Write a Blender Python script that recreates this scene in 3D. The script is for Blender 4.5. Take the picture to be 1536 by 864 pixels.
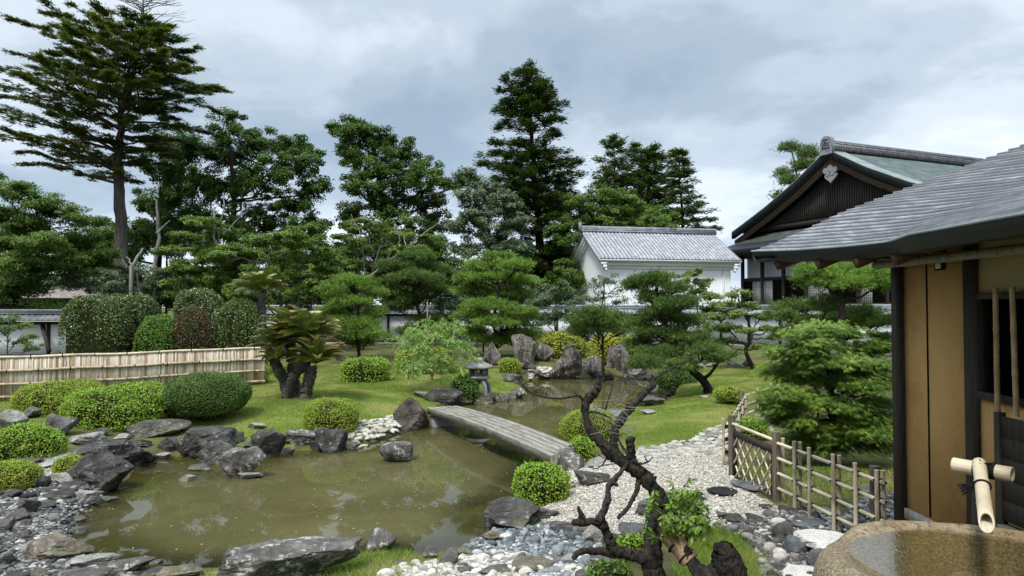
import bpy, math, random
import numpy as np
from mathutils import Vector

for o in list(bpy.data.objects):
    bpy.data.objects.remove(o, do_unlink=True)
scene = bpy.context.scene
COL = scene.collection

# ------------------------------------------------------------ camera
EYE = 2.9
FPX = 1050.0
PITCH = math.atan(28 / FPX)
cam_d = bpy.data.cameras.new('camera')
cam_d.lens = FPX / 1536 * 36
cam_d.sensor_width = 36
cam_d.clip_start = 0.05
cam_d.clip_end = 3000
cam = bpy.data.objects.new('camera', cam_d)
cam.location = (0, 0, EYE)
cam.rotation_euler = (math.radians(90) + PITCH, 0, 0)
COL.objects.link(cam)
scene.camera = cam

# ------------------------------------------------------------ world, sun, exposure
SUN_EL, SUN_AZ = math.radians(56), math.radians(205)      # azimuth clockwise from +Y
w = bpy.data.worlds.new('World')
scene.world = w
w.use_nodes = True
nt = w.node_tree
nt.nodes.clear()
N = nt.nodes.new
L = nt.links.new
out = N('ShaderNodeOutputWorld')
bg = N('ShaderNodeBackground')
bg.inputs['Strength'].default_value = 0.1
L(bg.outputs[0], out.inputs[0])
sky = N('ShaderNodeTexSky')
sky.sky_type = 'NISHITA'
sky.sun_disc = False
sky.sun_elevation = SUN_EL
sky.sun_rotation = SUN_AZ
sky.air_density = 1.0
sky.dust_density = 1.5
tc = N('ShaderNodeTexCoord')
nrm = N('ShaderNodeVectorMath'); nrm.operation = 'NORMALIZE'
L(tc.outputs['Generated'], nrm.inputs[0])
sep = N('ShaderNodeSeparateXYZ')
L(nrm.outputs[0], sep.inputs[0])
def math_n(op, a, b=None, clamp=False):
    n = N('ShaderNodeMath'); n.operation = op; n.use_clamp = clamp
    for i, v in enumerate((a, b)):
        if v is None: continue
        if isinstance(v, (int, float)): n.inputs[i].default_value = v
        else: L(v, n.inputs[i])
    return n.outputs[0]
zc = math_n('MAXIMUM', sep.outputs['Z'], 0.0)
den = math_n('ADD', zc, 0.22)
comb = N('ShaderNodeCombineXYZ')
L(math_n('DIVIDE', sep.outputs['X'], den), comb.inputs['X'])
L(math_n('DIVIDE', sep.outputs['Y'], den), comb.inputs['Y'])
comb.inputs['Z'].default_value = 3.7
cn = N('ShaderNodeTexNoise')
cn.inputs['Scale'].default_value = 1.25
cn.inputs['Detail'].default_value = 9
cn.inputs['Roughness'].default_value = 0.54
cn.inputs['Distortion'].default_value = 0.15
L(comb.outputs[0], cn.inputs['Vector'])
cr = N('ShaderNodeValToRGB')
cr.color_ramp.interpolation = 'EASE'
els = cr.color_ramp.elements
els[0].position = 0.30; els[0].color = (0.27, 0.345, 0.43, 1)
els[1].position = 0.70; els[1].color = (0.74, 0.78, 0.82, 1)
e = els.new(0.42); e.color = (0.335, 0.405, 0.48, 1)
e = els.new(0.50); e.color = (0.435, 0.505, 0.575, 1)
e = els.new(0.58); e.color = (0.56, 0.62, 0.68, 1)
L(cn.outputs['Fac'], cr.inputs[0])
cs = N('ShaderNodeMixRGB'); cs.blend_type = 'MULTIPLY'; cs.inputs[0].default_value = 1
L(cr.outputs[0], cs.inputs[1]); cs.inputs[2].default_value = (9.4, 9.5, 9.7, 1)
mx = N('ShaderNodeMixRGB'); mx.inputs[0].default_value = 0.93
L(sky.outputs[0], mx.inputs[1]); L(cs.outputs[0], mx.inputs[2])
# an overcast sky is brightest overhead
zen = N('ShaderNodeMapRange'); zen.interpolation_type = 'SMOOTHSTEP'
zen.inputs['From Min'].default_value = 0.40; zen.inputs['From Max'].default_value = 0.95
zen.inputs['To Min'].default_value = 1.0; zen.inputs['To Max'].default_value = 3.3
L(sep.outputs['Z'], zen.inputs['Value'])
hz = N('ShaderNodeMapRange'); hz.interpolation_type = 'SMOOTHSTEP'
hz.inputs['From Min'].default_value = 0.0; hz.inputs['From Max'].default_value = 0.30
hz.inputs['To Min'].default_value = 1.22; hz.inputs['To Max'].default_value = 1.0
L(sep.outputs['Z'], hz.inputs['Value'])
sc2 = N('ShaderNodeVectorMath'); sc2.operation = 'SCALE'
L(mx.outputs[0], sc2.inputs[0]); L(math_n('MULTIPLY', zen.outputs[0], hz.outputs[0]), sc2.inputs['Scale'])
L(sc2.outputs[0], bg.inputs['Color'])

sun_d = bpy.data.lights.new('sun', 'SUN')
sun_d.energy = 2.7
sun_d.angle = math.radians(12)
sun_d.color = (1.0, 0.96, 0.90)
sun = bpy.data.objects.new('sun', sun_d)
COL.objects.link(sun)
sd = Vector((math.sin(SUN_AZ) * math.cos(SUN_EL), math.cos(SUN_AZ) * math.cos(SUN_EL), math.sin(SUN_EL)))
sun.rotation_euler = sd.to_track_quat('Z', 'Y').to_euler()
sun.location = (0, 0, 60)

vs = scene.view_settings
vs.view_transform = 'Standard'
vs.look = 'None'
vs.exposure = 0.6
vs.gamma = 1.0
scene.cycles.max_bounces = 6
scene.cycles.diffuse_bounces = 4
scene.cycles.glossy_bounces = 3
scene.cycles.transmission_bounces = 4
scene.cycles.transparent_max_bounces = 6
scene.cycles.caustics_reflective = False
scene.cycles.caustics_refractive = False
scene.cycles.use_denoising = True
scene.cycles.use_adaptive_sampling = True
scene.cycles.adaptive_threshold = 0.015

# ------------------------------------------------------------ helpers
CP, SP = math.cos(PITCH), math.sin(PITCH)
rng = np.random.default_rng(7)
def ray(px, py):
    u = (px - 768) / FPX; v = (432 - py) / FPX
    return np.array([u, CP - v * SP, SP + v * CP])
def G(px, py, z=0.0):
    d = ray(px, py); t = (z - EYE) / d[2]
    return np.array([0, 0, EYE]) + d * t
def Wp(px, py, Y):
    d = ray(px, py)
    return np.array([0, 0, EYE]) + d * (Y / d[1])
def unit(a):
    a = np.asarray(a, float)
    return a / np.maximum(np.linalg.norm(a, axis=-1, keepdims=True), 1e-9)
def smooth(t):
    t = np.clip(t, 0, 1); return t * t * (3 - 2 * t)

def sine_noise(P, freq, seed=0, waves=10):
    r = np.random.default_rng(seed + 991)
    P = np.asarray(P, float); o = np.zeros(P.shape[:-1])
    for _ in range(waves):
        k = unit(r.normal(size=P.shape[-1])) * freq * r.uniform(.6, 1.5)
        o += np.sin(P @ k + r.uniform(0, 6.28))
    return o / math.sqrt(waves)
def fbm(P, freq, seed=0, octv=3, gain=.5):
    o = 0; a = 1
    for i in range(octv):
        o = o + a * sine_noise(P, freq * 2 ** i, seed + i * 17); a *= gain
    return o

class Geo:
    """collects vertices and faces of one mesh"""
    def __init__(s):
        s.V = []; s.F = []; s.n = 0; s.A = []
    def add(s, V, F, attr=0.0):
        V = np.asarray(V, float).reshape(-1, 3); F = np.asarray(F, int)
        s.V.append(V); s.F.append(F + s.n); s.n += len(V)
        s.A.append(np.broadcast_to(np.asarray(attr, float), (len(V),)))
        return s
    def box(s, lo, hi):
        return s.obox((np.array(lo) + np.array(hi)) / 2, np.eye(3), (np.array(hi) - np.array(lo)) / 2)
    def obox(s, c, ax, h):
        c = np.array(c, float); ax = np.asarray(ax, float)
        V = [c + ax[0] * h[0] * i + ax[1] * h[1] * j + ax[2] * h[2] * k for i in (-1, 1) for j in (-1, 1) for k in (-1, 1)]
        return s.add(V, [(0, 1, 3, 2), (4, 6, 7, 5), (0, 4, 5, 1), (2, 3, 7, 6), (0, 2, 6, 4), (1, 5, 7, 3)])
    def beam(s, a, b, w, h, up=(0, 0, 1)):
        a = np.array(a, float); b = np.array(b, float)
        d = unit(b - a); sd_ = unit(np.cross(d, up)); u2 = np.cross(sd_, d)
        return s.obox((a + b) / 2, [d, sd_, u2], [np.linalg.norm(b - a) / 2, w / 2, h / 2])
    def tube(s, pts, rad, n=8, cap=True, jit=0.0, attr=0.0):
        P = np.array(pts, float); m = len(P)
        R = np.broadcast_to(np.asarray(rad, float), (m,))
        T = np.zeros_like(P); T[1:-1] = P[2:] - P[:-2]; T[0] = P[1] - P[0]; T[-1] = P[-1] - P[-2]
        T = unit(T)
        ref = np.array([0, 0, 1.0]) if abs(T[0][2]) < .9 else np.array([1.0, 0, 0])
        A = unit(np.cross(T[0], ref)); V = []
        a = np.arange(n) * 2 * math.pi / n
        for i in range(m):
            A = unit(A - T[i] * (A @ T[i])); B = np.cross(T[i], A)
            r = R[i] * (1 + (rng.uniform(-jit, jit, n) if jit else 0))
            V.append(P[i] + (np.cos(a) * r)[:, None] * A + (np.sin(a) * r)[:, None] * B)
        V = np.concatenate(V)
        i = np.arange(m - 1)[:, None] * n; j = np.arange(n)[None]; j2 = (j + 1) % n
        F = np.stack([i + j, i + j2, i + n + j2, i + n + j], -1).reshape(-1, 4)
        s.add(V, F, attr)
        if cap:
            for base, idx in ((P[0], 0), (P[-1], (m - 1) * n)):
                ring = V[idx:idx + n]
                Vc = np.vstack([ring, base[None]])
                k = np.arange(n)
                Fc = np.stack([k, (k + 1) % n, np.full(n, n)], -1)
                if idx == 0: Fc = Fc[:, ::-1]
                s.add(Vc, Fc, attr)
        return s
    def lathe(s, prof, c, n=24, rot=0.0, jit=0.0):
        prof = np.array(prof, float); m = len(prof)
        a = np.arange(n) * 2 * math.pi / n + rot
        V = np.stack([np.outer(prof[:, 0], np.cos(a)), np.outer(prof[:, 0], np.sin(a)), np.repeat(prof[:, 1][:, None], n, 1)], -1).reshape(-1, 3)
        if jit: V += rng.uniform(-jit, jit, V.shape)
        i = np.arange(m - 1)[:, None] * n; j = np.arange(n)[None]; j2 = (j + 1) % n
        F = np.stack([i + j, i + j2, i + n + j2, i + n + j], -1).reshape(-1, 4)
        return s.add(V + np.array(c), F)
    def sheet(s, P):
        P = np.asarray(P, float); m, n = P.shape[:2]
        i = np.arange(m - 1)[:, None] * n; j = np.arange(n - 1)[None]
        F = np.stack([i + j, i + j + 1, i + n + j + 1, i + n + j], -1).reshape(-1, 4)
        return s.add(P.reshape(-1, 3), F)
    def poly_extrude(s, pts, d):
        """closed outline pts (k,3) extruded by vector d"""
        P = np.array(pts, float); k = len(P); d = np.array(d, float)
        s.add(P, [tuple(range(k))]); s.add(P + d, [tuple(range(k))[::-1]])
        i = np.arange(k); j = (i + 1) % k
        return s.add(np.vstack([P, P + d]), np.stack([i, j, j + k, i + k], -1))
    def build(s, name, mat, parent=None, origin=None, smooth_=False, attr=None):
        V = np.concatenate(s.V)
        if origin is None:
            origin = np.array(parent.location) if parent is not None else np.zeros(3)
        V = V - np.array(origin)
        me = bpy.data.meshes.new(name)
        me.vertices.add(len(V)); me.vertices.foreach_set('co', V.astype(np.float32).ravel())
        loops = np.concatenate([f.ravel() for f in s.F]).astype(np.int32)
        tot = np.concatenate([np.full(len(f), f.shape[1]) for f in s.F])
        st = np.concatenate([[0], np.cumsum(tot)[:-1]]).astype(np.int32)
        me.loops.add(len(loops)); me.loops.foreach_set('vertex_index', loops)
        me.polygons.add(len(tot)); me.polygons.foreach_set('loop_start', st)
        if smooth_: me.polygons.foreach_set('use_smooth', np.ones(len(tot), bool))
        if attr:
            at = me.attributes.new(attr, 'FLOAT', 'POINT')
            at.data.foreach_set('value', np.concatenate(s.A).astype(np.float32))
        me.materials.append(mat)
        me.update(calc_edges=True)
        o = bpy.data.objects.new(name, me)
        COL.objects.link(o)
        if parent is not None: o.parent = parent
        else: o.location = origin
        return o

def tag(o, label=None, cat=None, group=None, kind=None):
    if label: o['label'] = label
    if cat: o['category'] = cat
    if group: o['group'] = group
    if kind: o['kind'] = kind
    return o
def thing(name, label, cat, loc=(0, 0, 0), group=None):
    o = bpy.data.objects.new(name, None)
    o.empty_display_size = .2
    o.location = tuple(float(v) for v in loc)
    COL.objects.link(o)
    return tag(o, label, cat, group)
def dup(o, loc, rz=None, label=None, scale=None, parent=None):
    c = o.copy(); COL.objects.link(c)
    if parent is not None: c.parent = parent
    else:
        c.location = tuple(float(v) for v in loc)
        if rz is not None: c.rotation_euler = (0, 0, rz)
        if scale is not None: c.scale = scale
        if label: c['label'] = label
    for ch in o.children:
        dup(ch, None, parent=c)
    return c

# ------------------------------------------------------------ materials
class M:
    def __init__(s, name, rough=.8, spec=.3):
        s.m = bpy.data.materials.new(name); s.m.use_nodes = True
        s.t = s.m.node_tree; s.b = s.t.nodes['Principled BSDF']
        s.b.inputs['Roughness'].default_value = rough
        s.b.inputs['Specular IOR Level'].default_value = spec
        s.tc = s.n('ShaderNodeTexCoord')
        s.out = s.t.nodes['Material Output']
    def n(s, t, **k):
        x = s.t.nodes.new(t)
        for a, b in k.items(): setattr(x, a, b)
        return x
    def l(s, a, b): s.t.links.new(a, b)
    def mapping(s, scale=(1, 1, 1), src='Object', rot=(0, 0, 0)):
        mp = s.n('ShaderNodeMapping'); mp.inputs['Scale'].default_value = scale; mp.inputs['Rotation'].default_value = rot
        s.l(s.tc.outputs[src], mp.inputs[0]); return mp.outputs[0]
    def noise(s, scale, detail=5, rough=.55, vec=None, dist=0.0):
        x = s.n('ShaderNodeTexNoise'); x.inputs['Scale'].default_value = scale
        x.inputs['Detail'].default_value = detail; x.inputs['Roughness'].default_value = rough
        x.inputs['Distortion'].default_value = dist
        s.l(vec if vec is not None else s.tc.outputs['Object'], x.inputs['Vector']); return x.outputs['Fac']
    def voro(s, scale, vec=None, feature='F1', outp='Distance'):
        x = s.n('ShaderNodeTexVoronoi'); x.feature = feature; x.inputs['Scale'].default_value = scale
        s.l(vec if vec is not None else s.tc.outputs['Object'], x.inputs['Vector']); return x.outputs[outp]
    def ramp(s, fac, stops):
        x = s.n('ShaderNodeValToRGB'); e = x.color_ramp.elements
        e[0].position = stops[0][0]; e[0].color = (*stops[0][1], 1)
        e[1].position = stops[-1][0]; e[1].color = (*stops[-1][1], 1)
        for p, c in stops[1:-1]:
            k = e.new(p); k.color = (*c, 1)
        s.l(fac, x.inputs[0]); return x.outputs[0]
    def step(s, fac, a, b):
        x = s.n('ShaderNodeMapRange'); x.interpolation_type = 'SMOOTHSTEP'
        x.inputs['From Min'].default_value = a; x.inputs['From Max'].default_value = b
        s.l(fac, x.inputs['Value']); return x.outputs[0]
    def mix(s, fac, a, b, mode='MIX'):
        x = s.n('ShaderNodeMixRGB'); x.blend_type = mode
        for i, v in enumerate((fac, a, b)):
            if isinstance(v, (int, float)): x.inputs[i].default_value = v
            elif isinstance(v, tuple): x.inputs[i].default_value = (*v, 1)
            else: s.l(v, x.inputs[i])
        return x.outputs[0]
    def mul(s, a, b):
        x = s.n('ShaderNodeMath', operation='MULTIPLY')
        for i, v in enumerate((a, b)):
            if isinstance(v, (int, float)): x.inputs[i].default_value = v
            else: s.l(v, x.inputs[i])
        return x.outputs[0]
    def add(s, a, b):
        o = s.mul(a, b); o.node.operation = 'ADD'; return o
    def color(s, c):
        if isinstance(c, tuple): s.b.inputs['Base Color'].default_value = (*c, 1)
        else: s.l(c, s.b.inputs['Base Color'])
        return s
    def bump(s, h, dist=.01, strength=.7):
        x = s.n('ShaderNodeBump'); x.inputs['Distance'].default_value = dist; x.inputs['Strength'].default_value = strength
        s.l(h, x.inputs['Height']); s.l(x.outputs[0], s.b.inputs['Normal']); return s
    def island(s):
        return s.n('ShaderNodeNewGeometry').outputs['Random Per Island']
    def attr(s, name):
        return s.n('ShaderNodeAttribute', attribute_name=name).outputs['Fac']

def leafmat(name, c1, c2, c3=None, trans=.25, rough=.5, nscale=.7, spec=.3):
    m = M(name, rough, spec)
    c = m.mix(m.island(), c1, c2)
    if c3: c = m.mix(m.step(m.noise(nscale, 3), .42, .66), c, c3)
    m.color(c)
    tr = m.n('ShaderNodeBsdfTranslucent'); m.l(m.mix(1.0, c, (1.0, 1.15, .6), 'MULTIPLY'), tr.inputs[0])
    ms = m.n('ShaderNodeMixShader'); ms.inputs[0].default_value = trans
    m.l(m.b.outputs[0], ms.inputs[1]); m.l(tr.outputs[0], ms.inputs[2]); m.l(ms.outputs[0], m.out.inputs[0])
    return m.m

def barkmat(name, c1, c2, sc=8, stretch=(1, 1, .25)):
    m = M(name, .95, .1); v = m.mapping(stretch)
    n = m.noise(sc, 6, .65, v)
    m.color(m.ramp(n, [(.3, c1), (.65, c2)])); m.bump(n, .04, .9)
    return m.m

def rockmat(name, dark, mid, light, lich=(.27, .27, .245), lam=.58, sc=2.2, stretch=(1, 1, 1), moss=0.0, bump=.05):
    m = M(name, .92, .12); v = m.mapping(stretch)
    n1 = m.noise(sc, 8, .65, v, .3); n2 = m.noise(sc * 4.5, 6, .7, v); n3 = m.noise(sc * 1.1, 4, .6)
    c = m.ramp(n1, [(.32, dark), (.5, mid), (.68, light)])
    c = m.mix(m.mul(m.step(n2, lam, lam + .06), m.step(n3, .40, .60)), c, lich)
    if moss:
        g = m.n('ShaderNodeNewGeometry'); sp = m.n('ShaderNodeSeparateXYZ'); m.l(g.outputs['Normal'], sp.inputs[0])
        c = m.mix(m.mul(m.step(sp.outputs[2], .2, .9), m.mul(m.step(m.noise(sc * 1.5, 5), .5, .6), moss)), c, (.07, .085, .02))
    n4 = m.noise(sc * 14, 5, .75)
    c = m.mix(.55, c, m.ramp(n4, [(.3, (.18, .17, .16)), (.5, (.5, .5, .5)), (.7, (.78, .77, .74))]), 'OVERLAY')
    m.color(c); m.bump(m.add(n1, m.mul(n2, .6)), bump, 1.0)
    return m.m

MAT = {}
MAT['rock_dark'] = rockmat('dark stone', (.022, .021, .020), (.058, .055, .052), (.13, .125, .115), moss=.35)
MAT['rock_grey'] = rockmat('grey stone', (.032, .030, .027), (.092, .087, .078), (.19, .18, .16), moss=.6)
MAT['rock_lichen'] = rockmat('lichened stone', (.032, .029, .026), (.10, .093, .083), (.22, .205, .18), lich=(.36, .35, .32), lam=.53)
MAT['rock_stand'] = rockmat('streaked standing stone', (.022, .02, .018), (.075, .068, .06), (.19, .17, .145), lich=(.34, .32, .27), lam=.54, sc=2.6, stretch=(1.6, 1.6, .35))
MAT['rock_brown'] = rockmat('reddish brown stone', (.032, .026, .023), (.085, .07, .062), (.16, .14, .12), moss=.9)
MAT['rock_pale'] = rockmat('pale stone', (.11, .105, .09), (.24, .23, .205), (.38, .37, .34), lam=.60)
MAT['rock_ochre'] = rockmat('ochre stone', (.055, .045, .032), (.14, .12, .09), (.28, .25, .20), moss=.5)
MAT['rock_blue'] = rockmat('blue grey stone', (.045, .048, .048), (.095, .10, .10), (.17, .175, .17), lam=.66)
MAT['rock_black'] = rockmat('black flat stone', (.008, .008, .009), (.016, .016, .018), (.03, .03, .032), lam=.8, bump=.01)
MAT['white_rock'] = rockmat('white flat stone', (.34, .33, .30), (.46, .45, .42), (.56, .55, .52), lam=.75, bump=.01)

def pebmat(name, stops, rough=.7):
    m = M(name, .85, .15)
    c = m.ramp(m.island(), stops)
    c = m.mix(.35, c, m.ramp(m.noise(30, 3), [(.3, (.04, .04, .04)), (.7, (.6, .6, .6))]), 'OVERLAY')
    m.color(c); return m.m
MAT['peb_white'] = pebmat('white pebbles', [(0, (.20, .18, .145)), (.35, (.40, .375, .32)), (.8, (.56, .54, .48)), (1, (.33, .28, .20))])
MAT['peb_blue'] = pebmat('blue grey pebbles', [(0, (.06, .068, .07)), (.5, (.14, .155, .16)), (.85, (.24, .26, .26)), (1, (.46, .45, .42))])
MAT['peb_dark'] = pebmat('dark pebbles', [(0, (.03, .029, .027)), (.4, (.085, .083, .076)), (.8, (.20, .195, .18)), (1, (.44, .42, .38))])
MAT['cobble'] = pebmat('pale cobble', [(0, (.30, .28, .22)), (.5, (.46, .44, .37)), (1, (.58, .56, .5))])

def woodmat(name, c1, c2, sc=3, stretch=(12, 12, 1), rough=.75, bump=.006):
    m = M(name, rough, .3); v = m.mapping(stretch)
    n = m.noise(sc, 6, .6, v, .4)
    m.color(m.ramp(n, [(.3, c1), (.7, c2)])); m.bump(n, bump, .6)
    return m.m
MAT['dark_wood'] = woodmat('dark timber', (.010, .0075, .0055), (.040, .029, .021))
MAT['barge'] = woodmat('weathered barge board', (.06, .038, .026), (.20, .14, .10), stretch=(1, 1, 6))
MAT['lattice_wood'] = woodmat('dark lattice timber', (.025, .022, .019), (.06, .052, .045))
MAT['tan_cane'] = woodmat('tan bamboo cane', (.22, .15, .07), (.42, .31, .16), stretch=(3, 3, 3))
MAT['brown_wood'] = woodmat('brown timber', (.03, .016, .010), (.085, .045, .027))
MAT['grey_wood'] = woodmat('weathered timber', (.12, .11, .09), (.30, .28, .24), stretch=(9, 9, 1))
MAT['post_wood'] = woodmat('fence post timber', (.05, .04, .03), (.17, .14, .10), stretch=(14, 14, 1))
m = M('bamboo cane', .5, .4)
m.color(m.mix(m.step(m.noise(2.2, 4), .35, .7), m.mix(m.island(), (.50, .42, .28), (.64, .56, .40)), (.34, .28, .19)))
m.bump(m.noise(60, 3), .002); MAT['bamboo'] = m.m
m = M('old bamboo', .7, .3)
m.color(m.mix(m.step(m.noise(5, 5, .7, m.mapping((1, 1, .4))), .38, .68), m.mix(m.island(), (.36, .30, .20), (.54, .47, .34)), (.16, .13, .09)))
MAT['bamboo_old'] = m.m
m = M('split bamboo slats', .75, .25)
c = m.ramp(m.island(), [(0, (.17, .12, .075)), (.3, (.36, .28, .19)), (.65, (.48, .41, .31)), (1, (.60, .55, .46))])
m.color(m.mix(m.mul(m.step(m.noise(3, 6, .7, m.mapping((3, 3, .8))), .5, .7), .65), c, (.12, .095, .07)))
MAT['slats'] = m.m
m = M('black cord', .9, .1).color((.01, .01, .011)); MAT['cord'] = m.m
m = M('white plaster', .9, .15)
m.color(m.mix(m.mul(m.step(m.noise(1.5, 6, .7, m.mapping((1.5, 1.5, .25))), .52, .8), .35), m.ramp(m.noise(.8, 6, .6), [(.3, (.74, .76, .77)), (.7, (.83, .84, .84))]), (.50, .50, .48))); MAT['plaster'] = m.m
m = M('grey plaster', .9, .15)
m.color(m.ramp(m.noise(1.2, 4), [(.3, (.5, .5, .49)), (.7, (.62, .62, .6))])); MAT['plaster_grey'] = m.m
m = M('ochre clay plaster', .95, .1)
n1 = m.noise(1.6, 6, .6); n2 = m.noise(70, 3, .7)
m.color(m.mix(m.mul(m.step(n2, .62, .72), .5), m.ramp(n1, [(.28, (.50, .28, .10)), (.5, (.68, .405, .155)), (.72, (.77, .48, .20))]), (.32, .18, .075)))
m.bump(m.add(n2, m.noise(24, 5, .7)), .022, 1.0); MAT['ochre'] = m.m
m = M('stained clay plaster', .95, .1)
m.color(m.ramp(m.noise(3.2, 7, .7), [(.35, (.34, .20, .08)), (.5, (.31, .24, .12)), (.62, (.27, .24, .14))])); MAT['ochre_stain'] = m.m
m = M('grey roof tile', .42, .5)
c = m.ramp(m.noise(2.2, 6, .7), [(.3, (.10, .105, .12)), (.5, (.17, .18, .205)), (.7, (.30, .31, .34))])
m.color(c); MAT['tile'] = m.m
m = M('dark roof tile', .5, .5)
m.color(m.ramp(m.noise(3, 5, .6), [(.3, (.035, .037, .043)), (.7, (.12, .125, .135))])); MAT['tile_dark'] = m.m
m = M('patinated copper sheet', .5, .45)
n = m.noise(1.2, 7, .65, m.mapping((1, 1, 1)), .4)
m.color(m.ramp(n, [(.28, (.045, .06, .056)), (.5, (.085, .112, .102)), (.72, (.16, .205, .185))])); MAT['copper'] = m.m
m = M('pale copper edge', .5, .4)
m.color(m.ramp(m.noise(2, 6), [(.3, (.12, .155, .15)), (.7, (.21, .26, .25))])); MAT['copper_edge'] = m.m
m = M('weathered shingle roof', .45, .5)
v = m.mapping((5, .7, 5))
n = m.noise(3.0, 8, .72, v, .2)
c = m.ramp(n, [(.3, (.08, .085, .092)), (.5, (.19, .195, .205)), (.68, (.42, .43, .44))])
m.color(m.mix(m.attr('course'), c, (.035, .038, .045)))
m.bump(m.noise(40, 4, .7, v), .004); MAT['shingle'] = m.m
m = M('dark eave edge', .6, .35).color((.018, .022, .024)); MAT['fascia'] = m.m
m = M('paper screen', .9, .1).color((.62, .63, .62)); MAT['paper'] = m.m
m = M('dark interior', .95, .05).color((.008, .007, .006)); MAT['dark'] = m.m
m = M('lantern granite', .9, .2)
n = m.noise(9, 7, .7)
m.color(m.mix(m.mul(m.step(m.noise(2.2, 4), .45, .62), .5), m.ramp(n, [(.3, (.12, .12, .12)), (.7, (.32, .32, .31))]), (.18, .12, .09))); m.bump(n, .01)
MAT['granite'] = m.m
m = M('bridge stone plank', .9, .2)
rv = m.mapping((1, 1, 1), rot=(0, 0, math.radians(66))); mp_ = m.n('ShaderNodeMapping'); mp_.inputs['Scale'].default_value = (.5, 5, 3); m.l(rv, mp_.inputs[0]); n = m.noise(4, 8, .72, mp_.outputs[0], .2); n2 = m.noise(2.2, 6, .7)
m.color(m.mix(m.step(n2, .5, .68), m.ramp(n, [(.32, (.09, .085, .07)), (.5, (.24, .225, .185)), (.66, (.40, .38, .32))]), (.14, .125, .065)))
m.bump(n, .012); MAT['bridge'] = m.m
m = M('red ink', .7).color((.35, .05, .03)); MAT['red'] = m.m
m = M('crest bronze', .5, .5).color((.22, .23, .24)); MAT['crest'] = m.m
m = M('jute wrap', .95, .1); m.color(m.ramp(m.noise(50, 3), [(.3, (.16, .10, .06)), (.7, (.34, .23, .14))])); MAT['jute'] = m.m
MAT['bark'] = barkmat('grey bark', (.035, .03, .026), (.13, .115, .10), 4)
MAT['bark_dark'] = barkmat('dark bark', (.012, .010, .008), (.045, .038, .032), 6)
MAT['bark_plum'] = barkmat('black plum bark', (.005, .0045, .004), (.060, .052, .044), 34, (1, 1, .5))
MAT['bark_pale'] = barkmat('bleached dead wood', (.10, .095, .085), (.27, .26, .235), 8)
MAT['bark_cycad'] = barkmat('scaly cycad trunk', (.014, .011, .008), (.13, .12, .10), 16, (1, 1, 1))
# ------------------------------------------------------------ terrain
POND_PX = [(108, 795), (128, 768), (165, 740), (200, 716), (212, 694), (250, 684), (300, 690), (340, 706), (388, 690), (430, 678),
           (470, 676), (520, 672), (562, 664), (600, 650), (632, 634), (655, 616), (690, 606), (735, 601), (775, 598), (792, 590),
           (776, 580), (788, 572), (820, 568), (862, 567), (905, 563), (945, 562), (985, 566), (1012, 574), (1015, 590), (1003, 600),
           (975, 606), (945, 614), (922, 628), (905, 645), (872, 660), (842, 672), (862, 684), (840, 690), (818, 702), (795, 722), (772, 748), (742, 758),
           (728, 785), (722, 806), (690, 824), (655, 834), (630, 838), (596, 838), (560, 836), (500, 842), (440, 850), (360, 858), (290, 858), (215, 856), (160, 846), (120, 825)]
POND = np.array([G(x, y, 0.0)[:2] for x, y in POND_PX])
def poly_sd(P, poly):
    """signed distance, positive outside"""
    P = np.asarray(P, float); sh = P.shape[:-1]; P = P.reshape(-1, 2)
    d2 = np.full(len(P), 1e9); ins = np.zeros(len(P), bool)
    n = len(poly)
    for i in range(n):
        a = poly[i]; b = poly[(i + 1) % n]; e = b - a
        w_ = P - a; t = np.clip((w_ @ e) / (e @ e), 0, 1)
        q = w_ - t[:, None] * e; d2 = np.minimum(d2, (q * q).sum(1))
        c = ((a[1] > P[:, 1]) != (b[1] > P[:, 1]))
        with np.errstate(divide='ignore', invalid='ignore'):
            xx = (b[0] - a[0]) * (P[:, 1] - a[1]) / (b[1] - a[1]) + a[0]
        ins ^= c & (P[:, 0] < xx)
    d = np.sqrt(d2); return np.where(ins, -d, d).reshape(sh)
def H(x, y):
    x = np.asarray(x, float); y = np.asarray(y, float)
    P = np.stack([x, y], -1); s = poly_sd(P, POND)
    land = -.04 + .16 * smooth(s / .22) + .26 * smooth(s / 2.6) + .22 * smooth((y - 17) / 22)
    land = land + .09 * smooth((x - 1.5) / 3) * smooth((13 - y) / 6)
    land = land + .16 * np.exp(-(((x + 5) / 3.2) ** 2 + ((y - 17.5) / 3.0) ** 2)) * smooth(s / 1.0)
    land = land + .012 * sine_noise(P, 2.5, 3) * smooth(s / 1.0)
    far = np.hypot(x, y); land = land + .2 * smooth((far - 60) / 100)
    pond = -.04 - .42 * smooth(-s / 1.6)
    return np.where(s > 0, land, pond)
def T(px, py):
    """where the sight line of a photo pixel first meets ground or water"""
    d = ray(px, py); t0 = 1.5; t1 = 90.0
    for _ in range(3):
        ts = np.linspace(t0, t1, 160); Q = np.array([0, 0, EYE]) + ts[:, None] * d
        hit = np.nonzero(Q[:, 2] <= np.maximum(H(Q[:, 0], Q[:, 1]), 0))[0]
        i = hit[0] if len(hit) else 159
        t0, t1 = ts[max(0, i - 1)], ts[i]
    p = Q[i]; return np.array([p[0], p[1], max(0.0, float(H(p[0], p[1])))])
def TP(pts): return np.array([T(*p)[:2] for p in pts])

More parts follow.
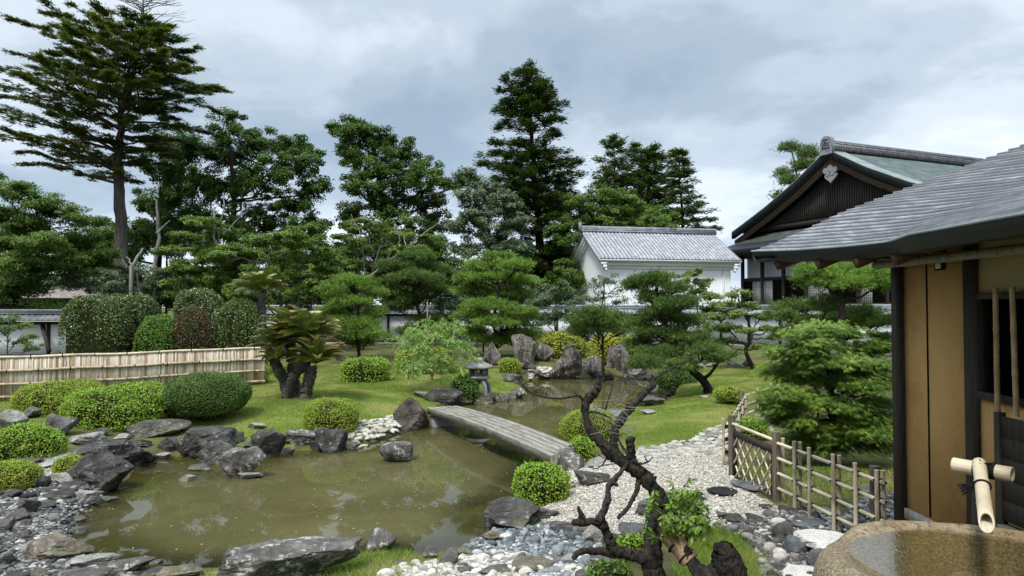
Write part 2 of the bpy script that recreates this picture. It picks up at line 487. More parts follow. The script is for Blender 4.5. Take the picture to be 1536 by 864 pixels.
ZONES = {
 'gravel_path': [TP([(852, 712), (880, 698), (935, 684), (985, 676), (1040, 668), (1082, 672), (1092, 700), (1112, 726), (1165, 758), (1186, 772), (1130, 786), (1070, 788), (1010, 802), (930, 802), (870, 796), (818, 782), (806, 768), (850, 744), (862, 728)]),
                 TP([(30, 728), (62, 700), (100, 688), (128, 694), (120, 712), (85, 726), (60, 735)])],
 'pebble_bed': [TP([(676, 858), (712, 815), (750, 792), (830, 788), (872, 796), (900, 812), (905, 864), (800, 880), (660, 880)]),
                TP([(-60, 760), (0, 738), (60, 732), (120, 728), (150, 742), (185, 738), (150, 760), (112, 795), (128, 826), (200, 862), (230, 905), (-100, 940)]),
                TP([(560, 870), (600, 846), (680, 840), (730, 830), (900, 850), (900, 900), (560, 900)]),
                TP([(1072, 786), (1140, 778), (1190, 770), (1260, 775), (1300, 745), (1400, 735), (1420, 800), (1260, 880), (1230, 960), (1190, 900), (1130, 820)])],
 'lawn': [TP([(-40, 590), (395, 566), (400, 545), (520, 548), (720, 548), (768, 562), (790, 590), (735, 602), (660, 604), (600, 632), (560, 645), (520, 640), (452, 668), (420, 676), (378, 672), (340, 665), (300, 660), (240, 645), (0, 622), (-60, 625)]),
          TP([(905, 668), (900, 640), (940, 612), (1005, 602), (1015, 585), (1040, 560), (1050, 550), (1150, 540), (1230, 545), (1300, 560), (1200, 585), (1122, 600), (1096, 636), (1082, 648), (1040, 664), (960, 676)]),
          TP([(300, 900), (310, 862), (420, 850), (540, 826), (535, 795), (606, 812), (640, 850), (600, 866), (560, 905)]),
          TP([(1000, 960), (1020, 810), (1060, 784), (1105, 800), (1160, 850), (1200, 960)])],
}
def zone_of(P):
    z = np.zeros(P.shape[:-1], int)
    for k, nm in enumerate(('lawn', 'pebble_bed', 'gravel_path')):
        for poly in ZONES[nm]:
            wob = .05 * sine_noise(P, 9, 5) + .04 * sine_noise(P, 23, 6)
            z = np.where(poly_sd(P, poly) + wob < 0, k + 1, z)
    return z

def axis(parts):
    a = []
    for lo, hi, n in parts: a += list(np.linspace(lo, hi, n, endpoint=False))
    return np.array(a + [parts[-1][1]])
gx = axis([(-900, -120, 8), (-120, -30, 18), (-30, -11, 40), (-11, 8, 230), (8, 30, 50), (30, 120, 18), (120, 900, 8)])
gy = axis([(-300, -20, 8), (-20, 2, 22), (2, 5, 14), (5, 13, 110), (13, 32, 165), (32, 60, 30), (60, 1500, 14)])
X, Y_ = np.meshgrid(gx, gy, indexing='ij')
Zt = H(X, Y_)
PT = np.stack([X, Y_, Zt], -1)
cx = (X[:-1, :-1] + X[1:, 1:]) / 2; cy = (Y_[:-1, :-1] + Y_[1:, 1:]) / 2
zid = zone_of(np.stack([cx, cy], -1))
m_, n_ = X.shape
ii, jj = np.meshgrid(np.arange(m_ - 1), np.arange(n_ - 1), indexing='ij')
FQ = np.stack([ii * n_ + jj, (ii + 1) * n_ + jj, (ii + 1) * n_ + jj + 1, ii * n_ + jj + 1], -1)

m = M('lawn turf', .95, .1)
n1 = m.noise(.55, 5, .6); n2 = m.noise(9, 6, .7)
c = m.ramp(n1, [(.36, (.085, .12, .02)), (.5, (.135, .175, .032)), (.62, (.20, .205, .06))])
m.color(m.mix(m.mul(m.step(n2, .52, .72), .5), c, (.22, .20, .08))); m.bump(m.noise(60, 4, .8), .02); MAT['lawn'] = m.m
m = M('mossy soil', 1.0, .05)
n1 = m.noise(.9, 6, .65); n2 = m.noise(14, 5, .7)
c = m.ramp(n1, [(.36, (.055, .05, .025)), (.5, (.075, .08, .03)), (.62, (.10, .115, .03))])
m.color(m.mix(m.step(n2, .48, .7), c, (.10, .075, .045))); m.bump(n2, .03); MAT['soil'] = m.m
m = M('white gravel', .9, .2)
v1 = m.voro(38); v2 = m.n('ShaderNodeTexVoronoi'); v2.inputs['Scale'].default_value = 38; m.l(m.tc.outputs['Object'], v2.inputs['Vector'])
c = m.mix(.6, (.40, .365, .30), v2.outputs['Color'], 'SOFT_LIGHT')
m.color(m.mix(m.step(v1, .35, .6), m.mix(.45, c, (.48, .45, .38)), (.18, .16, .12))); m.bump(v1, -.01); MAT['gravel'] = m.m
m = M('pebble ground', .95, .2)
v1 = m.voro(30)
m.color(m.ramp(v1, [(.1, (.12, .12, .115)), (.5, (.05, .048, .045)), (.8, (.02, .02, .02))])); m.bump(v1, -.015); MAT['pebground'] = m.m
for k, (nm, mt) in enumerate([('ground', 'soil'), ('lawn', 'lawn'), ('pebble_bed', 'pebground'), ('gravel_path', 'gravel')]):
    F = FQ[zid == k]
    used, inv = np.unique(F, return_inverse=True)
    g = Geo().add(PT.reshape(-1, 3)[used], inv.reshape(F.shape))
    tag(g.build(nm, MAT[mt], smooth_=True), kind='structure')

# water: one flat sheet, turbidity read from the depth of the bed below it
wx = np.linspace(POND[:, 0].min() - .5, POND[:, 0].max() + .5, 130); wy = np.linspace(POND[:, 1].min() - .5, POND[:, 1].max() + .5, 170)
WX, WY = np.meshgrid(wx, wy, indexing='ij')
WZ = np.zeros_like(WX)
WS = poly_sd(np.stack([WX, WY], -1), POND)
keepv = WS < .35
mm, nn = WX.shape
ii, jj = np.meshgrid(np.arange(mm - 1), np.arange(nn - 1), indexing='ij')
F = np.stack([ii * nn + jj, (ii + 1) * nn + jj, (ii + 1) * nn + jj + 1, ii * nn + jj + 1], -1).reshape(-1, 4)
F = F[keepv.reshape(-1)[F].all(1)]
used, inv = np.unique(F, return_inverse=True)
WV = np.stack([WX, WY, WZ], -1).reshape(-1, 3)[used]
g = Geo().add(WV, inv.reshape(F.shape), np.maximum(0, -H(WV[:, 0], WV[:, 1])))
m = M('pond water', .03, .5)
m.b.inputs['IOR'].default_value = 1.33
vv = m.mapping((1, 1.3, 1))
m.color(m.ramp(m.noise(.35, 4, .6, vv, 1.0), [(.35, (.070, .064, .026)), (.55, (.086, .079, .033)), (.7, (.105, .094, .040))]))
nz = m.noise(3.0, 3, .5, vv, .2)
m.bump(nz, .0012, .03)
tr = m.n('ShaderNodeBsdfTransparent'); tr.inputs[0].default_value = (.8, .78, .55, 1)
ms = m.n('ShaderNodeMixShader')
m.l(m.step(m.attr('depth'), -.05, .30), ms.inputs[0]); m.l(tr.outputs[0], ms.inputs[1]); m.l(m.b.outputs[0], ms.inputs[2])
gl = m.n('ShaderNodeBsdfGlossy'); gl.inputs['Roughness'].default_value = .0
fr = m.n('ShaderNodeFresnel'); fr.inputs['IOR'].default_value = 1.5
m.l([l.from_socket for l in m.t.links if l.to_node == m.b and l.to_socket.name == 'Normal'][0], gl.inputs['Normal'])
m2 = m.n('ShaderNodeMixShader'); m.l(fr.outputs[0], m2.inputs[0]); m.l(ms.outputs[0], m2.inputs[1]); m.l(gl.outputs[0], m2.inputs[2])
m.b.inputs['Specular IOR Level'].default_value = 0
m.l(m2.outputs[0], m.out.inputs[0]); MAT['water'] = m.m
tag(g.build('pond_water', MAT['water'], smooth_=True, attr='depth'), kind='structure')
# ------------------------------------------------------------ roofs and buildings
def roof_grid(E0, E1, R1, R0, ncol, nrow, roll, step, sub=6, sag=0.0, colw=None):
    E0, E1, R1, R0 = [np.array(p, float) for p in (E0, E1, R1, R0)]
    nor = unit(np.cross(E1 - E0, R0 - E0))
    if nor[2] < 0: nor = -nor
    ts = []; off = []
    for r in range(nrow):
        for q in ((0.0, 1.0), (.92, .12)):
            ts.append((r + q[0]) / nrow); off.append(q[1] * step)
    ts.append(1.0); off.append(0)
    us = np.linspace(0, 1, ncol * sub + 1)
    wid = np.linalg.norm(E1 - E0)
    P = []
    for t, o in zip(ts, off):
        a = E0 + (R0 - E0) * t; b = E1 + (R1 - E1) * t
        # keep the tile columns parallel to the slope: phase from real distance along the eave direction
        row = a + (b - a) * us[:, None]
        s = ((row - E0) @ unit(E1 - E0)) / wid * ncol
        d = roll * np.maximum(0, np.sin(2 * math.pi * s)) ** .6 if roll else np.zeros(len(us))
        sg = -sag * 4 * t * (1 - t)
        P.append(row + nor * (d + o)[:, None] + np.array([0, 0, 1.0]) * sg)
    return np.array(P)
def slab_under(g, E0, E1, R1, R0, th):
    q = [np.array(p, float) for p in (E0, E1, R1, R0)]
    d = np.array([0, 0, -th])
    V = q + [p + d for p in q]
    g.add([p - np.array([0, 0, .012]) for p in V[:4]] + V[4:], [(0, 1, 2, 3), (7, 6, 5, 4), (0, 4, 5, 1), (1, 5, 6, 2), (2, 6, 7, 3), (3, 7, 4, 0)])
def ridge_tiles(g, a, b, w, h, n=0, r=.07):
    a = np.array(a, float); b = np.array(b, float)
    for k, (ww, hh) in enumerate(((w, h * .4), (w * .8, h * .35), (w * .66, h * .25))):
        z = sum((h * .4, h * .35, h * .25)[:k]) + hh / 2
        g.beam(a + [0, 0, z], b + [0, 0, z], ww, hh - .012)
    g.tube([a + [0, 0, h], b + [0, 0, h]], r, 8)

# --- plastered garden walls with tiled coping
def garden_wall(name, a, b, zb, hw, label, post_gap=2.7, mat_tile='tile', z1=None, eave=.42, step_name='wall'):
    a = np.array([*a, zb]); b = np.array([*b, zb if z1 is None else z1])
    root = thing(name, label, 'garden wall', a)
    d = unit((b - a) * [1, 1, 0]); s = np.array([-d[1], d[0], 0]);
    if s[1] > 0: s = -s                                   # s points to the garden side
    Ln = np.linalg.norm((b - a)[:2]); up = np.array([0, 0, 1.0])
    g = Geo(); g.beam(a + up * hw / 2, b + up * hw / 2, .22, hw); g.build('plaster_panel', MAT['plaster'], root)
    g = Geo(); g.beam(a + s * .13 + up * .07, b + s * .13 + up * .07, .16, .16); g.build('sill_beam', MAT['dark_wood'], root)
    g = Geo(); g.beam(a - up * .12, b - up * .12, .5, .24); g.build('footing', MAT['granite'], root)
    n = int(Ln / post_gap)
    for i in range(n + 1):
        p = a + (b - a) * ((i + .5) / (n + 1)) + s * .125
        Geo().obox(p + up * hw / 2, [d, s, up], [.065, .05, hw / 2]).build('post', MAT['dark_wood'], root)
    Geo().beam(a + s * .125 + up * (hw - .07), b + s * .125 + up * (hw - .07), .1, .12).build('head_beam', MAT['dark_wood'], root)
    top = up * (hw + .30); ev = up * (hw + .04)
    nc = max(4, int(Ln / .27))
    for sg in (1, -1):
        g = Geo(); P = roof_grid(a + s * sg * eave + ev, b + s * sg * eave + ev, b + s * sg * .02 + top, a + s * sg * .02 + top, nc, 2, .035, .02, 5)
        g.sheet(P); o = g.build('tile_slope', MAT[mat_tile], root, smooth_=False)
        g = Geo(); slab_under(g, a + s * sg * eave + ev, b + s * sg * eave + ev, b + top, a + top, .05); g.build('eave_board', MAT['plaster_grey'], root)
    g = Geo(); ridge_tiles(g, a + top, b + top, .24, .18); g.build('ridge', MAT[mat_tile], root)
    return root

WB = .74
garden_wall('garden_wall', (-19.2, 43.0), (11.8, 43.0), WB, 1.72, 'long white plaster wall with grey tiled coping running behind the pines across the back of the garden')
garden_wall('garden_wall', (12.1, 42.9), (17.6, 29.6), WB, 1.72, 'white plaster wall with tiled coping turning towards the viewer in front of the great hall')
garden_wall('garden_wall', (-30.0, 31.5), (-19.4, 31.5), .62, 1.62, 'short white plaster wall with dark tiled coping and a leaning prop behind the bamboo screen', mat_tile='tile_dark', eave=.62)
for ch in list(COL.objects):
    pass
lw = [o for o in COL.objects if o.name.startswith('garden_wall')][-1]
a = Wp(61, 505, 31.2); Geo().beam(Wp(63, 486, 31.35), Wp(74, 527, 30.6), .14, .12).build('prop', MAT['dark_wood'], lw)

# --- white storehouse
def local(o, fx, fy):
    fx = unit(np.array([*fx, 0.0])); fy = unit(np.array([*fy, 0.0])); o = np.array(o, float)
    return lambda u, v, z: o + fx * u + fy * v + np.array([0, 0, float(z)])
S = .92
al = math.radians(12)
Ls = local((6.6 * S, 50 * S, 0), (math.cos(al), math.sin(al)), (-math.sin(al), math.cos(al)))
sw, sl = 6.4, 9.1
root = thing('storehouse', 'white plastered storehouse with grey tiled gable roof beyond the garden wall', 'storehouse', Ls(sl / 2, sw / 2, .6))
ze, zr = 2.9 + 3.12, 2.9 + 5.15
g = Geo()
for q in ([Ls(0, 0, .5), Ls(sl, 0, .5), Ls(sl, 0, ze), Ls(0, 0, ze)], [Ls(0, sw, .5), Ls(sl, sw, .5), Ls(sl, sw, ze), Ls(0, sw, ze)]):
    g.add(q, [(0, 1, 2, 3)])
for u in (0, sl):
    g.add([Ls(u, 0, .5), Ls(u, sw, .5), Ls(u, sw, ze), Ls(u, sw / 2, zr - .1), Ls(u, 0, ze)], [(0, 1, 2, 3, 4)])
g.build('wall', MAT['plaster'], root)
g = Geo()                                               # stepped plaster cornice, front and back
for v0, sg in ((0, -1), (sw, 1)):
    for k in range(3):
        w_ = .12 + .16 * k; z0 = ze - .62 + .2 * k
        g.obox(Ls(sl / 2, v0 + sg * w_ / 2, z0 + .1), [Ls(1, 0, 0) - Ls(0, 0, 0), Ls(0, 1, 0) - Ls(0, 0, 0), (0, 0, 1)], [sl / 2 + .08 + .08 * k, w_ / 2, .0985])
for u0, sg in ((0, -1), (sl, 1)):                        # verge mouldings on the gables
    for k in range(3):
        w_ = .10 + .15 * k; dz = -.52 + .2 * k
        for v0, v1 in ((-.55, sw / 2), (sw + .55, sw / 2)):
            za = ze - .22 + dz; zb = zr + dz - .02
            g.beam(Ls(u0 + sg * w_ / 2, v0, za), Ls(u0 + sg * w_ / 2, v1, zb), w_, .2)
g.build('cornice', MAT['plaster'], root)
for sg, vE in ((1, -.62), (-1, sw + .62)):
    zE = ze - .16
    E0, E1, R1, R0 = Ls(-.52, vE, zE + .14), Ls(sl + .5, vE, zE + .14), Ls(sl + .5, sw / 2, zr + .12), Ls(-.52, sw / 2, zr + .12)
    g = Geo(); g.sheet(roof_grid(E0, E1, R1, R0, 38, 13, .055, .045, 6)); g.build('roof_slope', MAT['tile'], root)
    g = Geo(); slab_under(g, E0, E1, R1, R0, .13); g.build('eave', MAT['plaster_grey'], root)
g = Geo(); ridge_tiles(g, Ls(-.6, sw / 2, zr + .1), Ls(sl + .6, sw / 2, zr + .1), .42, .34, r=.1)
g.obox(Ls(-.66, sw / 2, zr + .42), [Ls(1, 0, 0) - Ls(0, 0, 0), Ls(0, 1, 0) - Ls(0, 0, 0), (0, 0, 1)], [.06, .2, .36]); g.build('ridge', MAT['tile'], root)
g = Geo(); g.obox(Ls(sl - .6, -.06, 3.6), [Ls(1, 0, 0) - Ls(0, 0, 0), Ls(0, 1, 0) - Ls(0, 0, 0), (0, 0, 1)], [.04, .05, 2.3]); g.build('downpipe', MAT['plaster_grey'], root)

# --- great hall with copper hip-and-gable roof
A = np.array([22.4, 48.0]); K = 1.2
U = unit(np.array([14.3, 5.9])); V_ = np.array([-U[1], U[0]])
Lh = local((*A, 0), U, V_)
root = thing('great_hall', 'great hall with green copper hip-and-gable roof and dark latticed gable', 'hall', Lh(8, 0, .6))
zR = EYE + 10.75; RL = 22.0
prof_v = np.array([0, 3, 6, 8.4, 9.8]); prof_z = np.array([zR, zR - 1.75, zR - 3.2, zR - 4.2, zR - 4.75])
def zprof(v): return float(np.interp(abs(v), prof_v, prof_z))
vv_ = np.linspace(0, prof_v[-1], 17)
zz_ = np.interp(vv_, prof_v, prof_z)
zz_ = zz_ + .0
ov = .75 * K
for sg in (1, -1):
    g = Geo(); P = []
    for v, z in zip(vv_, zz_):
        for dz in (0, -.035):
            P.append([Lh(u, sg * v, z + dz) for u in np.linspace(-ov, RL, 12)])
    g.sheet(P); g.build('roof_slope', MAT['copper'], root)
    g = Geo(); P = []                                   # thick dark verge under the edge of the roof
    for lo in (0, 1):
        pass
    pts = [Lh(-ov, sg * v, z) for v, z in zip(vv_, zz_)]
    for i in range(len(pts) - 1):
        a, b = pts[i], pts[i + 1]; uu = Lh(1, 0, 0) - Lh(0, 0, 0)
        g.add([a, b, b - [0, 0, .5], a - [0, 0, .5], a + uu * .3, b + uu * .3, b + uu * .3 - [0, 0, .5], a + uu * .3 - [0, 0, .5]],
              [(0, 1, 2, 3), (4, 5, 6, 7), (3, 2, 6, 7)])
    g.build('verge', MAT['fascia'], root)
    g = Geo()
    for i in range(len(pts) - 1):                        # pale copper edging strip, slightly raised
        a, b = pts[i] + [0, 0, .02], pts[i + 1] + [0, 0, .02]; uu = Lh(1.25, 0, 0) - Lh(0, 0, 0)
        g.add([a, b, b + uu, a + uu, a + [0, 0, .05], b + [0, 0, .05], b + uu + [0, 0, .05], a + uu + [0, 0, .05]], [(4, 5, 6, 7), (0, 1, 5, 4), (3, 2, 6, 7)])
    g.build('roof_edge', MAT['copper_edge'], root)
    g = Geo()                                           # barge board
    for i in range(len(pts) - 1):
        a, b = pts[i] - [0, 0, .62], pts[i + 1] - [0, 0, .62]; uu = Lh(1, 0, 0) - Lh(0, 0, 0)
        g.add([a + uu * .3, b + uu * .3, b + uu * .3 - [0, 0, .42], a + uu * .3 - [0, 0, .42], a + uu * .42, b + uu * .42, b + uu * .42 - [0, 0, .42], a + uu * .42 - [0, 0, .42]],
              [(0, 1, 2, 3), (4, 5, 6, 7), (3, 2, 6, 7), (0, 1, 5, 4)])
    g.build('barge_board', MAT['barge'], root)
# gable wall and its vertical lattice
gb = 8.7; zb = EYE + 6.12
g = Geo(); pl = [Lh(.25, v, z - .55) for v, z in zip(vv_, zz_) if v < gb]
g.add([Lh(.25, 0, zb)] + pl, [(0, i, i + 1) for i in range(1, len(pl))])
pr = [Lh(.25, -v, z - .55) for v, z in zip(vv_, zz_) if v < gb]
g.add([Lh(.25, 0, zb)] + pr, [(0, i, i + 1) for i in range(1, len(pr))]); g.build('gable_wall', MAT['dark'], root)
g = Geo()
for k in range(-40, 41):
    v = k * .2
    z1 = zprof(v) - 1.0
    if z1 > zb + .1: g.obox(Lh(.15, v, (zb + z1) / 2), [Lh(1, 0, 0) - Lh(0, 0, 0), Lh(0, 1, 0) - Lh(0, 0, 0), (0, 0, 1)], [.05, .05, (z1 - zb) / 2])
for k in range(16):
    z = zb + .1 + k * .28
    vm = 0
    while zprof(vm) - 1.0 > z and vm < 8: vm += .05
    if vm > .3: g.obox(Lh(.19, 0, z), [Lh(1, 0, 0) - Lh(0, 0, 0), Lh(0, 1, 0) - Lh(0, 0, 0), (0, 0, 1)], [.03, vm, .035])
g.build('gable_lattice', MAT['lattice_wood'], root)
g = Geo(); g.obox(Lh(.05, 0, zb - .1), [Lh(1, 0, 0) - Lh(0, 0, 0), Lh(0, 1, 0) - Lh(0, 0, 0), (0, 0, 1)], [.2, gb + .3, .16]); g.build('gable_beam', MAT['dark_wood'], root)
# pendant ornament
g = Geo(); uu = Lh(1, 0, 0) - Lh(0, 0, 0); ax = Lh(0, 1, 0) - Lh(0, 0, 0)
cp = Lh(-.62, 0, zR - 1.75)
outl = []
for t in np.linspace(0, 2 * math.pi, 40, endpoint=False):
    x = .45 * math.sin(t) ** 3 * 1.15; y = .42 * (13 * math.cos(t) - 5 * math.cos(2 * t) - 2 * math.cos(3 * t) - math.cos(4 * t)) / 16
    outl.append(cp + ax * x + np.array([0, 0, y - .1]))
g.poly_extrude(outl, uu * .14)
for sx, sz, r in ((-.42, .38, .2), (.42, .38, .2), (0, .5, .24), (-.2, .15, .16), (.2, .15, .16)):
    c0 = cp + ax * sx + np.array([0, 0, sz]); g.tube([c0 - uu * .05, c0 + uu * .16], r, 14)
g.build('gable_pendant', MAT['crest'], root)
# lower skirt roof (hipped)
eu, evv = -2.2, 10.9; zE = EYE + 4.1; zT = zb - .12
def sheet_rows(E0, E1, R1, R0, rows, sag=0):
    E0, E1, R1, R0 = [np.array(p, float) for p in (E0, E1, R1, R0)]
    P = []
    for i in range(rows + 1):
        t = i / rows
        for o in ((0, -.04) if i < rows else (0,)):
            dz = -sag * 4 * t * (1 - t) + (o if i else 0)
            u = np.linspace(0, 1, 10)[:, None]
            P.append((E0 + (R0 - E0) * t) * (1 - u) + (E1 + (R1 - E1) * t) * u + [0, 0, dz])
    return P
up_c = .35
for nm_, q in (('skirt_roof', (Lh(eu, evv, zE + up_c), Lh(eu, -evv, zE + up_c), Lh(.3, -gb - .1, zT), Lh(.3, gb + .1, zT))),
               ('skirt_roof', (Lh(eu, evv, zE + up_c), Lh(RL + 3, evv, zE), Lh(RL, prof_v[-1] - .8, zz_[-1] - .1), Lh(.3, gb + .1, zT))),
               ('skirt_roof', (Lh(eu, -evv, zE + up_c), Lh(RL + 3, -evv, zE), Lh(RL, -prof_v[-1] + .8, zz_[-1] - .1), Lh(.3, -gb - .1, zT)))):
    g = Geo(); g.sheet(sheet_rows(*q, 16, .28)); g.build(nm_, MAT['copper'], root)
    g = Geo(); slab_under(g, q[0], q[1], np.array(q[2]) - [0, 0, .5], np.array(q[3]) - [0, 0, .5], .42); g.build('eave', MAT['fascia'], root)
# ridge with end tile and its square emblem
g = Geo(); ridge_tiles(g, Lh(-ov + .1, 0, zR - .1), Lh(RL, 0, zR - .1), .75, .62, r=.17)
for k in range(90):
    for sg in (-1, 1):
        u = -ov + .4 + k * .24
        g.tube([Lh(u, sg * .34, zR + .12), Lh(u, sg * .43, zR + .10)], .08, 8)
g.build('ridge', MAT['tile_dark'], root)
g = Geo(); pr = [(-.56, -.35), (-.50, .5), (-.38, .77), (-.18, .92), (.18, .92), (.38, .77), (.50, .5), (.56, -.35)]
g.poly_extrude([Lh(-ov - .12, a_, zR + b_) for a_, b_ in pr], (Lh(1, 0, 0) - Lh(0, 0, 0)) * .3)
ot = g.build('ridge_end_tile', MAT['tile'], root)
g = Geo()
for (a0, b0, a1, b1) in ((-.26, .12, .26, .12), (-.26, .68, .26, .68), (-.26, .06, -.26, .74), (.26, .06, .26, .74), (-.12, .32, .12, .32), (-.12, .5, .12, .5), (-.12, .3, -.12, .52), (.12, .3, .12, .52)):
    g.beam(Lh(-ov - .14, a0, zR + b0), Lh(-ov - .14, a1, zR + b1), .05, .06, up=Lh(1, 0, 0) - Lh(0, 0, 0))
g.build('emblem', MAT['tile_dark'], ot, origin=root.location)
# facades
wv = 8.8; wu = -.6
axs = [Lh(1, 0, 0) - Lh(0, 0, 0), Lh(0, 1, 0) - Lh(0, 0, 0), (0, 0, 1)]
g = Geo(); g.obox(Lh(RL / 2 - .3, 0, 3.6), axs, [RL / 2 - .1, wv, 3.1]); g.build('wall', MAT['plaster'], root)
g = Geo(); z0, z1, z2 = EYE + .2, EYE + 2.05, EYE + 4.2
for k in range(9):
    v = wv - k * (2 * wv / 8)
    g.obox(Lh(wu - .06, v, 3.6), axs, [.09, .12, 3.4])
for z in (z0 - .1, z1 + .06, .9):
    g.obox(Lh(wu - .05, 0, z), axs, [.07, wv, .13])
g.build('timber_frame', MAT['dark_wood'], root)
for k in range(8):
    v0 = wv - k * (2 * wv / 8) - .14; v1 = wv - (k + 1) * (2 * wv / 8) + .14; hw_ = (v0 - v1) / 2
    for h, (a0, a1) in enumerate(((v0, v0 - hw_), (v0 - hw_, v1))):
        c_ = Lh(wu - .03, (a0 + a1) / 2, (z0 + z1) / 2)
        paper = (k, h) in ((0, 1), (1, 0), (3, 0), (3, 1), (5, 0), (6, 1))
        if paper:
            fr_ = Geo().obox(c_, axs, [.02, hw_ / 2 - .03, (z1 - z0) / 2 - .02]).build('paper_screen', MAT['paper'], root)
            g = Geo(); q = hw_ / 2 - .03
            for t in np.linspace(-q, q, 7): g.obox(c_ + axs[1] * t - axs[0] * .035, axs, [.012, .014, (z1 - z0) / 2 - .02])
            for t in np.linspace(-(z1 - z0) / 2 + .02, (z1 - z0) / 2 - .02, 11): g.obox(c_ + np.array([0, 0, t]) - axs[0] * .032, axs, [.012, q, .014])
            g.build('screen_lattice', MAT['grey_wood'], fr_, origin=root.location)
        else:
            g = Geo().obox(c_, axs, [.02, hw_ / 2, (z1 - z0) / 2 - .005])
            for t in np.linspace(-(z1 - z0) / 2, (z1 - z0) / 2, 15)[1:-1]: g.obox(c_ + np.array([0, 0, t]) - axs[0] * .04, axs, [.02, hw_ / 2, .03])
            g.build('shutter', MAT['dark'], root)

# --- small hut roof beyond the left wall
Lq = local((-30.5, 44.0, 0), (1, .08), (-.08, 1))
root = thing('hut', 'small hut with weathered shingled roof among the trees behind the left garden wall', 'hut', Lq(2, 1.5, .7))
g = Geo(); g.obox(Lq(1.9, 1.6, 2.1), [Lq(1, 0, 0) - Lq(0, 0, 0), Lq(0, 1, 0) - Lq(0, 0, 0), (0, 0, 1)], [2.0, 1.4, 1.4])
m = M('pale clay plaster', .95, .1).color((.42, .36, .25)); MAT['clay_pale'] = m.m
g.build('wall', MAT['clay_pale'], root)
g = Geo()
for u in np.linspace(0, 3.8, 6): g.obox(Lq(u, .18, 2.1), [Lq(1, 0, 0) - Lq(0, 0, 0), Lq(0, 1, 0) - Lq(0, 0, 0), (0, 0, 1)], [.05, .05, 1.4])
g.build('timber_post', MAT['dark_wood'], root)
m = M('pale shingle', .8, .2); m.color(m.ramp(m.noise(3, 7, .7), [(.3, (.13, .11, .10)), (.7, (.33, .29, .27))])); MAT['shingle_pale'] = m.m
for sg, vE in ((0, -.5), (1, 3.7)):
    q = (Lq(-.7, vE, 3.42), Lq(4.5, vE, 3.42), Lq(4.0, 1.6, 4.3), Lq(.5, 1.6, 4.3))
    g = Geo(); g.sheet(roof_grid(*q, 4, 9, 0, .03, 4)); g.build('roof_slope', MAT['shingle_pale'], root)
    g = Geo(); slab_under(g, *q, .1); g.build('eave', MAT['dark_wood'], root)
g = Geo(); g.beam(Lq(.4, 1.6, 4.38), Lq(4.1, 1.6, 4.38), .4, .14); g.build('ridge', MAT['tile'], root)

# --- tea house
XW, YC = 3.78, 6.86
root = thing('tea_house', 'ochre clay tea house with dark posts and weathered shingled roof at the right edge', 'tea house', (XW + 2, 4.0, .6))
zs, zt = .98, 3.86
wy0, wy1, wz0, wz1 = 4.2, 5.62, 2.22, 2.96              # window opening
g = Geo()
XI = XW + .09
g.box((XW, 5.83, zs), (XI, YC - .1, zt))               # between corner and middle post
g.box((XW, wy0, zs), (XI, 5.67, wz0)); g.box((XW, 1.0, zs), (XI, wy0, zt))
wallo = g.build('wall', MAT['ochre'], root)
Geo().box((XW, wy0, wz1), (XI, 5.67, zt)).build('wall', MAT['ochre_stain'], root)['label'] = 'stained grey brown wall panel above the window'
Geo().box((XW + .02, YC - .09, zs), (8.6, YC - .02, 3.5)).build('wall', MAT['ochre'], root)
Geo().box((XW - .008, 6.365, zs + .02), (XW + .006, 6.38, 3.5)).build('wall_seam', MAT['dark'], root)
Geo().box((XW - .05, YC - .11, .6), (XW + .1, YC + .03, 3.62)).build('corner_post', MAT['dark_wood'], root)
Geo().box((XW - .025, 5.67, .6), (XW + .1, 5.83, zt)).build('middle_post', MAT['dark_wood'], root)
Geo().box((XW - .035, 1.0, zs - .12), (XW + .1, 5.67, zs)).build('sill_beam', MAT['grey_wood'], root)
Geo().box((XW - .035, 5.83, zs - .10), (XW + .1, YC - .12, zs)).build('sill_beam', MAT['grey_wood'], root)
g = Geo(); g.box((XW - .02, .8, .3), (8.8, YC - .12, zs - .13)); g.build('plinth', MAT['plaster_grey'], root)
win = Geo().box((XW - .03, wy0, wz0 - .06), (XW + .1, 5.67, wz0)).build('window', MAT['dark_wood'], root)
Geo().box((XW - .02, wy0, wz1), (XW + .1, 5.67, wz1 + .05)).build('lintel', MAT['brown_wood'], win, origin=root.location)
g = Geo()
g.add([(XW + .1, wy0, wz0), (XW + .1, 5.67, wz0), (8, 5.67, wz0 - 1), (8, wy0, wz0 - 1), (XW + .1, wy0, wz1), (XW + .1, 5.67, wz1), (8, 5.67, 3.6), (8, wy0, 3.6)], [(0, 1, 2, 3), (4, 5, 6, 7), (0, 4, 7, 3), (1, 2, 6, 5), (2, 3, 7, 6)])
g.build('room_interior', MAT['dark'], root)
def bamboo_pts(a, b, n=5):
    a = np.array(a, float); b = np.array(b, float); out = []; rr = []
    for i in range(n):
        t0, t1 = i / n, (i + 1) / n
        for t, r in ((t0 + .004, 1.08), (t0 + .03, .96), (t1 - .03, .96), (t1 - .004, 1.08)):
            out.append(a + (b - a) * t); rr.append(r)
    return np.array(out), np.array(rr)
for yy, jl in ((5.37, 0), (5.17, .02), (4.95, 0), (4.73, .01), (4.5, 0)):
    p, r = bamboo_pts((XW - .07, yy, wz0 - .13), (XW - .07, yy + jl, wz1 + .09), 3)
    Geo().tube(p, r * .021, 10).build('window_bar', MAT['tan_cane'], win, origin=root.location, smooth_=True)
p, r = bamboo_pts((3.58, 6.9, EYE + .405), (3.58, 1.5, EYE + .405), 9)
Geo().tube(p, r * .04, 10).build('eave_pole', MAT['grey_wood'], root, smooth_=True)
Geo().box((XW - .03, 5.7, EYE + .60), (XW + .1, YC, EYE + .70)).build('wall_plate', MAT['dark_wood'], root)
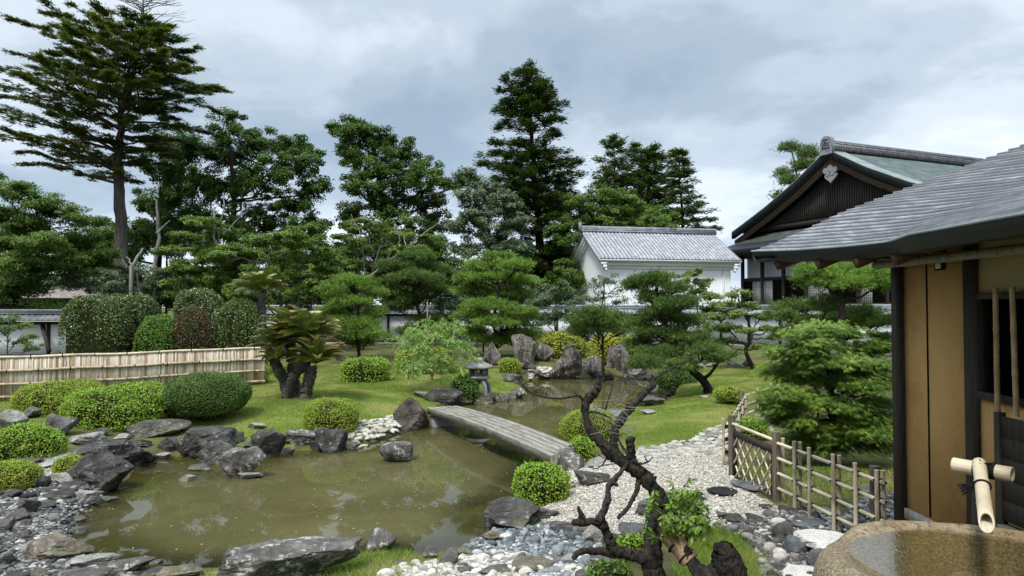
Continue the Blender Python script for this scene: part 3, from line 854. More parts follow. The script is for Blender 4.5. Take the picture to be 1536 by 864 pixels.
# small plaque with a paper slip
pc = Wp(1411, 391, 6.15); pc[0] = XW
pq = Geo().add([(XW - .03, 6.15 + y, pc[2] + z) for y, z in ((-.085, .09), (.085, .09), (.055, -.085), (-.055, -.085))] + [(XW - .001, 6.15 + y, pc[2] + z) for y, z in ((-.085, .09), (.085, .09), (.055, -.085), (-.055, -.085))],
         [(0, 1, 2, 3), (4, 5, 6, 7), (0, 1, 5, 4), (1, 2, 6, 5), (2, 3, 7, 6), (3, 0, 4, 7)]).build('plaque', MAT['dark_wood'], root)
Geo().box((XW - .036, 6.115, pc[2] - .07), (XW - .031, 6.185, pc[2] + .075)).build('paper_slip', MAT['paper'], pq, origin=root.location)
g = Geo()
for col in range(2):
    for k in range(6):
        z = pc[2] + .055 - k * .021; y = 6.135 + col * .028
        g.box((XW - .0385, y - .009, z - .002), (XW - .0368, y + .009, z + .002)); g.box((XW - .0385, y - .002, z - .008), (XW - .0368, y + .002, z + .008))
g.build('lettering', MAT['red'], pq, origin=root.location)
# roof: eave line, hip towards the far end
eave = [(2.92, -1.0, .52), (2.92, 5.02, .52), (2.99, 5.42, .505), (2.86, 5.9, .505), (2.66, 6.6, .525), (2.47, 7.2, .56)]
eave = np.array(eave); RX = 6.2; slope = .50
ys = np.concatenate([np.linspace(-1, 5.02, 7), np.linspace(5.12, 7.2, 22)])
ex = np.interp(ys, eave[:, 1], eave[:, 0]); ez = np.interp(ys, eave[:, 1], eave[:, 2])
C0 = np.array([2.47, 7.2, EYE + .56])
NR = 72
def xs_(y): return 2.92 - .45 * np.clip((y - 4.4) / 2.8, 0, 1) ** 1.15
def zs2(y): return .515 + .045 * smooth((y - 4.6) / 2.6)
def roof_pt(k, t):
    y = ys[k]; x0 = ex[k]
    xm = min(RX, 2.47 + (7.2 - y)) if y > 3.47 else RX        # hip line or ridge
    xm = max(xm, x0)
    x = x0 + (xm - x0) * t if False else x0 + (RX - x0) * t
    return x
rows = []
for r in range(NR):
    for q, o in ((0, .0), (.04, .017), (.98, .0)):
        t = (r + q) / NR; row = []
        for k in range(len(ys)):
            x = ex[k] + (RX - ex[k]) * t
            y = ys[k]; yh = 7.2 - (x - 2.47)                  # hip at this x
            # squeeze the row so that it ends on the hip
            yy = -1 + (y + 1) * (yh + 1) / 8.2
            xa, za = xs_(yy), zs2(yy); kx = (np.interp(yy, eave[:, 1], eave[:, 0]) - xa) * max(0, 1 - t / .16); kz = (np.interp(yy, eave[:, 1], eave[:, 2]) - za) * max(0, 1 - t / .16)
            x0, z0 = xa, za
            xx = x0 + (RX - x0) * t
            yh2 = 7.2 - (xx - 2.47); yy = -1 + (y + 1) * (yh2 + 1) / 8.2
            z = EYE + z0 + slope * (xx - x0) + .03 * (xx - x0) ** 2 / 4 + o
            # the hip corner is lifted a little
            z += .06 * smooth((yy - (yh2 - 1.6)) / 1.6) * min(1, (xx - x0) / .5)
            row.append((xx + kx, yy, z + kz))
        rows.append(row)
rows = np.array(rows)
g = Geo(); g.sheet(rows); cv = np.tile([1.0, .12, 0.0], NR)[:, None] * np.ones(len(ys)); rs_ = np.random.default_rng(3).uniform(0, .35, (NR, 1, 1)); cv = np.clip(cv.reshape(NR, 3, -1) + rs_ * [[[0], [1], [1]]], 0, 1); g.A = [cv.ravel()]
g.build('roof_slope', MAT['shingle'], root, attr='course')
# far hip face and back slope
hip = rows[:, -1]
g = Geo(); mir = hip.copy(); mir[:, 0] = 2 * RX - mir[:, 0]
g.sheet(np.stack([hip, mir], 1)).build('roof_hip', MAT['shingle'], root)
bk = rows[1::6].copy(); bk[:, :, 0] = 2 * RX - bk[:, :, 0]
Geo().sheet(bk).build('roof_slope', MAT['shingle'], root)
# fascia (two boards) and underside
first = rows[1]
g = Geo(); g.sheet([first + [0, 0, -.016], first + [.0, 0, -.06], first + [.03, 0, -.064], first + [.05, 0, -.115], first + [.09, 0, -.118], first + [.3, 0, -.10]])
g.build('eave_edge', MAT['fascia'], root)
g = Geo(); g.sheet([first + [0, 0, .003], first + [-.012, 0, .0], first + [-.012, 0, -.016], first + [0, 0, -.018]]); g.build('roof_edge', MAT['copper_edge'], root)
und = rows[1::9].copy(); und[:, :, 2] -= .11; und[0, :, 0] += .06
Geo().sheet(und).build('soffit', MAT['brown_wood'], root)
e2 = np.array([first[-1], mir[0]])
g = Geo(); g.sheet([e2 + [0, 0, -.016], e2 + [0, -.05, -.115], e2 + [0, -.3, -.1]]); g.build('eave_edge', MAT['fascia'], root)
for yy in (5.55, 5.95, 6.4, 6.95):
    x0 = float(np.interp(yy, eave[:, 1], eave[:, 0])); z0 = EYE + float(np.interp(yy, eave[:, 1], eave[:, 2]))
    Geo().beam((x0 + .08, yy, z0 - .14), (4.3, yy - .05, z0 - .17 + slope * (4.2 - x0) * .93), .075, .085).build('rafter', MAT['brown_wood'], root)
Geo().beam((2.66, 7.0, EYE + .42), (4.6, 5.3, EYE + 1.30), .1, .1).build('hip_rafter', MAT['brown_wood'], root)
for yy in ():
    Geo().beam((3.02, yy, EYE + .37), (4.3, yy, EYE + .37 + slope * 1.24), .06, .07).build('rafter', MAT['dark_wood'], root)
# dark boarded wing panel
pn = thing('board_screen', 'dark boarded screen panel standing by the basin at the right edge', 'screen panel', (3.56, 4.6, .6))
g = Geo()
for k in range(5):
    z = 1.36 + k * .15; g.box((3.545, 3.6, z), (3.565, 5.1, z + .146))
g.build('boards', MAT['dark_wood'], pn)
Geo().box((3.53, 5.1, .5), (3.585, 5.155, 2.13)).build('post', MAT['dark_wood'], pn)
Geo().box((3.53, 3.5, .5), (3.585, 3.6, 2.13)).build('post', MAT['dark_wood'], pn)
Geo().box((3.5, 3.6, 1.28), (3.6, 5.1, 1.33)).build('rail', MAT['grey_wood'], pn)
pn = thing('shutter_case', 'narrow dark timber case just outside the tea house corner', 'shutter case', (4.1, 7.45, .6))
Geo().box((4.06, 7.42, .6), (4.14, 7.5, 2.36)).build('post', MAT['dark_wood'], pn)
Geo().box((4.02, 7.38, 2.36), (4.6, 7.54, 2.40)).build('cap_board', MAT['grey_wood'], pn)
Geo().box((4.14, 7.44, .7), (4.6, 7.48, 2.34)).build('board', MAT['dark_wood'], pn)
# ------------------------------------------------------------ rocks
def icosphere(sub):
    t = (1 + 5 ** .5) / 2
    V = [(-1, t, 0), (1, t, 0), (-1, -t, 0), (1, -t, 0), (0, -1, t), (0, 1, t), (0, -1, -t), (0, 1, -t), (t, 0, -1), (t, 0, 1), (-t, 0, -1), (-t, 0, 1)]
    F = [(0, 11, 5), (0, 5, 1), (0, 1, 7), (0, 7, 10), (0, 10, 11), (1, 5, 9), (5, 11, 4), (11, 10, 2), (10, 7, 6), (7, 1, 8), (3, 9, 4), (3, 4, 2), (3, 2, 6), (3, 6, 8), (3, 8, 9), (4, 9, 5), (2, 4, 11), (6, 2, 10), (8, 6, 7), (9, 8, 1)]
    V = [unit(v) for v in V]
    for _ in range(sub):
        c = {}; F2 = []
        def mid(a, b):
            k = (min(a, b), max(a, b))
            if k not in c: V.append(unit(V[a] + V[b])); c[k] = len(V) - 1
            return c[k]
        for a, b, d in F:
            x, y, z = mid(a, b), mid(b, d), mid(d, a); F2 += [(a, x, z), (b, y, x), (d, z, y), (x, y, z)]
        F = F2
    return np.array(V), np.array(F)
ICO = {k: icosphere(k) for k in (0, 1, 2, 3, 4, 5)}
def rock_shape(seed, sub=4, planes=14, shape='block', rough=.035):
    r = np.random.default_rng(seed); D, F = ICO[sub]
    nrm_ = unit(r.normal(size=(planes, 3)) * [1, 1, .9]); c = r.uniform(.62, 1.0, planes)
    if shape == 'flat':
        nrm_ = np.vstack([nrm_, unit([[.05, -.08, 1.0]]), unit([[.25, .1, 1.0]])]); c = np.append(c, [.62, .7])
    if shape == 'peak':
        a = r.uniform(0, 6.28) + np.arange(4) * 1.57
        nrm_ = np.vstack([nrm_[nrm_[:, 2] < .3], unit(np.stack([np.cos(a), np.sin(a), np.full(4, .62)], 1))]); c = np.append(c[:len(nrm_) - 4], r.uniform(.5, .62, 4))
    if shape == 'round':
        c = r.uniform(.88, 1.05, planes)
    dn = D @ nrm_.T
    q = np.where(dn > .02, c / np.maximum(dn, .02), 50)
    k = 26 if shape != 'round' else 6
    R = np.minimum((q ** -k).sum(1) ** (-1 / k), 1.6)
    V = D * R[:, None]
    n = fbm(V, 3.2, seed, 5, .6)
    rid = np.abs(sine_noise(V, 5, seed + 5))
    V = V + D * (rough * n - rough * .9 * (rid < .12))[:, None]
    lo, hi = V.min(0), V.max(0)
    return (V - (lo + hi) / 2) / ((hi - lo) / 2), F
def place_geom(px, pyb, wpx, hpx, dr):
    """front foot pixel, width and apparent height in pixels -> centre, half sizes"""
    p = T(px, pyb); d = np.hypot(p[0], p[1]); Y = p[1]
    w_ = wpx * Y / FPX; dep = w_ * dr
    tanf = (EYE - p[2]) / d
    h = hpx * Y / FPX
    h = max(.45 * h, h - dep * .65 * tanf)
    c = np.array([p[0], p[1], p[2]])
    back = unit(np.array([p[0], p[1], 0.0]))
    c = c + back * dep * .45; 
    return c, w_ / 2, dep / 2, h
def rock(px, pyb, wpx, hpx, mat='rock_grey', shape='block', dr=.8, label='', seed=None, rot=None, group=None, name='rock', cat='rock', sink=.25, sub=None):
    c, rx, ry, h = place_geom(px, pyb, wpx, hpx, dr)
    s = seed if seed is not None else int(px * 7 + pyb)
    if sub is None: sub = 5 if wpx > 40 else 4 if wpx > 24 else 3
    V, F = rock_shape(s, sub, shape=shape, rough=.022 if shape == 'round' else .05)
    az = math.atan2(c[0], c[1])
    if rot is None: rot = 0
    V = V * [rx, ry, (h * (1 + sink)) / 2]
    ca, sa = math.cos(-az + rot), math.sin(-az + rot)
    V = V @ np.array([[ca, sa, 0], [-sa, ca, 0], [0, 0, 1]])
    base = c.copy()
    V = V + c + [0, 0, h / 2 - h * sink / 2]
    o = Geo().add(V, F).build(name, MAT[mat], origin=base, smooth_=shape == 'round')
    if shape != 'round':
        o.data.polygons.foreach_set('use_smooth', np.zeros(len(o.data.polygons), bool))
    return tag(o, label, cat, group)

R = rock
R(150, 740, 92, 72, 'rock_dark', 'peak', .8, "large dark pyramid shaped rock at the pond's left end", seed=12)
R(168, 700, 112, 46, 'rock_dark', 'flat', .7, 'wide dark flat-topped slab behind the pyramid rock', seed=4)
R(238, 658, 92, 30, 'rock_grey', 'flat', .6, 'long pale flat slab below the dark dome bush', seed=9)
R(262, 682, 50, 30, 'rock_grey', 'block', .7, 'squat grey rock below the long pale slab', seed=31)
R(312, 690, 92, 52, 'rock_dark', 'flat', .9, 'dark slanted slab rising towards the dome bush', seed=45)
R(327, 693, 56, 36, 'rock_grey', 'block', .7, 'pointed grey rock beside the lichened boulder', seed=17)
R(363, 720, 68, 56, 'rock_lichen', 'block', .8, 'craggy lichened boulder standing in the water by the left shore', seed=23)
R(403, 687, 52, 46, 'rock_dark', 'block', .6, 'dark upright pointed rock at the lawn edge beside the craggy boulder', seed=29)
R(376, 719, 38, 12, 'rock_pale', 'flat', .6, 'small flat pale stone lying in the water at the foot of the craggy boulder')
R(281, 722, 26, 11, 'rock_pale', 'block', .4, 'small broken stone alone in the shallow water')
R(300, 706, 34, 10, 'rock_grey', 'flat', .7, 'low flat stone just breaking the water near the left shore')
R(452, 674, 44, 30, 'rock_lichen', 'flat', .7, 'slanted lichened rock left of the dark rock under the clipped bush')
R(430, 682, 26, 12, 'rock_ochre', 'block', .7, 'small mossy rock at the water line')
R(497, 678, 50, 40, 'rock_dark', 'block', .7, 'dark blocky rock beneath the yellow green clipped bush')
R(526, 674, 24, 12, 'rock_grey', 'block', .7, 'small grey stone at the foot of the cobbles')
R(594, 695, 52, 36, 'rock_lichen', 'round', .9, 'smooth round boulder standing alone in the pond', seed=3)
R(617, 645, 56, 52, 'rock_brown', 'block', .8, 'big reddish brown block rock at the left end of the bridge', seed=61)
R(665, 608, 60, 28, 'rock_dark', 'block', .8, 'dark wedge rock just behind the left end of the bridge', seed=77)
R(640, 600, 40, 14, 'rock_pale', 'flat', .8, 'pale flat stone where the bridge meets the lawn')
R(738, 548, 27, 36, 'rock_stand', 'peak', .8, 'slim pointed standing rock behind the stone lantern', seed=5)
R(786, 550, 38, 50, 'rock_stand', 'block', .8, 'tall standing rock with a pale top left of the rock group', seed=18)
R(816, 543, 32, 31, 'rock_stand', 'block', .8, 'broad standing rock set back between the two tallest', seed=8)
R(848, 569, 52, 58, 'rock_stand', 'peak', .7, 'tallest jagged standing rock with its foot in the pond', seed=33)
R(887, 565, 36, 33, 'rock_stand', 'round', .8, 'rounded streaked rock between the jagged peak and the tilted one', seed=41)
R(931, 562, 46, 44, 'rock_stand', 'block', .7, 'tilted streaked rock near the trunk of the leaning pine', seed=52)
R(908, 570, 30, 12, 'rock_grey', 'block', .7, 'low rock at the water between the standing rocks')
R(958, 566, 30, 14, 'rock_pale', 'block', .7, 'pale low rock at the far corner of the pond')
R(945, 577, 24, 16, 'rock_dark', 'block', .7, 'dark rock standing in the far corner of the pond')
R(770, 574, 34, 14, 'rock_grey', 'flat', .8, 'flat grey stone by the shore beside the small round bush')
R(792, 556, 26, 16, 'rock_grey', 'block', .8, 'low grey stone at the foot of the tall standing rock')
R(800, 566, 36, 12, 'rock_grey', 'flat', .8, 'flat shore stone in front of the pebble beach')
R(777, 597, 22, 16, 'rock_lichen', 'block', .8, 'pale faced rock on the point of the lantern lawn', seed=9)
for k, (x, y, w_, h_) in enumerate([(692, 607, 30, 12), (712, 605, 26, 11), (731, 603, 30, 14), (752, 602, 26, 14), (766, 597, 20, 10), (778, 588, 14, 7)]):
    R(x, y, w_, h_, 'rock_grey', 'block', .7, 'low grey edging stone under the lantern lawn', group='edging stones under the lantern lawn')
for k, (x, y, w_, h_) in enumerate([(815, 569, 20, 7), (870, 568, 22, 8), (900, 566, 20, 8), (972, 570, 22, 9), (992, 572, 26, 11), (1008, 578, 20, 10)]):
    R(x, y, w_, h_, 'rock_grey', 'block', .7, 'small shore stone along the far edge of the pond', group='small stones along the far shore')
for k, (x, y, w_, h_) in enumerate([(1022, 560, 16, 12), (1034, 556, 18, 9), (1050, 553, 20, 9), (1068, 551, 18, 8)]):
    R(x, y, w_, h_, 'rock_pale', 'block', .7, 'pale small stone edging the far strip of lawn', group='pale stones edging the far lawn')
R(976, 610, 44, 15, 'rock_grey', 'flat', .8, 'grey flat rock at the right inlet of the pond')
R(973, 622, 26, 8, 'rock_pale', 'flat', .8, 'small pale stone set in the right lawn')
R(1058, 597, 18, 4, 'rock_pale', 'flat', .8, 'pale stepping stone in the right lawn')
R(1103, 552, 26, 11, 'rock_pale', 'block', .7, 'pale craggy rock at the foot of the bent maple')
R(1121, 551, 15, 16, 'rock_dark', 'peak', .8, 'small dark upright rock at the foot of the bent maple')
# left bank
R(20, 642, 44, 30, 'rock_pale', 'block', .8, 'pale rock at the left edge under the oval hedge', seed=2)
R(45, 628, 30, 18, 'rock_grey', 'block', .8, 'grey rock at the left edge above the lime bush')
R(92, 655, 44, 36, 'rock_grey', 'block', .8, 'grey blocky rock between the two lime hedges', seed=6)
R(132, 668, 50, 20, 'rock_pale', 'block', .8, 'pale rough rock below the lime hedge')
R(78, 703, 74, 22, 'rock_pale', 'flat', .9, 'flat pale slab between the two lime bushes on the left bank', seed=14)
R(40, 700, 44, 16, 'rock_grey', 'flat', .9, 'grey stone behind the lime bush at the left edge')
R(95, 728, 40, 20, 'rock_pale', 'block', .8, 'white streaked rock left of the pyramid rock')
R(58, 732, 34, 20, 'rock_dark', 'block', .8, 'dark stone beside the white gravel patch')
R(112, 735, 44, 14, 'rock_dark', 'flat', .6, 'dark low stone against the pyramid rock')
R(92, 752, 46, 20, 'rock_dark', 'block', .7, 'dark stone in the diagonal row across the pebbles, nearest the pyramid rock')
R(44, 772, 30, 28, 'rock_grey', 'block', .8, 'squarish pale topped stone in the diagonal row across the pebbles')
R(22, 786, 42, 22, 'rock_grey', 'block', .8, 'grey stone in the diagonal row near the left edge')
R(0, 802, 40, 26, 'rock_grey', 'block', .8, 'grey stone cut by the left edge at the end of the diagonal row')
R(128, 758, 44, 24, 'rock_pale', 'flat', .6, 'pale slanted flat stone at the water below the pyramid rock', seed=15)
R(92, 842, 90, 48, 'rock_ochre', 'block', .9, 'big brownish boulder lying on the pebbles at the lower left', seed=22)
R(118, 800, 28, 10, 'rock_grey', 'flat', .6, 'thin flat stone at the water edge beside the brown boulder')
R(140, 852, 74, 20, 'rock_pale', 'flat', .5, 'long pale wedge stone between brown boulder and water')
R(195, 860, 70, 24, 'rock_lichen', 'flat', .6, 'flat lichened stone with a dark split at the bottom of the photo')
R(130, 880, 80, 26, 'rock_grey', 'flat', .8, 'flat grey stone cut by the bottom edge at the left')
R(268, 868, 66, 26, 'rock_ochre', 'block', .8, 'rough mossy stone at the bottom edge left of the giant flat boulder')
R(10, 850, 34, 22, 'rock_dark', 'block', .8, 'dark stone on the pebbles in the bottom left corner')
R(430, 880, 232, 74, 'rock_lichen', 'flat', .42, 'giant flat lichened boulder along the near shore', seed=71, sub=5)
R(572, 828, 46, 38, 'rock_lichen', 'round', .8, 'rounded speckled rock on the near grass by the water', seed=14)
R(645, 838, 24, 22, 'rock_lichen', 'peak', .8, 'small pointed rock at the near shore')
R(673, 851, 30, 30, 'rock_grey', 'round', .8, 'small grey upright rock right of the near grass')
R(692, 836, 46, 14, 'rock_ochre', 'flat', .6, 'yellowish flat stone at the near shore')
R(738, 814, 32, 20, 'rock_ochre', 'block', .7, 'reddish brown broken stone below the dark block')
R(757, 812, 26, 14, 'white_rock', 'block', .7, 'bright white stone below the dark block')
R(770, 797, 92, 50, 'rock_dark', 'block', .75, 'large dark block rock by the near corner of the pond', seed=36)
R(740, 792, 34, 22, 'rock_dark', 'block', .75, 'dark stone leaning on the large block at the water')
R(815, 782, 50, 24, 'rock_grey', 'block', .75, 'rough grey stone right of the large dark block')
R(862, 799, 66, 18, 'rock_dark', 'flat', .7, 'low dark stone bordering the blue pebbles')
R(888, 729, 56, 26, 'rock_dark', 'block', .7, 'dark pale-streaked block standing on the white gravel', seed=19)
R(851, 707, 52, 34, 'rock_lichen', 'round', .8, 'rounded grey boulder at the right end of the bridge', seed=25)
R(868, 690, 20, 14, 'rock_grey', 'block', .8, 'small stone behind the rounded boulder at the bridge end')
R(845, 655, 18, 16, 'rock_dark', 'block', .8, 'dark stone at the water by the yellowish bush')
R(905, 700, 50, 18, 'rock_pale', 'flat', .8, 'pale flat stone behind the plum tree')
R(890, 820, 34, 42, 'rock_pale', 'block', .7, 'light grey upright stone between plum branches', seed=42)
R(951, 808, 48, 22, 'rock_blue', 'flat', .8, 'blue grey flat stone behind the plum trunk')
R(972, 775, 40, 28, 'rock_blue', 'block', .8, 'blue grey stone under the leafy plum shoots')
R(805, 862, 76, 26, 'rock_ochre', 'flat', .7, 'flat ochre and black stone at the bottom centre', seed=27)
R(742, 866, 50, 20, 'rock_grey', 'flat', .8, 'low greyish purple stone at the bottom centre')
R(905, 850, 44, 22, 'rock_lichen', 'block', .8, 'pale lichened stone below the lower plum branch')
for k, (x, y, w_, h_, mt) in enumerate([(212, 672, 30, 16, 'rock_grey'), (205, 650, 30, 14, 'rock_dark'), (184, 662, 26, 12, 'rock_pale'), (285, 668, 34, 20, 'rock_grey'), (345, 668, 40, 22, 'rock_dark'), (378, 676, 30, 18, 'rock_grey'), (385, 645, 26, 12, 'rock_pale'),
        (432, 668, 22, 14, 'rock_grey'), (475, 676, 22, 16, 'rock_dark'), (60, 660, 40, 18, 'rock_dark'), (20, 672, 34, 14, 'rock_grey'), (112, 640, 30, 16, 'rock_dark'), (150, 655, 26, 14, 'rock_grey'), (245, 688, 22, 10, 'rock_pale'), (222, 694, 26, 14, 'rock_dark'), (118, 690, 30, 12, 'rock_pale'), (140, 678, 26, 12, 'rock_grey')]):
    R(x, y, w_, h_, mt, 'block', .8, 'small filler stone wedged among the bigger rocks of the left bank', group='filler stones of the left bank', seed=300 + k)
for k, (x, y, w_, h_, mt) in enumerate([(15, 750, 34, 16, 'rock_dark'), (70, 765, 26, 14, 'rock_dark'), (165, 752, 26, 10, 'rock_grey'), (115, 782, 26, 9, 'rock_grey'), (30, 810, 26, 14, 'rock_grey'), (45, 830, 30, 16, 'rock_pale'), (20, 880, 44, 22, 'rock_dark'), (60, 868, 34, 16, 'rock_grey'), (160, 838, 22, 8, 'rock_pale'), (230, 868, 40, 16, 'rock_dark'), (235, 846, 20, 8, 'rock_grey')]):
    R(x, y, w_, h_, mt, 'block', .8, 'smaller stone lying among the dark pebbles of the left bank', group='loose stones on the left pebbles', seed=340 + k)
for k, (x, y, w_, h_, mt) in enumerate([(1120, 800, 24, 13, 'rock_grey'), (1150, 808, 22, 12, 'rock_pale'), (1140, 828, 26, 12, 'rock_grey'), (1165, 838, 26, 14, 'rock_ochre'), (1170, 860, 30, 16, 'rock_dark'), (1205, 770, 24, 12, 'rock_dark'), (1262, 760, 26, 12, 'rock_dark'), (1320, 752, 26, 12, 'rock_dark'), (1335, 765, 26, 12, 'rock_grey'), (1190, 786, 24, 11, 'rock_pale')]):
    R(x, y, w_, h_, mt, 'block', .8, 'loose stone lying among the river pebbles by the lattice fence', group='loose stones on the right pebbles', seed=380 + k)
for k, (x, y, w_, h_, mt) in enumerate([(700, 862, 30, 16, 'rock_grey'), (640, 862, 26, 12, 'rock_pale'), (850, 850, 30, 16, 'rock_pale'), (765, 845, 24, 10, 'rock_pale'), (925, 812, 26, 14, 'rock_dark'), (838, 795, 30, 14, 'rock_grey'), (600, 848, 20, 9, 'rock_grey'), (880, 872, 36, 18, 'rock_grey')]):
    R(x, y, w_, h_, mt, 'block', .8, 'loose stone lying on the pebbles at the near shore', group='loose stones on the near pebbles', seed=400 + k)
# stepping stones and right side
R(1083, 745, 46, 13, 'rock_black', 'round', 1.5, 'black oval stepping stone on the white gravel', seed=1, name='stepping_stone', cat='stepping stone', sink=.6)
R(1045, 752, 34, 12, 'rock_black', 'round', 1.6, 'smaller black stepping stone beside the leafy shoots', seed=2, name='stepping_stone', cat='stepping stone', sink=.6)
R(1125, 738, 58, 12, 'rock_blue', 'flat', 1.2, 'flat grey stepping stone at the gate', seed=12, name='stepping_stone', cat='stepping stone')
for x, y, w_, h_, mt in [(1088, 780, 28, 14, 'rock_grey'), (1103, 787, 32, 18, 'rock_dark'), (1134, 787, 32, 18, 'rock_dark'), (1158, 776, 28, 12, 'rock_blue'), (1182, 772, 30, 14, 'rock_dark'), (1148, 764, 20, 10, 'rock_dark')]:
    R(x, y, w_, h_, mt, 'block', .8, 'dark stone in the row between white gravel and dark pebbles', group='dark stones edging the white gravel')
R(1176, 812, 36, 28, 'rock_dark', 'round', .8, 'dark rounded stone at the left of the white slab', seed=5)
R(1196, 833, 38, 30, 'rock_blue', 'round', .8, 'bigger blue grey rounded stone below the dark one', seed=6)
R(1236, 856, 50, 34, 'rock_blue', 'round', .7, 'long blue grey stone next to the basin', seed=7)
R(1210, 796, 60, 16, 'rock_blue', 'flat', 1.0, 'flat blue grey stone under the lattice fence')
R(1238, 838, 92, 44, 'white_rock', 'flat', 1.0, 'broad white slab stone beside the basin', seed=91, sub=5)
R(1232, 775, 44, 14, 'rock_pale', 'flat', 1.0, 'pale flat stone behind the lattice fence')
R(1298, 742, 44, 14, 'rock_grey', 'flat', 1.0, 'grey flat stone by the tea house corner')
R(1205, 880, 60, 24, 'white_rock', 'flat', 1.2, 'pale slab cut by the bottom edge left of the basin', seed=33)

# pebbles
def scatter_poly(polys, n, r):
    """points spread over world polygons, blue-noise-like jitter"""
    out = []
    for poly, k in zip(polys, n):
        lo, hi = poly.min(0), poly.max(0); area = np.prod(hi - lo)
        P = r.uniform(lo, hi, size=(int(k * 8), 2)); s = poly_sd(P, poly) + .08 * sine_noise(P, 8, 5)
        P = P[s < 0][:k]; P = P[poly_sd(P, POND) > .0]
        out.append(P)
    return np.vstack(out)
def pebbles(name, P2, size, mat, label, seed=0, flat=.55, sub=1, lift=.25, cat='pebbles'):
    r = np.random.default_rng(seed); D, F = ICO[sub]; n = len(P2)
    z = H(P2[:, 0], P2[:, 1])
    vs_ = [D * (1 + .16 * sine_noise(D, 2.2, 100 + k)[:, None]) for k in range(8)]
    VV = np.stack(vs_)[r.integers(0, 8, n)]
    s = size * r.lognormal(0, .35, n)
    sc_ = np.stack([s * r.uniform(.8, 1.4, n), s * r.uniform(.6, 1.0, n), s * r.uniform(.35, .8, n) * flat / .55], 1)
    VV = VV * sc_[:, None, :]
    a = r.uniform(0, 6.28, n); tx = r.normal(0, .3, n)
    c1, s1 = np.cos(tx), np.sin(tx)
    Yt = VV[..., 1] * c1[:, None] - VV[..., 2] * s1[:, None]; Zt_ = VV[..., 1] * s1[:, None] + VV[..., 2] * c1[:, None]
    c2, s2 = np.cos(a)[:, None], np.sin(a)[:, None]
    Q = np.stack([VV[..., 0] * c2 - Yt * s2, VV[..., 0] * s2 + Yt * c2, Zt_], -1)
    Q += np.stack([P2[:, 0], P2[:, 1], z + sc_[:, 2] * lift + r.uniform(0, .6, n) * sc_[:, 2]], -1)[:, None]
    FF = F[None] + (np.arange(n) * len(D))[:, None, None]
    o = Geo().add(Q.reshape(-1, 3), FF.reshape(-1, 3)).build(name, MAT[mat], smooth_=True)
    return tag(o, label, cat, kind='stuff')
r_ = np.random.default_rng(21)
pb = ZONES['pebble_bed']
pebbles('pebbles', scatter_poly([pb[0]], [2600], r_), .026, 'peb_blue', 'blue grey pebbles heaped at the near right of the pond', 1)
pebbles('pebbles', scatter_poly([pb[1]], [9000], r_), .026, 'peb_dark', 'dark and silvery flat pebbles on the left bank', 2, flat=.4)
pebbles('pebbles', scatter_poly([pb[2]], [2600], r_), .028, 'peb_white', 'whitish rounded pebbles at the bottom centre', 3)
pebbles('pebbles', scatter_poly([pb[3]], [9000], r_), .024, 'peb_dark', 'dark river pebbles between lattice fence and grass at the right', 4)
pebbles('gravel_stones', scatter_poly(ZONES['gravel_path'], [22000, 1500], r_), .012, 'peb_white', 'fine white gravel spread over the path', 5, sub=0, cat='gravel')
bch = TP([(798, 552), (832, 552), (836, 568), (790, 572)])
pebbles('pebbles', scatter_poly([bch], [420], r_), .045, 'peb_white', 'pale pebble beach between the standing rocks', 6)

# cobbles and flagstones: individual stones
def stone_proto(seed, size, flat):
    V, F = rock_shape(seed, 3, shape='round', rough=.02)
    return V * np.array([size, size * .85, size * flat]), F
def paving(name, poly, spacing, mat, label, cat, group, size, flat=.35, maxn=300, seed=0, origin=0):
    r = np.random.default_rng(seed); lo, hi = poly.min(0), poly.max(0); pts = []
    yy = lo[1]; row = 0
    while yy < hi[1]:
        xx = lo[0] + (row % 2) * spacing / 2
        while xx < hi[0]:
            pts.append((xx + r.normal(0, spacing * .10), yy + r.normal(0, spacing * .10))); xx += spacing
        yy += spacing * .82; row += 1
    P = np.array(pts); P = P[poly_sd(P, poly) < 0]; P = P[poly_sd(P, POND) > -.05]
    P = P[np.argsort(P[:, 1])][:maxn]
    protos = []
    for k, p in enumerate(P):
        if k < 6:
            V, F = stone_proto(seed * 10 + k, size, flat)
            o = Geo().add(V, F).build(name, MAT[mat], smooth_=True); tag(o, label, cat, group)
            protos.append(o)
        else:
            o = protos[k % 6].copy(); COL.objects.link(o)
        o.location = (p[0], p[1], float(H(*p)) + size * flat * .12); o.rotation_euler = (r.normal(0, .05), r.normal(0, .05), r.uniform(0, 6.28))
        s = r.uniform(.85, 1.15); o.scale = (s, s * r.uniform(.85, 1.1), 1)
    return len(P)
m = M('flag stones', .9, .25)
oi = m.n('ShaderNodeObjectInfo')
c = m.ramp(oi.outputs['Random'], [(0, (.13, .125, .11)), (.35, (.24, .23, .20)), (.75, (.37, .35, .30)), (1, (.26, .21, .15))])
m.color(m.mix(m.step(m.noise(9, 6, .7), .5, .75), c, (.12, .115, .10))); m.bump(m.noise(20, 4), .01); MAT['flag'] = m.m
m = M('pale cobble', .9, .2); oi = m.n('ShaderNodeObjectInfo')
m.color(m.mix(m.step(m.noise(9, 5, .7), .5, .8), m.ramp(oi.outputs['Random'], [(0, (.20, .19, .15)), (.5, (.33, .315, .26)), (1, (.44, .42, .36))]), (.2, .19, .14))); MAT['cobble2'] = m.m
n1 = paving('cobble', TP([(512, 670), (518, 642), (545, 630), (592, 624), (600, 645), (562, 662), (532, 676)]), .18, 'cobble2', 'rounded pale cobble paving the pond edge below the lawn', 'cobble', 'pale cobbles at the pond edge', .102, .5, seed=3)
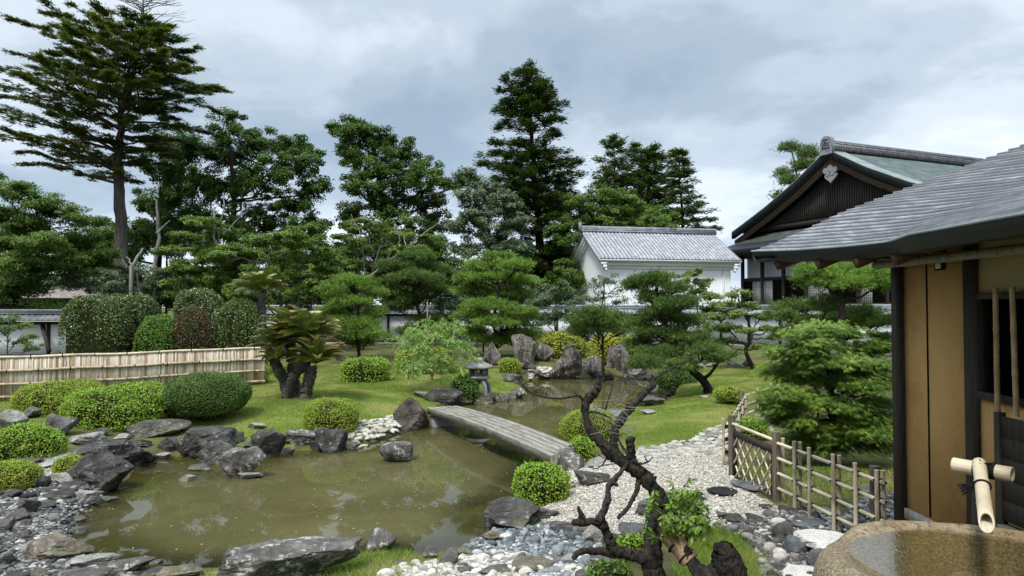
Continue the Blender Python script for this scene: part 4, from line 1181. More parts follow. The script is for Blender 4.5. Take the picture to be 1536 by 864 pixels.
n2 = paving('flagstone', TP([(930, 688), (962, 672), (1035, 660), (1068, 640), (1092, 636), (1100, 655), (1090, 680), (1040, 686), (980, 692)]), .17, 'flag', 'small pale flagstone paving between lawn and gravel', 'flagstone', 'pale flagstones between lawn and gravel', .092, .3, seed=4)
n3 = paving('flagstone', TP([(1120, 640), (1160, 605), (1220, 590), (1330, 600), (1345, 625), (1250, 612), (1180, 620), (1140, 655)]), .3, 'flag', 'pale flagstone of the path behind the lattice fence', 'flagstone', 'flagstones behind the lattice fence', .15, .25, seed=5)
print('paving', n1, n2, n3)
# ------------------------------------------------------------ vegetation
LM = {
 'azalea_lime': leafmat('lime azalea leaf', (.15, .26, .022), (.25, .38, .04), (.20, .28, .03), .2, nscale=2.5),
 'azalea_yel': leafmat('yellow green azalea leaf', (.17, .25, .025), (.28, .35, .04), (.29, .32, .045), .2, nscale=2.5),
 'azalea_mid': leafmat('mid green azalea leaf', (.07, .14, .02), (.14, .24, .035), None, .2),
 'dome_dark': leafmat('dark small leaf', (.045, .09, .022), (.095, .16, .036), (.11, .18, .04), .18, nscale=2, spec=.15),
 'gloss': leafmat('glossy camellia leaf', (.05, .085, .02), (.14, .18, .05), (.09, .12, .03), .15, rough=.35, spec=.45),
 'red': leafmat('reddish leaf', (.09, .07, .035), (.15, .08, .045), (.08, .10, .035), .2, nscale=2),
 'moss': leafmat('golden moss leaf', (.24, .25, .025), (.36, .35, .035), (.17, .21, .03), .15, nscale=1.2),
 'pine': leafmat('pine needle', (.045, .09, .02), (.11, .175, .038), (.13, .20, .04), .2, nscale=1.5),
 'pine_far': leafmat('far pine needle', (.045, .08, .025), (.09, .14, .04), (.12, .17, .05), .2, nscale=.5, spec=.12),
 'pine_bright': leafmat('bright pine needle', (.08, .15, .022), (.17, .27, .045), (.20, .31, .05), .25, nscale=1.5),
 'cypress': leafmat('cypress spray', (.055, .115, .02), (.15, .235, .04), (.21, .30, .05), .3, nscale=2.5, spec=.15),
 'fir': leafmat('fir needle', (.045, .072, .020), (.10, .13, .032), (.15, .17, .042), .25, nscale=.5, spec=.12),
 'conifer': leafmat('dark conifer needle', (.025, .048, .013), (.06, .095, .025), (.085, .125, .032), .2, nscale=.5, spec=.12),
 'broad': leafmat('dark broad leaf', (.032, .068, .013), (.07, .125, .023), (.10, .165, .03), .3, nscale=.5, spec=.15),
 'broad_mid': leafmat('mid green leaf', (.045, .09, .018), (.10, .165, .03), (.13, .20, .035), .3, nscale=.6, spec=.18),
 'maple': leafmat('fresh maple leaf', (.06, .115, .02), (.13, .20, .04), (.18, .24, .05), .33, nscale=.7, spec=.18),
 'maple_pale': leafmat('pale maple leaf', (.10, .16, .04), (.18, .26, .07), (.21, .25, .08), .35, nscale=1),
 'grey_green': leafmat('grey green leaf', (.05, .085, .04), (.12, .165, .085), (.16, .20, .11), .25, nscale=.6),
 'weep': leafmat('light bamboo leaf', (.13, .24, .045), (.28, .42, .11), (.34, .44, .14), .35, nscale=2),
 'shoot': leafmat('young plum leaf', (.09, .17, .018), (.19, .28, .035), None, .35),
 'grass': leafmat('grass blade', (.10, .16, .022), (.20, .27, .04), (.30, .29, .10), .3, nscale=1.1),
}
def leaves(g, P, D, Nn, Ln, Wd, attr=0.0):
    """pointed quads at P along D with face normal near Nn"""
    D = unit(D); S = unit(np.cross(D, Nn)); Ln = np.broadcast_to(Ln, (len(P),))[:, None]; Wd = np.broadcast_to(Wd, (len(P),))[:, None]
    V = np.stack([P, P + D * Ln * .5 + S * Wd * .5, P + D * Ln, P + D * Ln * .5 - S * Wd * .5], 1)
    n = len(P)
    g.add(V.reshape(-1, 3), np.arange(4 * n).reshape(n, 4), attr)
def rnd_leaves(g, P, L_, W_, r, up=1.0, spread=.8, out=None, droop=0.0):
    n = len(P); Nn = r.normal(size=(n, 3)) * spread + [0, 0, up]
    if out is not None: Nn = Nn + out * .8
    Nn = unit(Nn); D = unit(np.cross(Nn, r.normal(size=(n, 3)))); D[:, 2] -= droop
    s = r.uniform(.7, 1.3, n)
    leaves(g, P, D, Nn, L_ * s, W_ * s)
def blades(g, P, Ax, k, Ln, Wd, r, spread=.7):
    """k thin needles fanned round axis Ax at every P"""
    n = len(P); P2 = np.repeat(P, k, 0); A2 = np.repeat(Ax, k, 0)
    D = unit(A2 + r.normal(size=(n * k, 3)) * spread)
    S = unit(np.cross(D, r.normal(size=(n * k, 3)))) * (Wd / 2)
    l = (Ln * r.uniform(.7, 1.2, n * k))[:, None]
    V = np.stack([P2 - S, P2 + S, P2 + D * l], 1)
    g.add(V.reshape(-1, 3), np.arange(3 * n * k).reshape(-1, 3))
def fans(g, P, Out, Ln, Wd, r, k=5, droop=.35):
    """flat drooping sprays"""
    n = len(P); Out = unit(Out * [1, 1, .3] + r.normal(size=P.shape) * [.45, .45, .15])
    S = unit(np.cross(Out, [0, 0, 1.0])); s = r.uniform(.7, 1.25, n)[:, None]
    for j in range(k):
        a = (j - (k - 1) / 2) / max(1, (k - 1) / 2) * .75
        D = unit(Out * math.cos(a) + S * math.sin(a) + np.array([0, 0, -droop]) + r.normal(size=P.shape) * .08)
        W2 = np.cross(D, unit(np.cross(D, [0, 0, 1.0]) + r.normal(size=P.shape) * .3)); 
        Sd = unit(np.cross(D, W2)) * (Wd / 2)
        st = P + Out * s * Ln * .25 * abs(a)
        V = np.stack([st - Sd * .6, st + D * Ln * s * .5 + Sd, st + D * Ln * s, st + D * Ln * s * .5 - Sd], 1)
        g.add(V.reshape(-1, 3), np.arange(4 * n).reshape(n, 4))

# ---- clipped shrubs
def shrub(px0, px1, pyt, pyb, mat, label, leaf=None, dr=.9, group=None, name='clipped_shrub', cat='shrub', stems=False, sq=2.3, seed=None, dens=1.0, Y=None, zbase=None, lump=.045, rough=.62):
    pxc = (px0 + px1) / 2; w = px1 - px0; h = pyb - pyt
    if Y is None:
        c, rx, ry, hh = place_geom(pxc, pyb, w, h, dr)
    else:
        p = Wp(pxc, pyb, Y); gz = float(H(p[0], p[1])) if zbase is None else zbase
        c = np.array([p[0], p[1], gz]); rx = w * Y / FPX / 2; ry = rx * dr
        hh = Wp(pxc, pyt, Y)[2] - gz
    r = np.random.default_rng(seed or int(pxc * 3 + pyb)); Yd = math.hypot(c[0], c[1])
    fine = mat in ('azalea_yel', 'dome_dark')
    lf = leaf or (max(.026, Yd * .0019) if fine else max(.038, Yd * .0026))
    low = .55 if not stems else .3
    hz = hh / (1 + low); cz = c[2] + hh - hz
    if stems: hz = hh * .42; cz = c[2] + hh - hz
    area = 4 * math.pi * ((rx * ry) ** 1.6 / 3 + (rx * hz) ** 1.6 / 3 + (ry * hz) ** 1.6 / 3) ** (1 / 1.6)
    n = int(min(60000, area / (lf * lf * .5) * 2.4 * dens))
    D = unit(r.normal(size=(n, 3)))
    q = 2 / sq
    Sx = np.sign(D) * np.abs(D) ** q
    Rr = (np.abs(Sx) ** sq).sum(1) ** (-1 / sq)
    E = Sx * Rr[:, None]
    E = E * (1 + lump * sine_noise(D, 3.5, int(pxc))[:, None] + lump * .7 * sine_noise(D, 9, int(pxc) + 1)[:, None])
    dep = 1 - np.abs(r.normal(0, .045, n))
    P = E * dep[:, None] * [rx, ry, hz] + [c[0], c[1], cz]
    thin = .5 * sine_noise(D, 6, int(pxc) + 2) + .5 * sine_noise(D, 14, int(pxc) + 3)
    sh = r.uniform(size=n) < .03
    P[sh] += D[sh] * r.uniform(.02, .09, (sh.sum(), 1)) * rx ** .5
    keep = (P[:, 2] > c[2] - .02) & (r.uniform(size=n) < 1.0 - (.2 if fine else .55) * smooth((thin - .1) / 1.2))
    P = P[keep]; out = unit(E[keep] / [rx, ry, hz])
    root = thing(name, label, cat, c, group)
    g = Geo(); nn_ = len(P)
    Nn = unit(out * .9 + r.normal(size=(nn_, 3)) * rough + [0, 0, .25]); Dd = unit(np.cross(Nn, r.normal(size=(nn_, 3))) + out * .55 + [0, 0, .2])
    s = r.uniform(.7, 1.3, nn_); leaves(g, P - Dd * (lf * .4), Dd, Nn, lf * s, lf * .55 * s)
    g.build('foliage', LM[mat], root)
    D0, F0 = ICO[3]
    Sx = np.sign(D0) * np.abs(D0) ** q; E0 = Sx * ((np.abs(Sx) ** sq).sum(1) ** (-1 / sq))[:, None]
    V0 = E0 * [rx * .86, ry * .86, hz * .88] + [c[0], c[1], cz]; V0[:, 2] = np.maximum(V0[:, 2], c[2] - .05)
    Geo().add(V0, F0).build('shade_core', MAT['twig'], root)  # solid hull inside the leaves, coloured dark for shade in the gaps
    if stems:
        for k in range(7):
            a = k * .9; tx = c[0] + math.cos(a) * rx * .5; ty = c[1] + math.sin(a) * ry * .5
            Geo().tube([(c[0] + math.cos(a) * .05, c[1] + math.sin(a) * .05, c[2] - .03), (c[0] + (tx - c[0]) * .5, c[1] + (ty - c[1]) * .5, c[2] + hh * .22), (tx, ty, cz - hz * .2)], [.035, .026, .018], 7, jit=.1).build('stem', MAT['bark_dark'], root)
    return root
m = M('painted shade core', 1, .05); m.color(m.ramp(m.noise(14, 4, .7), [(.35, (.010, .012, .005)), (.65, (.026, .032, .012))])); MAT['twig'] = m.m  # near-black colour paints the shade between shrub leaves

S_ = shrub
S_(28, 152, 567, 622, 'azalea_yel', 'flattened oval clipped shrub nearest the left end of the bamboo screen', sq=2.6)
S_(107, 262, 568, 646, 'azalea_lime', 'biggest lime green clipped mound left of the dark dome bush', sq=2.5, lump=.05)
S_(243, 376, 551, 645, 'dome_dark', 'dark green dome bush on bare stems above the pond rocks', stems=True, sq=2.15)
S_(348, 402, 540, 577, 'azalea_yel', 'small clipped bush in front of the bamboo screen beside the cycads')
S_(512, 584, 533, 574, 'azalea_lime', 'rounded box clipped shrub on the lawn right of the cycads', sq=3)
S_(456, 541, 595, 652, 'azalea_yel', 'yellow green clipped bush on dark rocks at the pond edge', sq=2.7)
S_(675, 721, 560, 606, 'azalea_mid', 'leafy green bush beside the stone lantern')
S_(748, 783, 536, 563, 'azalea_yel', 'small round ball shrub in front of the tall standing rock')
S_(771, 854, 689, 758, 'azalea_lime', 'bright clipped ball shrub by the bridge end on the white gravel', sq=2.6)
S_(853, 894, 652, 694, 'azalea_lime', 'small lime shrub right beside the bridge end')
S_(838, 930, 610, 664, 'azalea_yel', 'loose yellowish shrub behind the plum branches at the water', rough=.9, dens=.7)
S_(1070, 1119, 578, 608, 'azalea_yel', 'low flat topped shrub on the right lawn by the lattice fence', stems=True)
S_(1102, 1152, 624, 662, 'azalea_lime', 'lime shrub just behind the lattice gate')
S_(-6, 90, 632, 696, 'azalea_lime', 'large lime clipped mound at the left edge over the slabs', lump=.06)
S_(-20, 56, 688, 735, 'azalea_yel', 'yellow green clipped mound at the left edge nearest the pebbles')
S_(83, 129, 681, 713, 'azalea_yel', 'tiny tufted shrub growing against the pyramid rock')
S_(922, 972, 800, 842, 'azalea_lime', 'small lime ball shrub behind the lower plum trunk')
S_(968, 1062, 730, 812, 'azalea_mid', 'green shrub under the leafy plum shoots', dens=.8)
S_(880, 950, 838, 890, 'azalea_mid', 'low green shrub under the plum trunk at the bottom edge', dens=.7)
S_(800, 876, 497, 532, 'moss', 'golden mossy mound behind the tallest standing rock', leaf=.09, Y=33, dr=1.0, cat='mound', name='moss_mound')
S_(880, 968, 500, 548, 'moss', 'bright golden mossy mound between tilted rock and leaning pine', leaf=.085, Y=31.5, dr=.9, cat='mound', name='moss_mound')
S_(592, 684, 518, 545, 'azalea_yel', 'yellow green mound behind the weeping light green tree', leaf=.075, Y=26, dr=.8, cat='mound', name='moss_mound')
S_(862, 880, 540, 558, 'azalea_lime', 'little lime shrub peeping between the standing rocks', leaf=.06, Y=30)
S_(985, 1045, 545, 583, 'dome_dark', 'dark low bush at the base of the leaning pine trunk')
# tall clipped shrubs behind the bamboo screen
S_(103, 208, 440, 545, 'gloss', 'largest glossy clipped block shrub behind the bamboo screen', leaf=.075, Y=24.5, sq=3.6, dr=.8)
S_(172, 236, 438, 540, 'gloss', 'glossy rounded shrub tucked behind the right of the largest block shrub', leaf=.08, Y=27.5, sq=3.0)
S_(206, 264, 471, 545, 'azalea_mid', 'smaller green ball shrub right beside the largest block shrub', leaf=.065, Y=24.4, sq=2.8)
S_(262, 337, 431, 545, 'gloss', 'tall glossy dome shrub behind the reddish bush', leaf=.08, Y=27.5, sq=3.0)
S_(256, 318, 461, 545, 'red', 'reddish brown leafy bush behind the bamboo screen', leaf=.065, Y=24.8, sq=2.2, rough=.9, lump=.07)
S_(322, 398, 449, 545, 'gloss', 'glossy ball shrub behind the tall cycad', leaf=.075, Y=25.5, sq=2.8)
S_(-60, 108, 449, 500, 'azalea_mid', 'flat topped green hedge behind the dark tiled left wall', leaf=.12, Y=35, sq=5, dr=.25, name='hedge', cat='hedge')

# ---- generic trees
def limb(a, b, r0, r1, r, n=5, sag=.08):
    a = np.array(a, float); b = np.array(b, float); d = np.linalg.norm(b - a)
    t = np.linspace(0, 1, n)[:, None]; P = a + (b - a) * t
    P[1:-1] += r.normal(size=(n - 2, 3)) * d * .045; P[:, 2] += (sag * d * np.sin(math.pi * t[:, 0]))
    return P, r0 + (r1 - r0) * t[:, 0]
def tree(name, label, cat, Y, trunk, trad, lobes, style='leaf', mat='broad', bark='bark_dark', leaf=.14, cr=.5, flat=.4, dens=1.0, seed=0, group=None, depth=None, ground=True, extra=None, clear=.0, twig=.012):
    """trunk: [(px,py)...] from foot to top; lobes: [(px,py,rx,ry[,dy])] in pixels of the photo at distance Y"""
    r = np.random.default_rng(seed + 5)
    foot = Wp(*trunk[0], Y); fz = float(H(foot[0], foot[1]))
    TR = [np.array([foot[0], foot[1], fz - .1])] if ground else []
    for q in trunk[(0 if foot[2] > fz + .1 else 1):]: TR.append(Wp(q[0], q[1], Y) + [0, (q[2] if len(q) > 2 else 0), 0])
    TR = np.array(TR); root = thing(name, label, cat, TR[0] + [0, 0, .1], group)
    xs = [l[0] for l in lobes]; half = (max(xs) - min(xs)) / 2 * Y / FPX
    dd = depth if depth is not None else half * .8
    tg = Geo(); tr_r = np.linspace(1, .35, len(TR)) * trad
    # smooth trunk
    tt = np.linspace(0, len(TR) - 1, len(TR) * 4); TS = np.stack([np.interp(tt, range(len(TR)), TR[:, k]) for k in range(3)], 1)
    TS[1:-1] += r.normal(size=(len(TS) - 2, 3)) * trad * .18
    RS = np.interp(tt, range(len(TR)), tr_r); RS[0] *= 1.3
    tg.tube(TS, RS, 10, jit=.06)
    fol = Geo(); k_px = Y / FPX
    for li, l in enumerate(lobes):
        rx, rz = l[2] * k_px, l[3] * k_px; ry = rx * .9 if style == 'leaf' else rx * .8
        dy = l[4] if len(l) > 4 else r.uniform(-1, 1) * dd
        c = Wp(l[0], l[1], Y) ; c = c + np.array([0, dy, 0]) * [1, 1, 1]
        # keep the lobe on its sight line when moved in depth
        f = (Y + dy) / Y; c = np.array([c[0] * f, Y + dy, EYE + (c[2] - EYE) * f])
        ncl = max(4, int(dens * (2.2 if style != 'leaf' else 1.35) * (rx * rz * 4) ** 1.0 / (cr * cr * max(flat, .35)) * .55 + 2))
        Dv = unit(r.normal(size=(ncl, 3))); rad = r.uniform(0, 1, ncl) ** (1 / 2.6)
        if style != 'leaf':
            Dv[:, 2] = np.abs(Dv[:, 2]) * .9 - .15
        Cc = c + Dv * rad[:, None] * [rx * .92, ry * .92, rz * .9]
        # limb from the trunk to the lobe
        k = int(np.argmin(np.linalg.norm(TS - (c - [0, 0, rz + rx * .5]), axis=1)))
        k = min(max(k, len(TS) // 4), len(TS) - 1)
        LP, LR = limb(TS[k], c - [0, 0, rz * .3], RS[k] * .5, max(.02, RS[k] * .22), r, 6, -.04)
        tg.tube(LP, LR, 6, cap=False)
        for ci in range(0, ncl, 2 if ncl > 30 else 1):
            s0 = LP[r.integers(3, 6)]; P_, R_ = limb(s0, Cc[ci], twig * 1.6 * (cr + .3), twig * .6, r, 4, -.03)
            tg.tube(P_, R_, 3, cap=False)
        if style == 'leaf':
            nl = max(8, int(dens * 10 * cr * cr / (leaf * leaf)))
            nl = min(int(nl * 1.35), 170)
            csz = np.repeat(r.uniform(.65, 1.25, ncl), nl)[:, None]
            Pp = np.repeat(Cc, nl, 0) + unit(r.normal(size=(ncl * nl, 3))) * (r.uniform(0, 1, (ncl * nl, 1)) ** .45) * [cr * .8, cr * .8, cr * flat * .75] * csz
            outv = np.repeat(Dv, nl, 0)
            rnd_leaves(fol, Pp, leaf, leaf * .6, r, 1.0, .65, outv, .15)
        elif style == 'needle':
            nl = max(6, int(dens * 9 * cr * cr / (leaf * leaf) * .6)); nl = min(nl, 90)
            Pp = np.repeat(Cc, nl, 0) + r.normal(size=(ncl * nl, 3)) * [cr * .5, cr * .5, cr * flat * .45]
            Pp += (np.repeat(np.column_stack([r.normal(0, cr * .15, (ncl, 2)), r.normal(0, cr * .30, ncl)]), nl, 0))
            Ax = unit(np.repeat(Dv, nl, 0) * [.5, .5, .2] + [0, 0, .8])
            blades(fol, Pp, Ax, 6, leaf, leaf * .14, r, .75)
        elif style == 'spray':
            nl = max(6, int(dens * 5 * cr * cr / (leaf * leaf))); nl = min(nl, 36)
            Pp = np.repeat(Cc, nl, 0) + r.normal(size=(ncl * nl, 3)) * [cr * .5, cr * .5, cr * flat * .5]
            Ov = np.stack([Pp[:, 0] - TS[:, 0].mean(), Pp[:, 1] - TS[:, 1].mean(), np.zeros(len(Pp))], 1)
            fans(fol, Pp, unit(Ov), leaf, leaf * .065, r, 9, .5)
    tg.build('trunk', MAT[bark], root, smooth_=True)
    fol.build('crown', LM[mat], root)
    return root

def conifer(name, label, Y, trunk, trad, prof, nb, mat='conifer', bark='bark_dark', leaf=.16, cr=.42, elev=.1, droop=0.0, seed=0, dens=1.0, group=None, flat=.3, cat='tree', bare_top=0, gap=.0, lmin=.72):
    """trunk foot to top in pixels; prof: [(py, left px, right px)] of the crown outline from top to bottom"""
    r = np.random.default_rng(seed + 40)
    foot = Wp(*trunk[0], Y); fz = float(H(foot[0], foot[1]))
    TR = np.array([[foot[0], foot[1], fz - .1]] + [Wp(*q, Y) for q in trunk[1:]])
    root = thing(name, label, cat, TR[0] + [0, 0, .1], group)
    tg = Geo(); tt = np.linspace(0, len(TR) - 1, len(TR) * 5)
    TS = np.stack([np.interp(tt, range(len(TR)), TR[:, k]) for k in range(3)], 1)
    hh_ = (TS[:, 2] - TS[0, 2]) / (TS[-1, 2] - TS[0, 2]); RS = trad * (1 - hh_ * .93); RS[0] *= 1.25
    TS[1:-1, :2] += r.normal(size=(len(TS) - 2, 2)) * trad * .1
    tg.tube(TS, RS, 12, jit=.05)
    pz = np.array([Wp(768, q[0], Y)[2] for q in prof])[::-1]; pl = np.array([q[1] for q in prof], float)[::-1]; pr = np.array([q[2] for q in prof], float)[::-1]
    fol = Geo(); zs_ = np.sort(r.uniform(pz[0], pz[-1], nb)); az = r.uniform(0, 6.28) + np.arange(nb) * 2.399
    for z, a in zip(zs_, az):
        tx = np.interp(z, TS[:, 2], TS[:, 0]); ty = np.interp(z, TS[:, 2], TS[:, 1]); tr_ = np.interp(z, TS[:, 2], RS)
        xl = (np.interp(z, pz, pl) - 768) * Y / FPX; xr = (np.interp(z, pz, pr) - 768) * Y / FPX
        ll, lr = max(.3, tx - xl), max(.3, xr - tx); av = (ll + lr) / 2
        cx_ = math.cos(a); ext = (lr if cx_ > 0 else ll)
        ln = math.hypot(ext * cx_, min(av, ext * 1.3) * math.sin(a)) * r.uniform(lmin, 1.04)
        e = elev(z, cx_) if callable(elev) else elev
        n = 7; t = np.linspace(0, 1, n)
        dirh = np.array([math.cos(a), math.sin(a), 0])
        z0 = z - e * ln * .75
        B = np.array([tx, ty, z0]) + np.outer(t * ln, dirh); B[:, 2] += e * ln * t - droop * ln * (t ** 2) + np.sin(t * 3.1) * ln * .03
        B[1:] += r.normal(size=(n - 1, 3)) * ln * .018
        tg.tube(B, np.linspace(max(.03, min(tr_ * .45, .02 + ln * .016)), .012, n), 5, cap=False)
        # side twigs carrying flat clumps
        side = np.array([-dirh[1], dirh[0], 0])
        nt_ = max(5, int(ln / cr * 2.2 * dens)); tq = r.uniform(.16 if ln > 2 else .05, 1.0, nt_) ** .85
        tq = np.append(tq, [1.0])
        Bp = np.stack([np.interp(tq, t, B[:, k]) for k in range(3)], 1)
        wid = ln * .20 * np.sin(np.clip(tq * 1.1 + .1, 0, 1) * math.pi) ** .6 + cr * .3
        C_ = Bp + side * (r.uniform(-1, 1, len(tq)) * wid)[:, None] + dirh * .1
        C_[:, 2] += r.normal(0, cr * .12, len(tq))
        if gap: 
            kp = r.uniform(0, 1, len(C_)) > gap; C_ = C_[kp]
        nl = min(100, max(8, int(5.0 * cr * cr / (leaf * leaf) * 1.6)))
        Pp = np.repeat(C_, nl, 0) + r.normal(size=(len(C_) * nl, 3)) * [cr * .42, cr * .42, cr * flat * .4]
        m_ = len(Pp); Nn = unit(r.normal(size=(m_, 3)) * .35 + [0, 0, 1.0]); D = unit(dirh + side * r.uniform(-1, 1, m_)[:, None] + r.normal(size=(m_, 3)) * .25 + [0, 0, e * .5])
        s = r.uniform(.7, 1.4, m_); leaves(fol, Pp, D, Nn, leaf * 1.5 * s, leaf * .42 * s)
    tg.build('trunk', MAT[bark], root, smooth_=True)
    fol.build('crown', LM[mat], root)
    return root

# big wind-swept fir at the left
def fir_elev(z, c):
    h = (z - 8) / 12
    return (.10 + .30 * h) if c < 0 else (.02 + .10 * h)
fir_prof = [(28, 150, 232), (45, 60, 262), (70, 28, 285), (100, 6, 306), (125, -8, 330), (150, -30, 312), (180, -40, 300), (215, -50, 260), (245, -40, 245), (270, -20, 225)]
conifer('fir_tree', 'tall wind-swept fir with ascending plate-like branches at the left', 44, [(184, 430), (181, 330), (178, 250), (182, 180), (192, 110), (205, 45)], .56, fir_prof, 104, 'fir', 'bark', .14, .34, fir_elev, .02, 3, 1.35, flat=.22, gap=.06, lmin=.5)
# its second leader with a bare dead top
r_ = np.random.default_rng(8)
g = Geo(); Yd = 44.6; tp = [Wp(188, 165, Yd), Wp(200, 110, Yd), Wp(211, 60, Yd), Wp(215, 20, Yd), Wp(214, -12, Yd)]
g.tube(tp, [.2, .15, .1, .06, .02], 7)
for k in range(46):
    t = r_.uniform(.45, 1); p = np.array([np.interp(t * 4, range(5), np.array(tp)[:, j]) for j in range(3)])
    a = r_.uniform(0, 6.28); l = (1.15 - t) * 4.2 + .4
    e_ = p + np.array([math.cos(a) * l, math.sin(a) * l, l * .25]); P_, R_ = limb(p, e_, .035, .008, r_, 5, .05); g.tube(P_, R_, 4, cap=False)
    for q in range(4):
        s0 = P_[r_.integers(1, 5)]; g.tube([s0, s0 + np.array([math.cos(a + r_.normal()) * .6, math.sin(a) * .6, r_.uniform(0, .4)])], [.014, .006], 3, cap=False)
fo = [o for o in COL.objects if o.name == 'fir_tree'][0]
g.build('dead_leader', MAT['bark'], fo)

# central tall conifer
conifer('tall_conifer', 'tall dark conifer towering above the wall in the centre', 56, [(813, 470), (811, 380), (803, 280), (796, 180), (792, 98)], .50,
        [(99, 782, 800), (112, 758, 818), (128, 748, 838), (150, 732, 846), (172, 728, 852), (195, 722, 850), (215, 716, 856), (240, 712, 866), (262, 708, 878), (290, 712, 872), (330, 706, 880), (370, 712, 884), (405, 740, 880), (425, 760, 868)],
        190, 'conifer', 'bark_dark', .20, .42, .22, .10, 11, 1.25, flat=.8, gap=.10, lmin=.5)
conifer('conifer', 'pale-tipped conifer with uneven top left of the three beyond the storehouse', 62, [(925, 400), (922, 300), (921, 208)], .28,
        [(208, 915, 928), (225, 900, 940), (250, 896, 955), (280, 888, 962), (320, 884, 965), (345, 890, 965)], 60, 'pine_far', 'bark_dark', .22, .5, .25, .0, 12, 1.0, flat=.6, gap=.15, lmin=.5)
conifer('conifer', 'broad bushy conifer in the middle of the three beyond the storehouse', 63, [(975, 400), (973, 300), (970, 222)], .35,
        [(222, 950, 990), (240, 940, 1002), (262, 935, 1010), (300, 930, 1018), (345, 930, 1018)], 80, 'pine_far', 'bark_dark', .22, .55, .3, .0, 13, 1.0, flat=.6, gap=.15, lmin=.5)
conifer('conifer', 'pointed conifer with drooping lower arms rightmost of the three beyond the storehouse', 60, [(1025, 400), (1022, 300), (1017, 224)], .28,
        [(224, 1012, 1022), (245, 1002, 1034), (270, 998, 1044), (295, 996, 1058), (315, 992, 1072), (335, 985, 1072), (355, 985, 1080)], 70, 'pine_far', 'bark_dark', .22, .45, .15, .1, 14, 1.0, flat=.5, gap=.12, lmin=.55)

tree('broadleaf_tree', 'dark rounded broadleaf tree with open right side above the left garden', 'tree', 50, [(345, 450), (348, 380), (352, 300), (345, 220)], .34,
     [(345, 185, 34, 28), (325, 225, 34, 32), (365, 222, 34, 30), (400, 210, 38, 24), (438, 215, 34, 20), (462, 240, 32, 20), (425, 250, 40, 25), (470, 275, 30, 18), (380, 270, 44, 34), (330, 280, 44, 40), (440, 300, 40, 22), (400, 325, 50, 30), (345, 340, 50, 34), (455, 345, 40, 24), (478, 330, 20, 18), (420, 375, 50, 30), (350, 390, 50, 30)],
     'leaf', 'broad', 'bark_dark', .17, .62, .7, 1.05, 1)
tree('broadleaf_tree', 'dark leafy tree filling the space right behind the big fir', 'tree', 54, [(238, 470), (240, 350), (250, 200)], .3,
     [(255, 215, 40, 28), (285, 225, 32, 30), (240, 255, 46, 24), (285, 270, 40, 30), (230, 300, 40, 28), (275, 315, 46, 34), (215, 345, 50, 26), (280, 360, 50, 34), (150, 350, 50, 18), (180, 375, 50, 22)],
     'leaf', 'broad', 'bark_dark', .18, .68, .7, 1.1, 2)
tree('broadleaf_tree', 'dense dark broadleaf tree with stepped top left of the central conifer', 'tree', 52, [(585, 470), (582, 400), (575, 300), (560, 220)], .36,
     [(515, 192, 26, 20), (545, 200, 36, 22), (575, 205, 30, 20), (520, 225, 30, 24), (560, 240, 44, 30), (605, 222, 34, 20), (640, 250, 30, 18), (605, 265, 44, 28), (655, 270, 20, 16), (540, 280, 36, 28), (585, 300, 46, 32), (640, 300, 36, 26), (530, 322, 34, 24), (600, 345, 54, 34), (655, 335, 30, 26), (550, 370, 50, 30), (640, 375, 40, 28), (590, 400, 60, 30), (690, 275, 22, 14), (510, 395, 40, 28)],
     'leaf', 'broad', 'bark_dark', .17, .62, .7, 1.1, 3)
tree('broadleaf_tree', 'lighter green leafy tree in front of the central conifer', 'tree', 47, [(742, 470), (738, 400), (730, 300)], .22,
     [(725, 278, 32, 18), (702, 295, 26, 18), (755, 300, 34, 18), (725, 320, 44, 20), (775, 325, 26, 16), (695, 335, 30, 18), (750, 350, 46, 20), (705, 370, 36, 18), (770, 375, 34, 18), (700, 260, 18, 12), (725, 400, 50, 22)],
     'leaf', 'grey_green', 'bark_dark', .15, .55, .6, .9, 4)
tree('broadleaf_tree', 'green spreading tree right of the central conifer above the storehouse gable', 'tree', 54, [(905, 450), (900, 380), (895, 320)], .25,
     [(870, 305, 30, 16), (905, 292, 34, 16), (940, 300, 34, 18), (970, 315, 34, 16), (995, 330, 28, 14), (870, 330, 34, 18), (915, 325, 44, 20), (955, 340, 46, 18), (1000, 345, 26, 12), (840, 345, 34, 20), (880, 360, 40, 22), (830, 375, 30, 22), (850, 410, 30, 26)],
     'leaf', 'broad_mid', 'bark_dark', .16, .6, .6, 1.1, 5)
tree('pine_tree', 'sparse pine with separate tufts rising behind the great hall roof', 'tree', 75, [(1190, 420), (1188, 320), (1196, 270), (1188, 226)], .2,
     [(1186, 222, 14, 7), (1212, 232, 17, 8), (1205, 248, 20, 8), (1175, 262, 10, 5), (1190, 270, 20, 7), (1168, 295, 12, 4), (1205, 285, 14, 8), (1195, 305, 14, 6)],
     'needle', 'pine', 'bark', .32, .7, .5, 1.4, 6, depth=1.5)
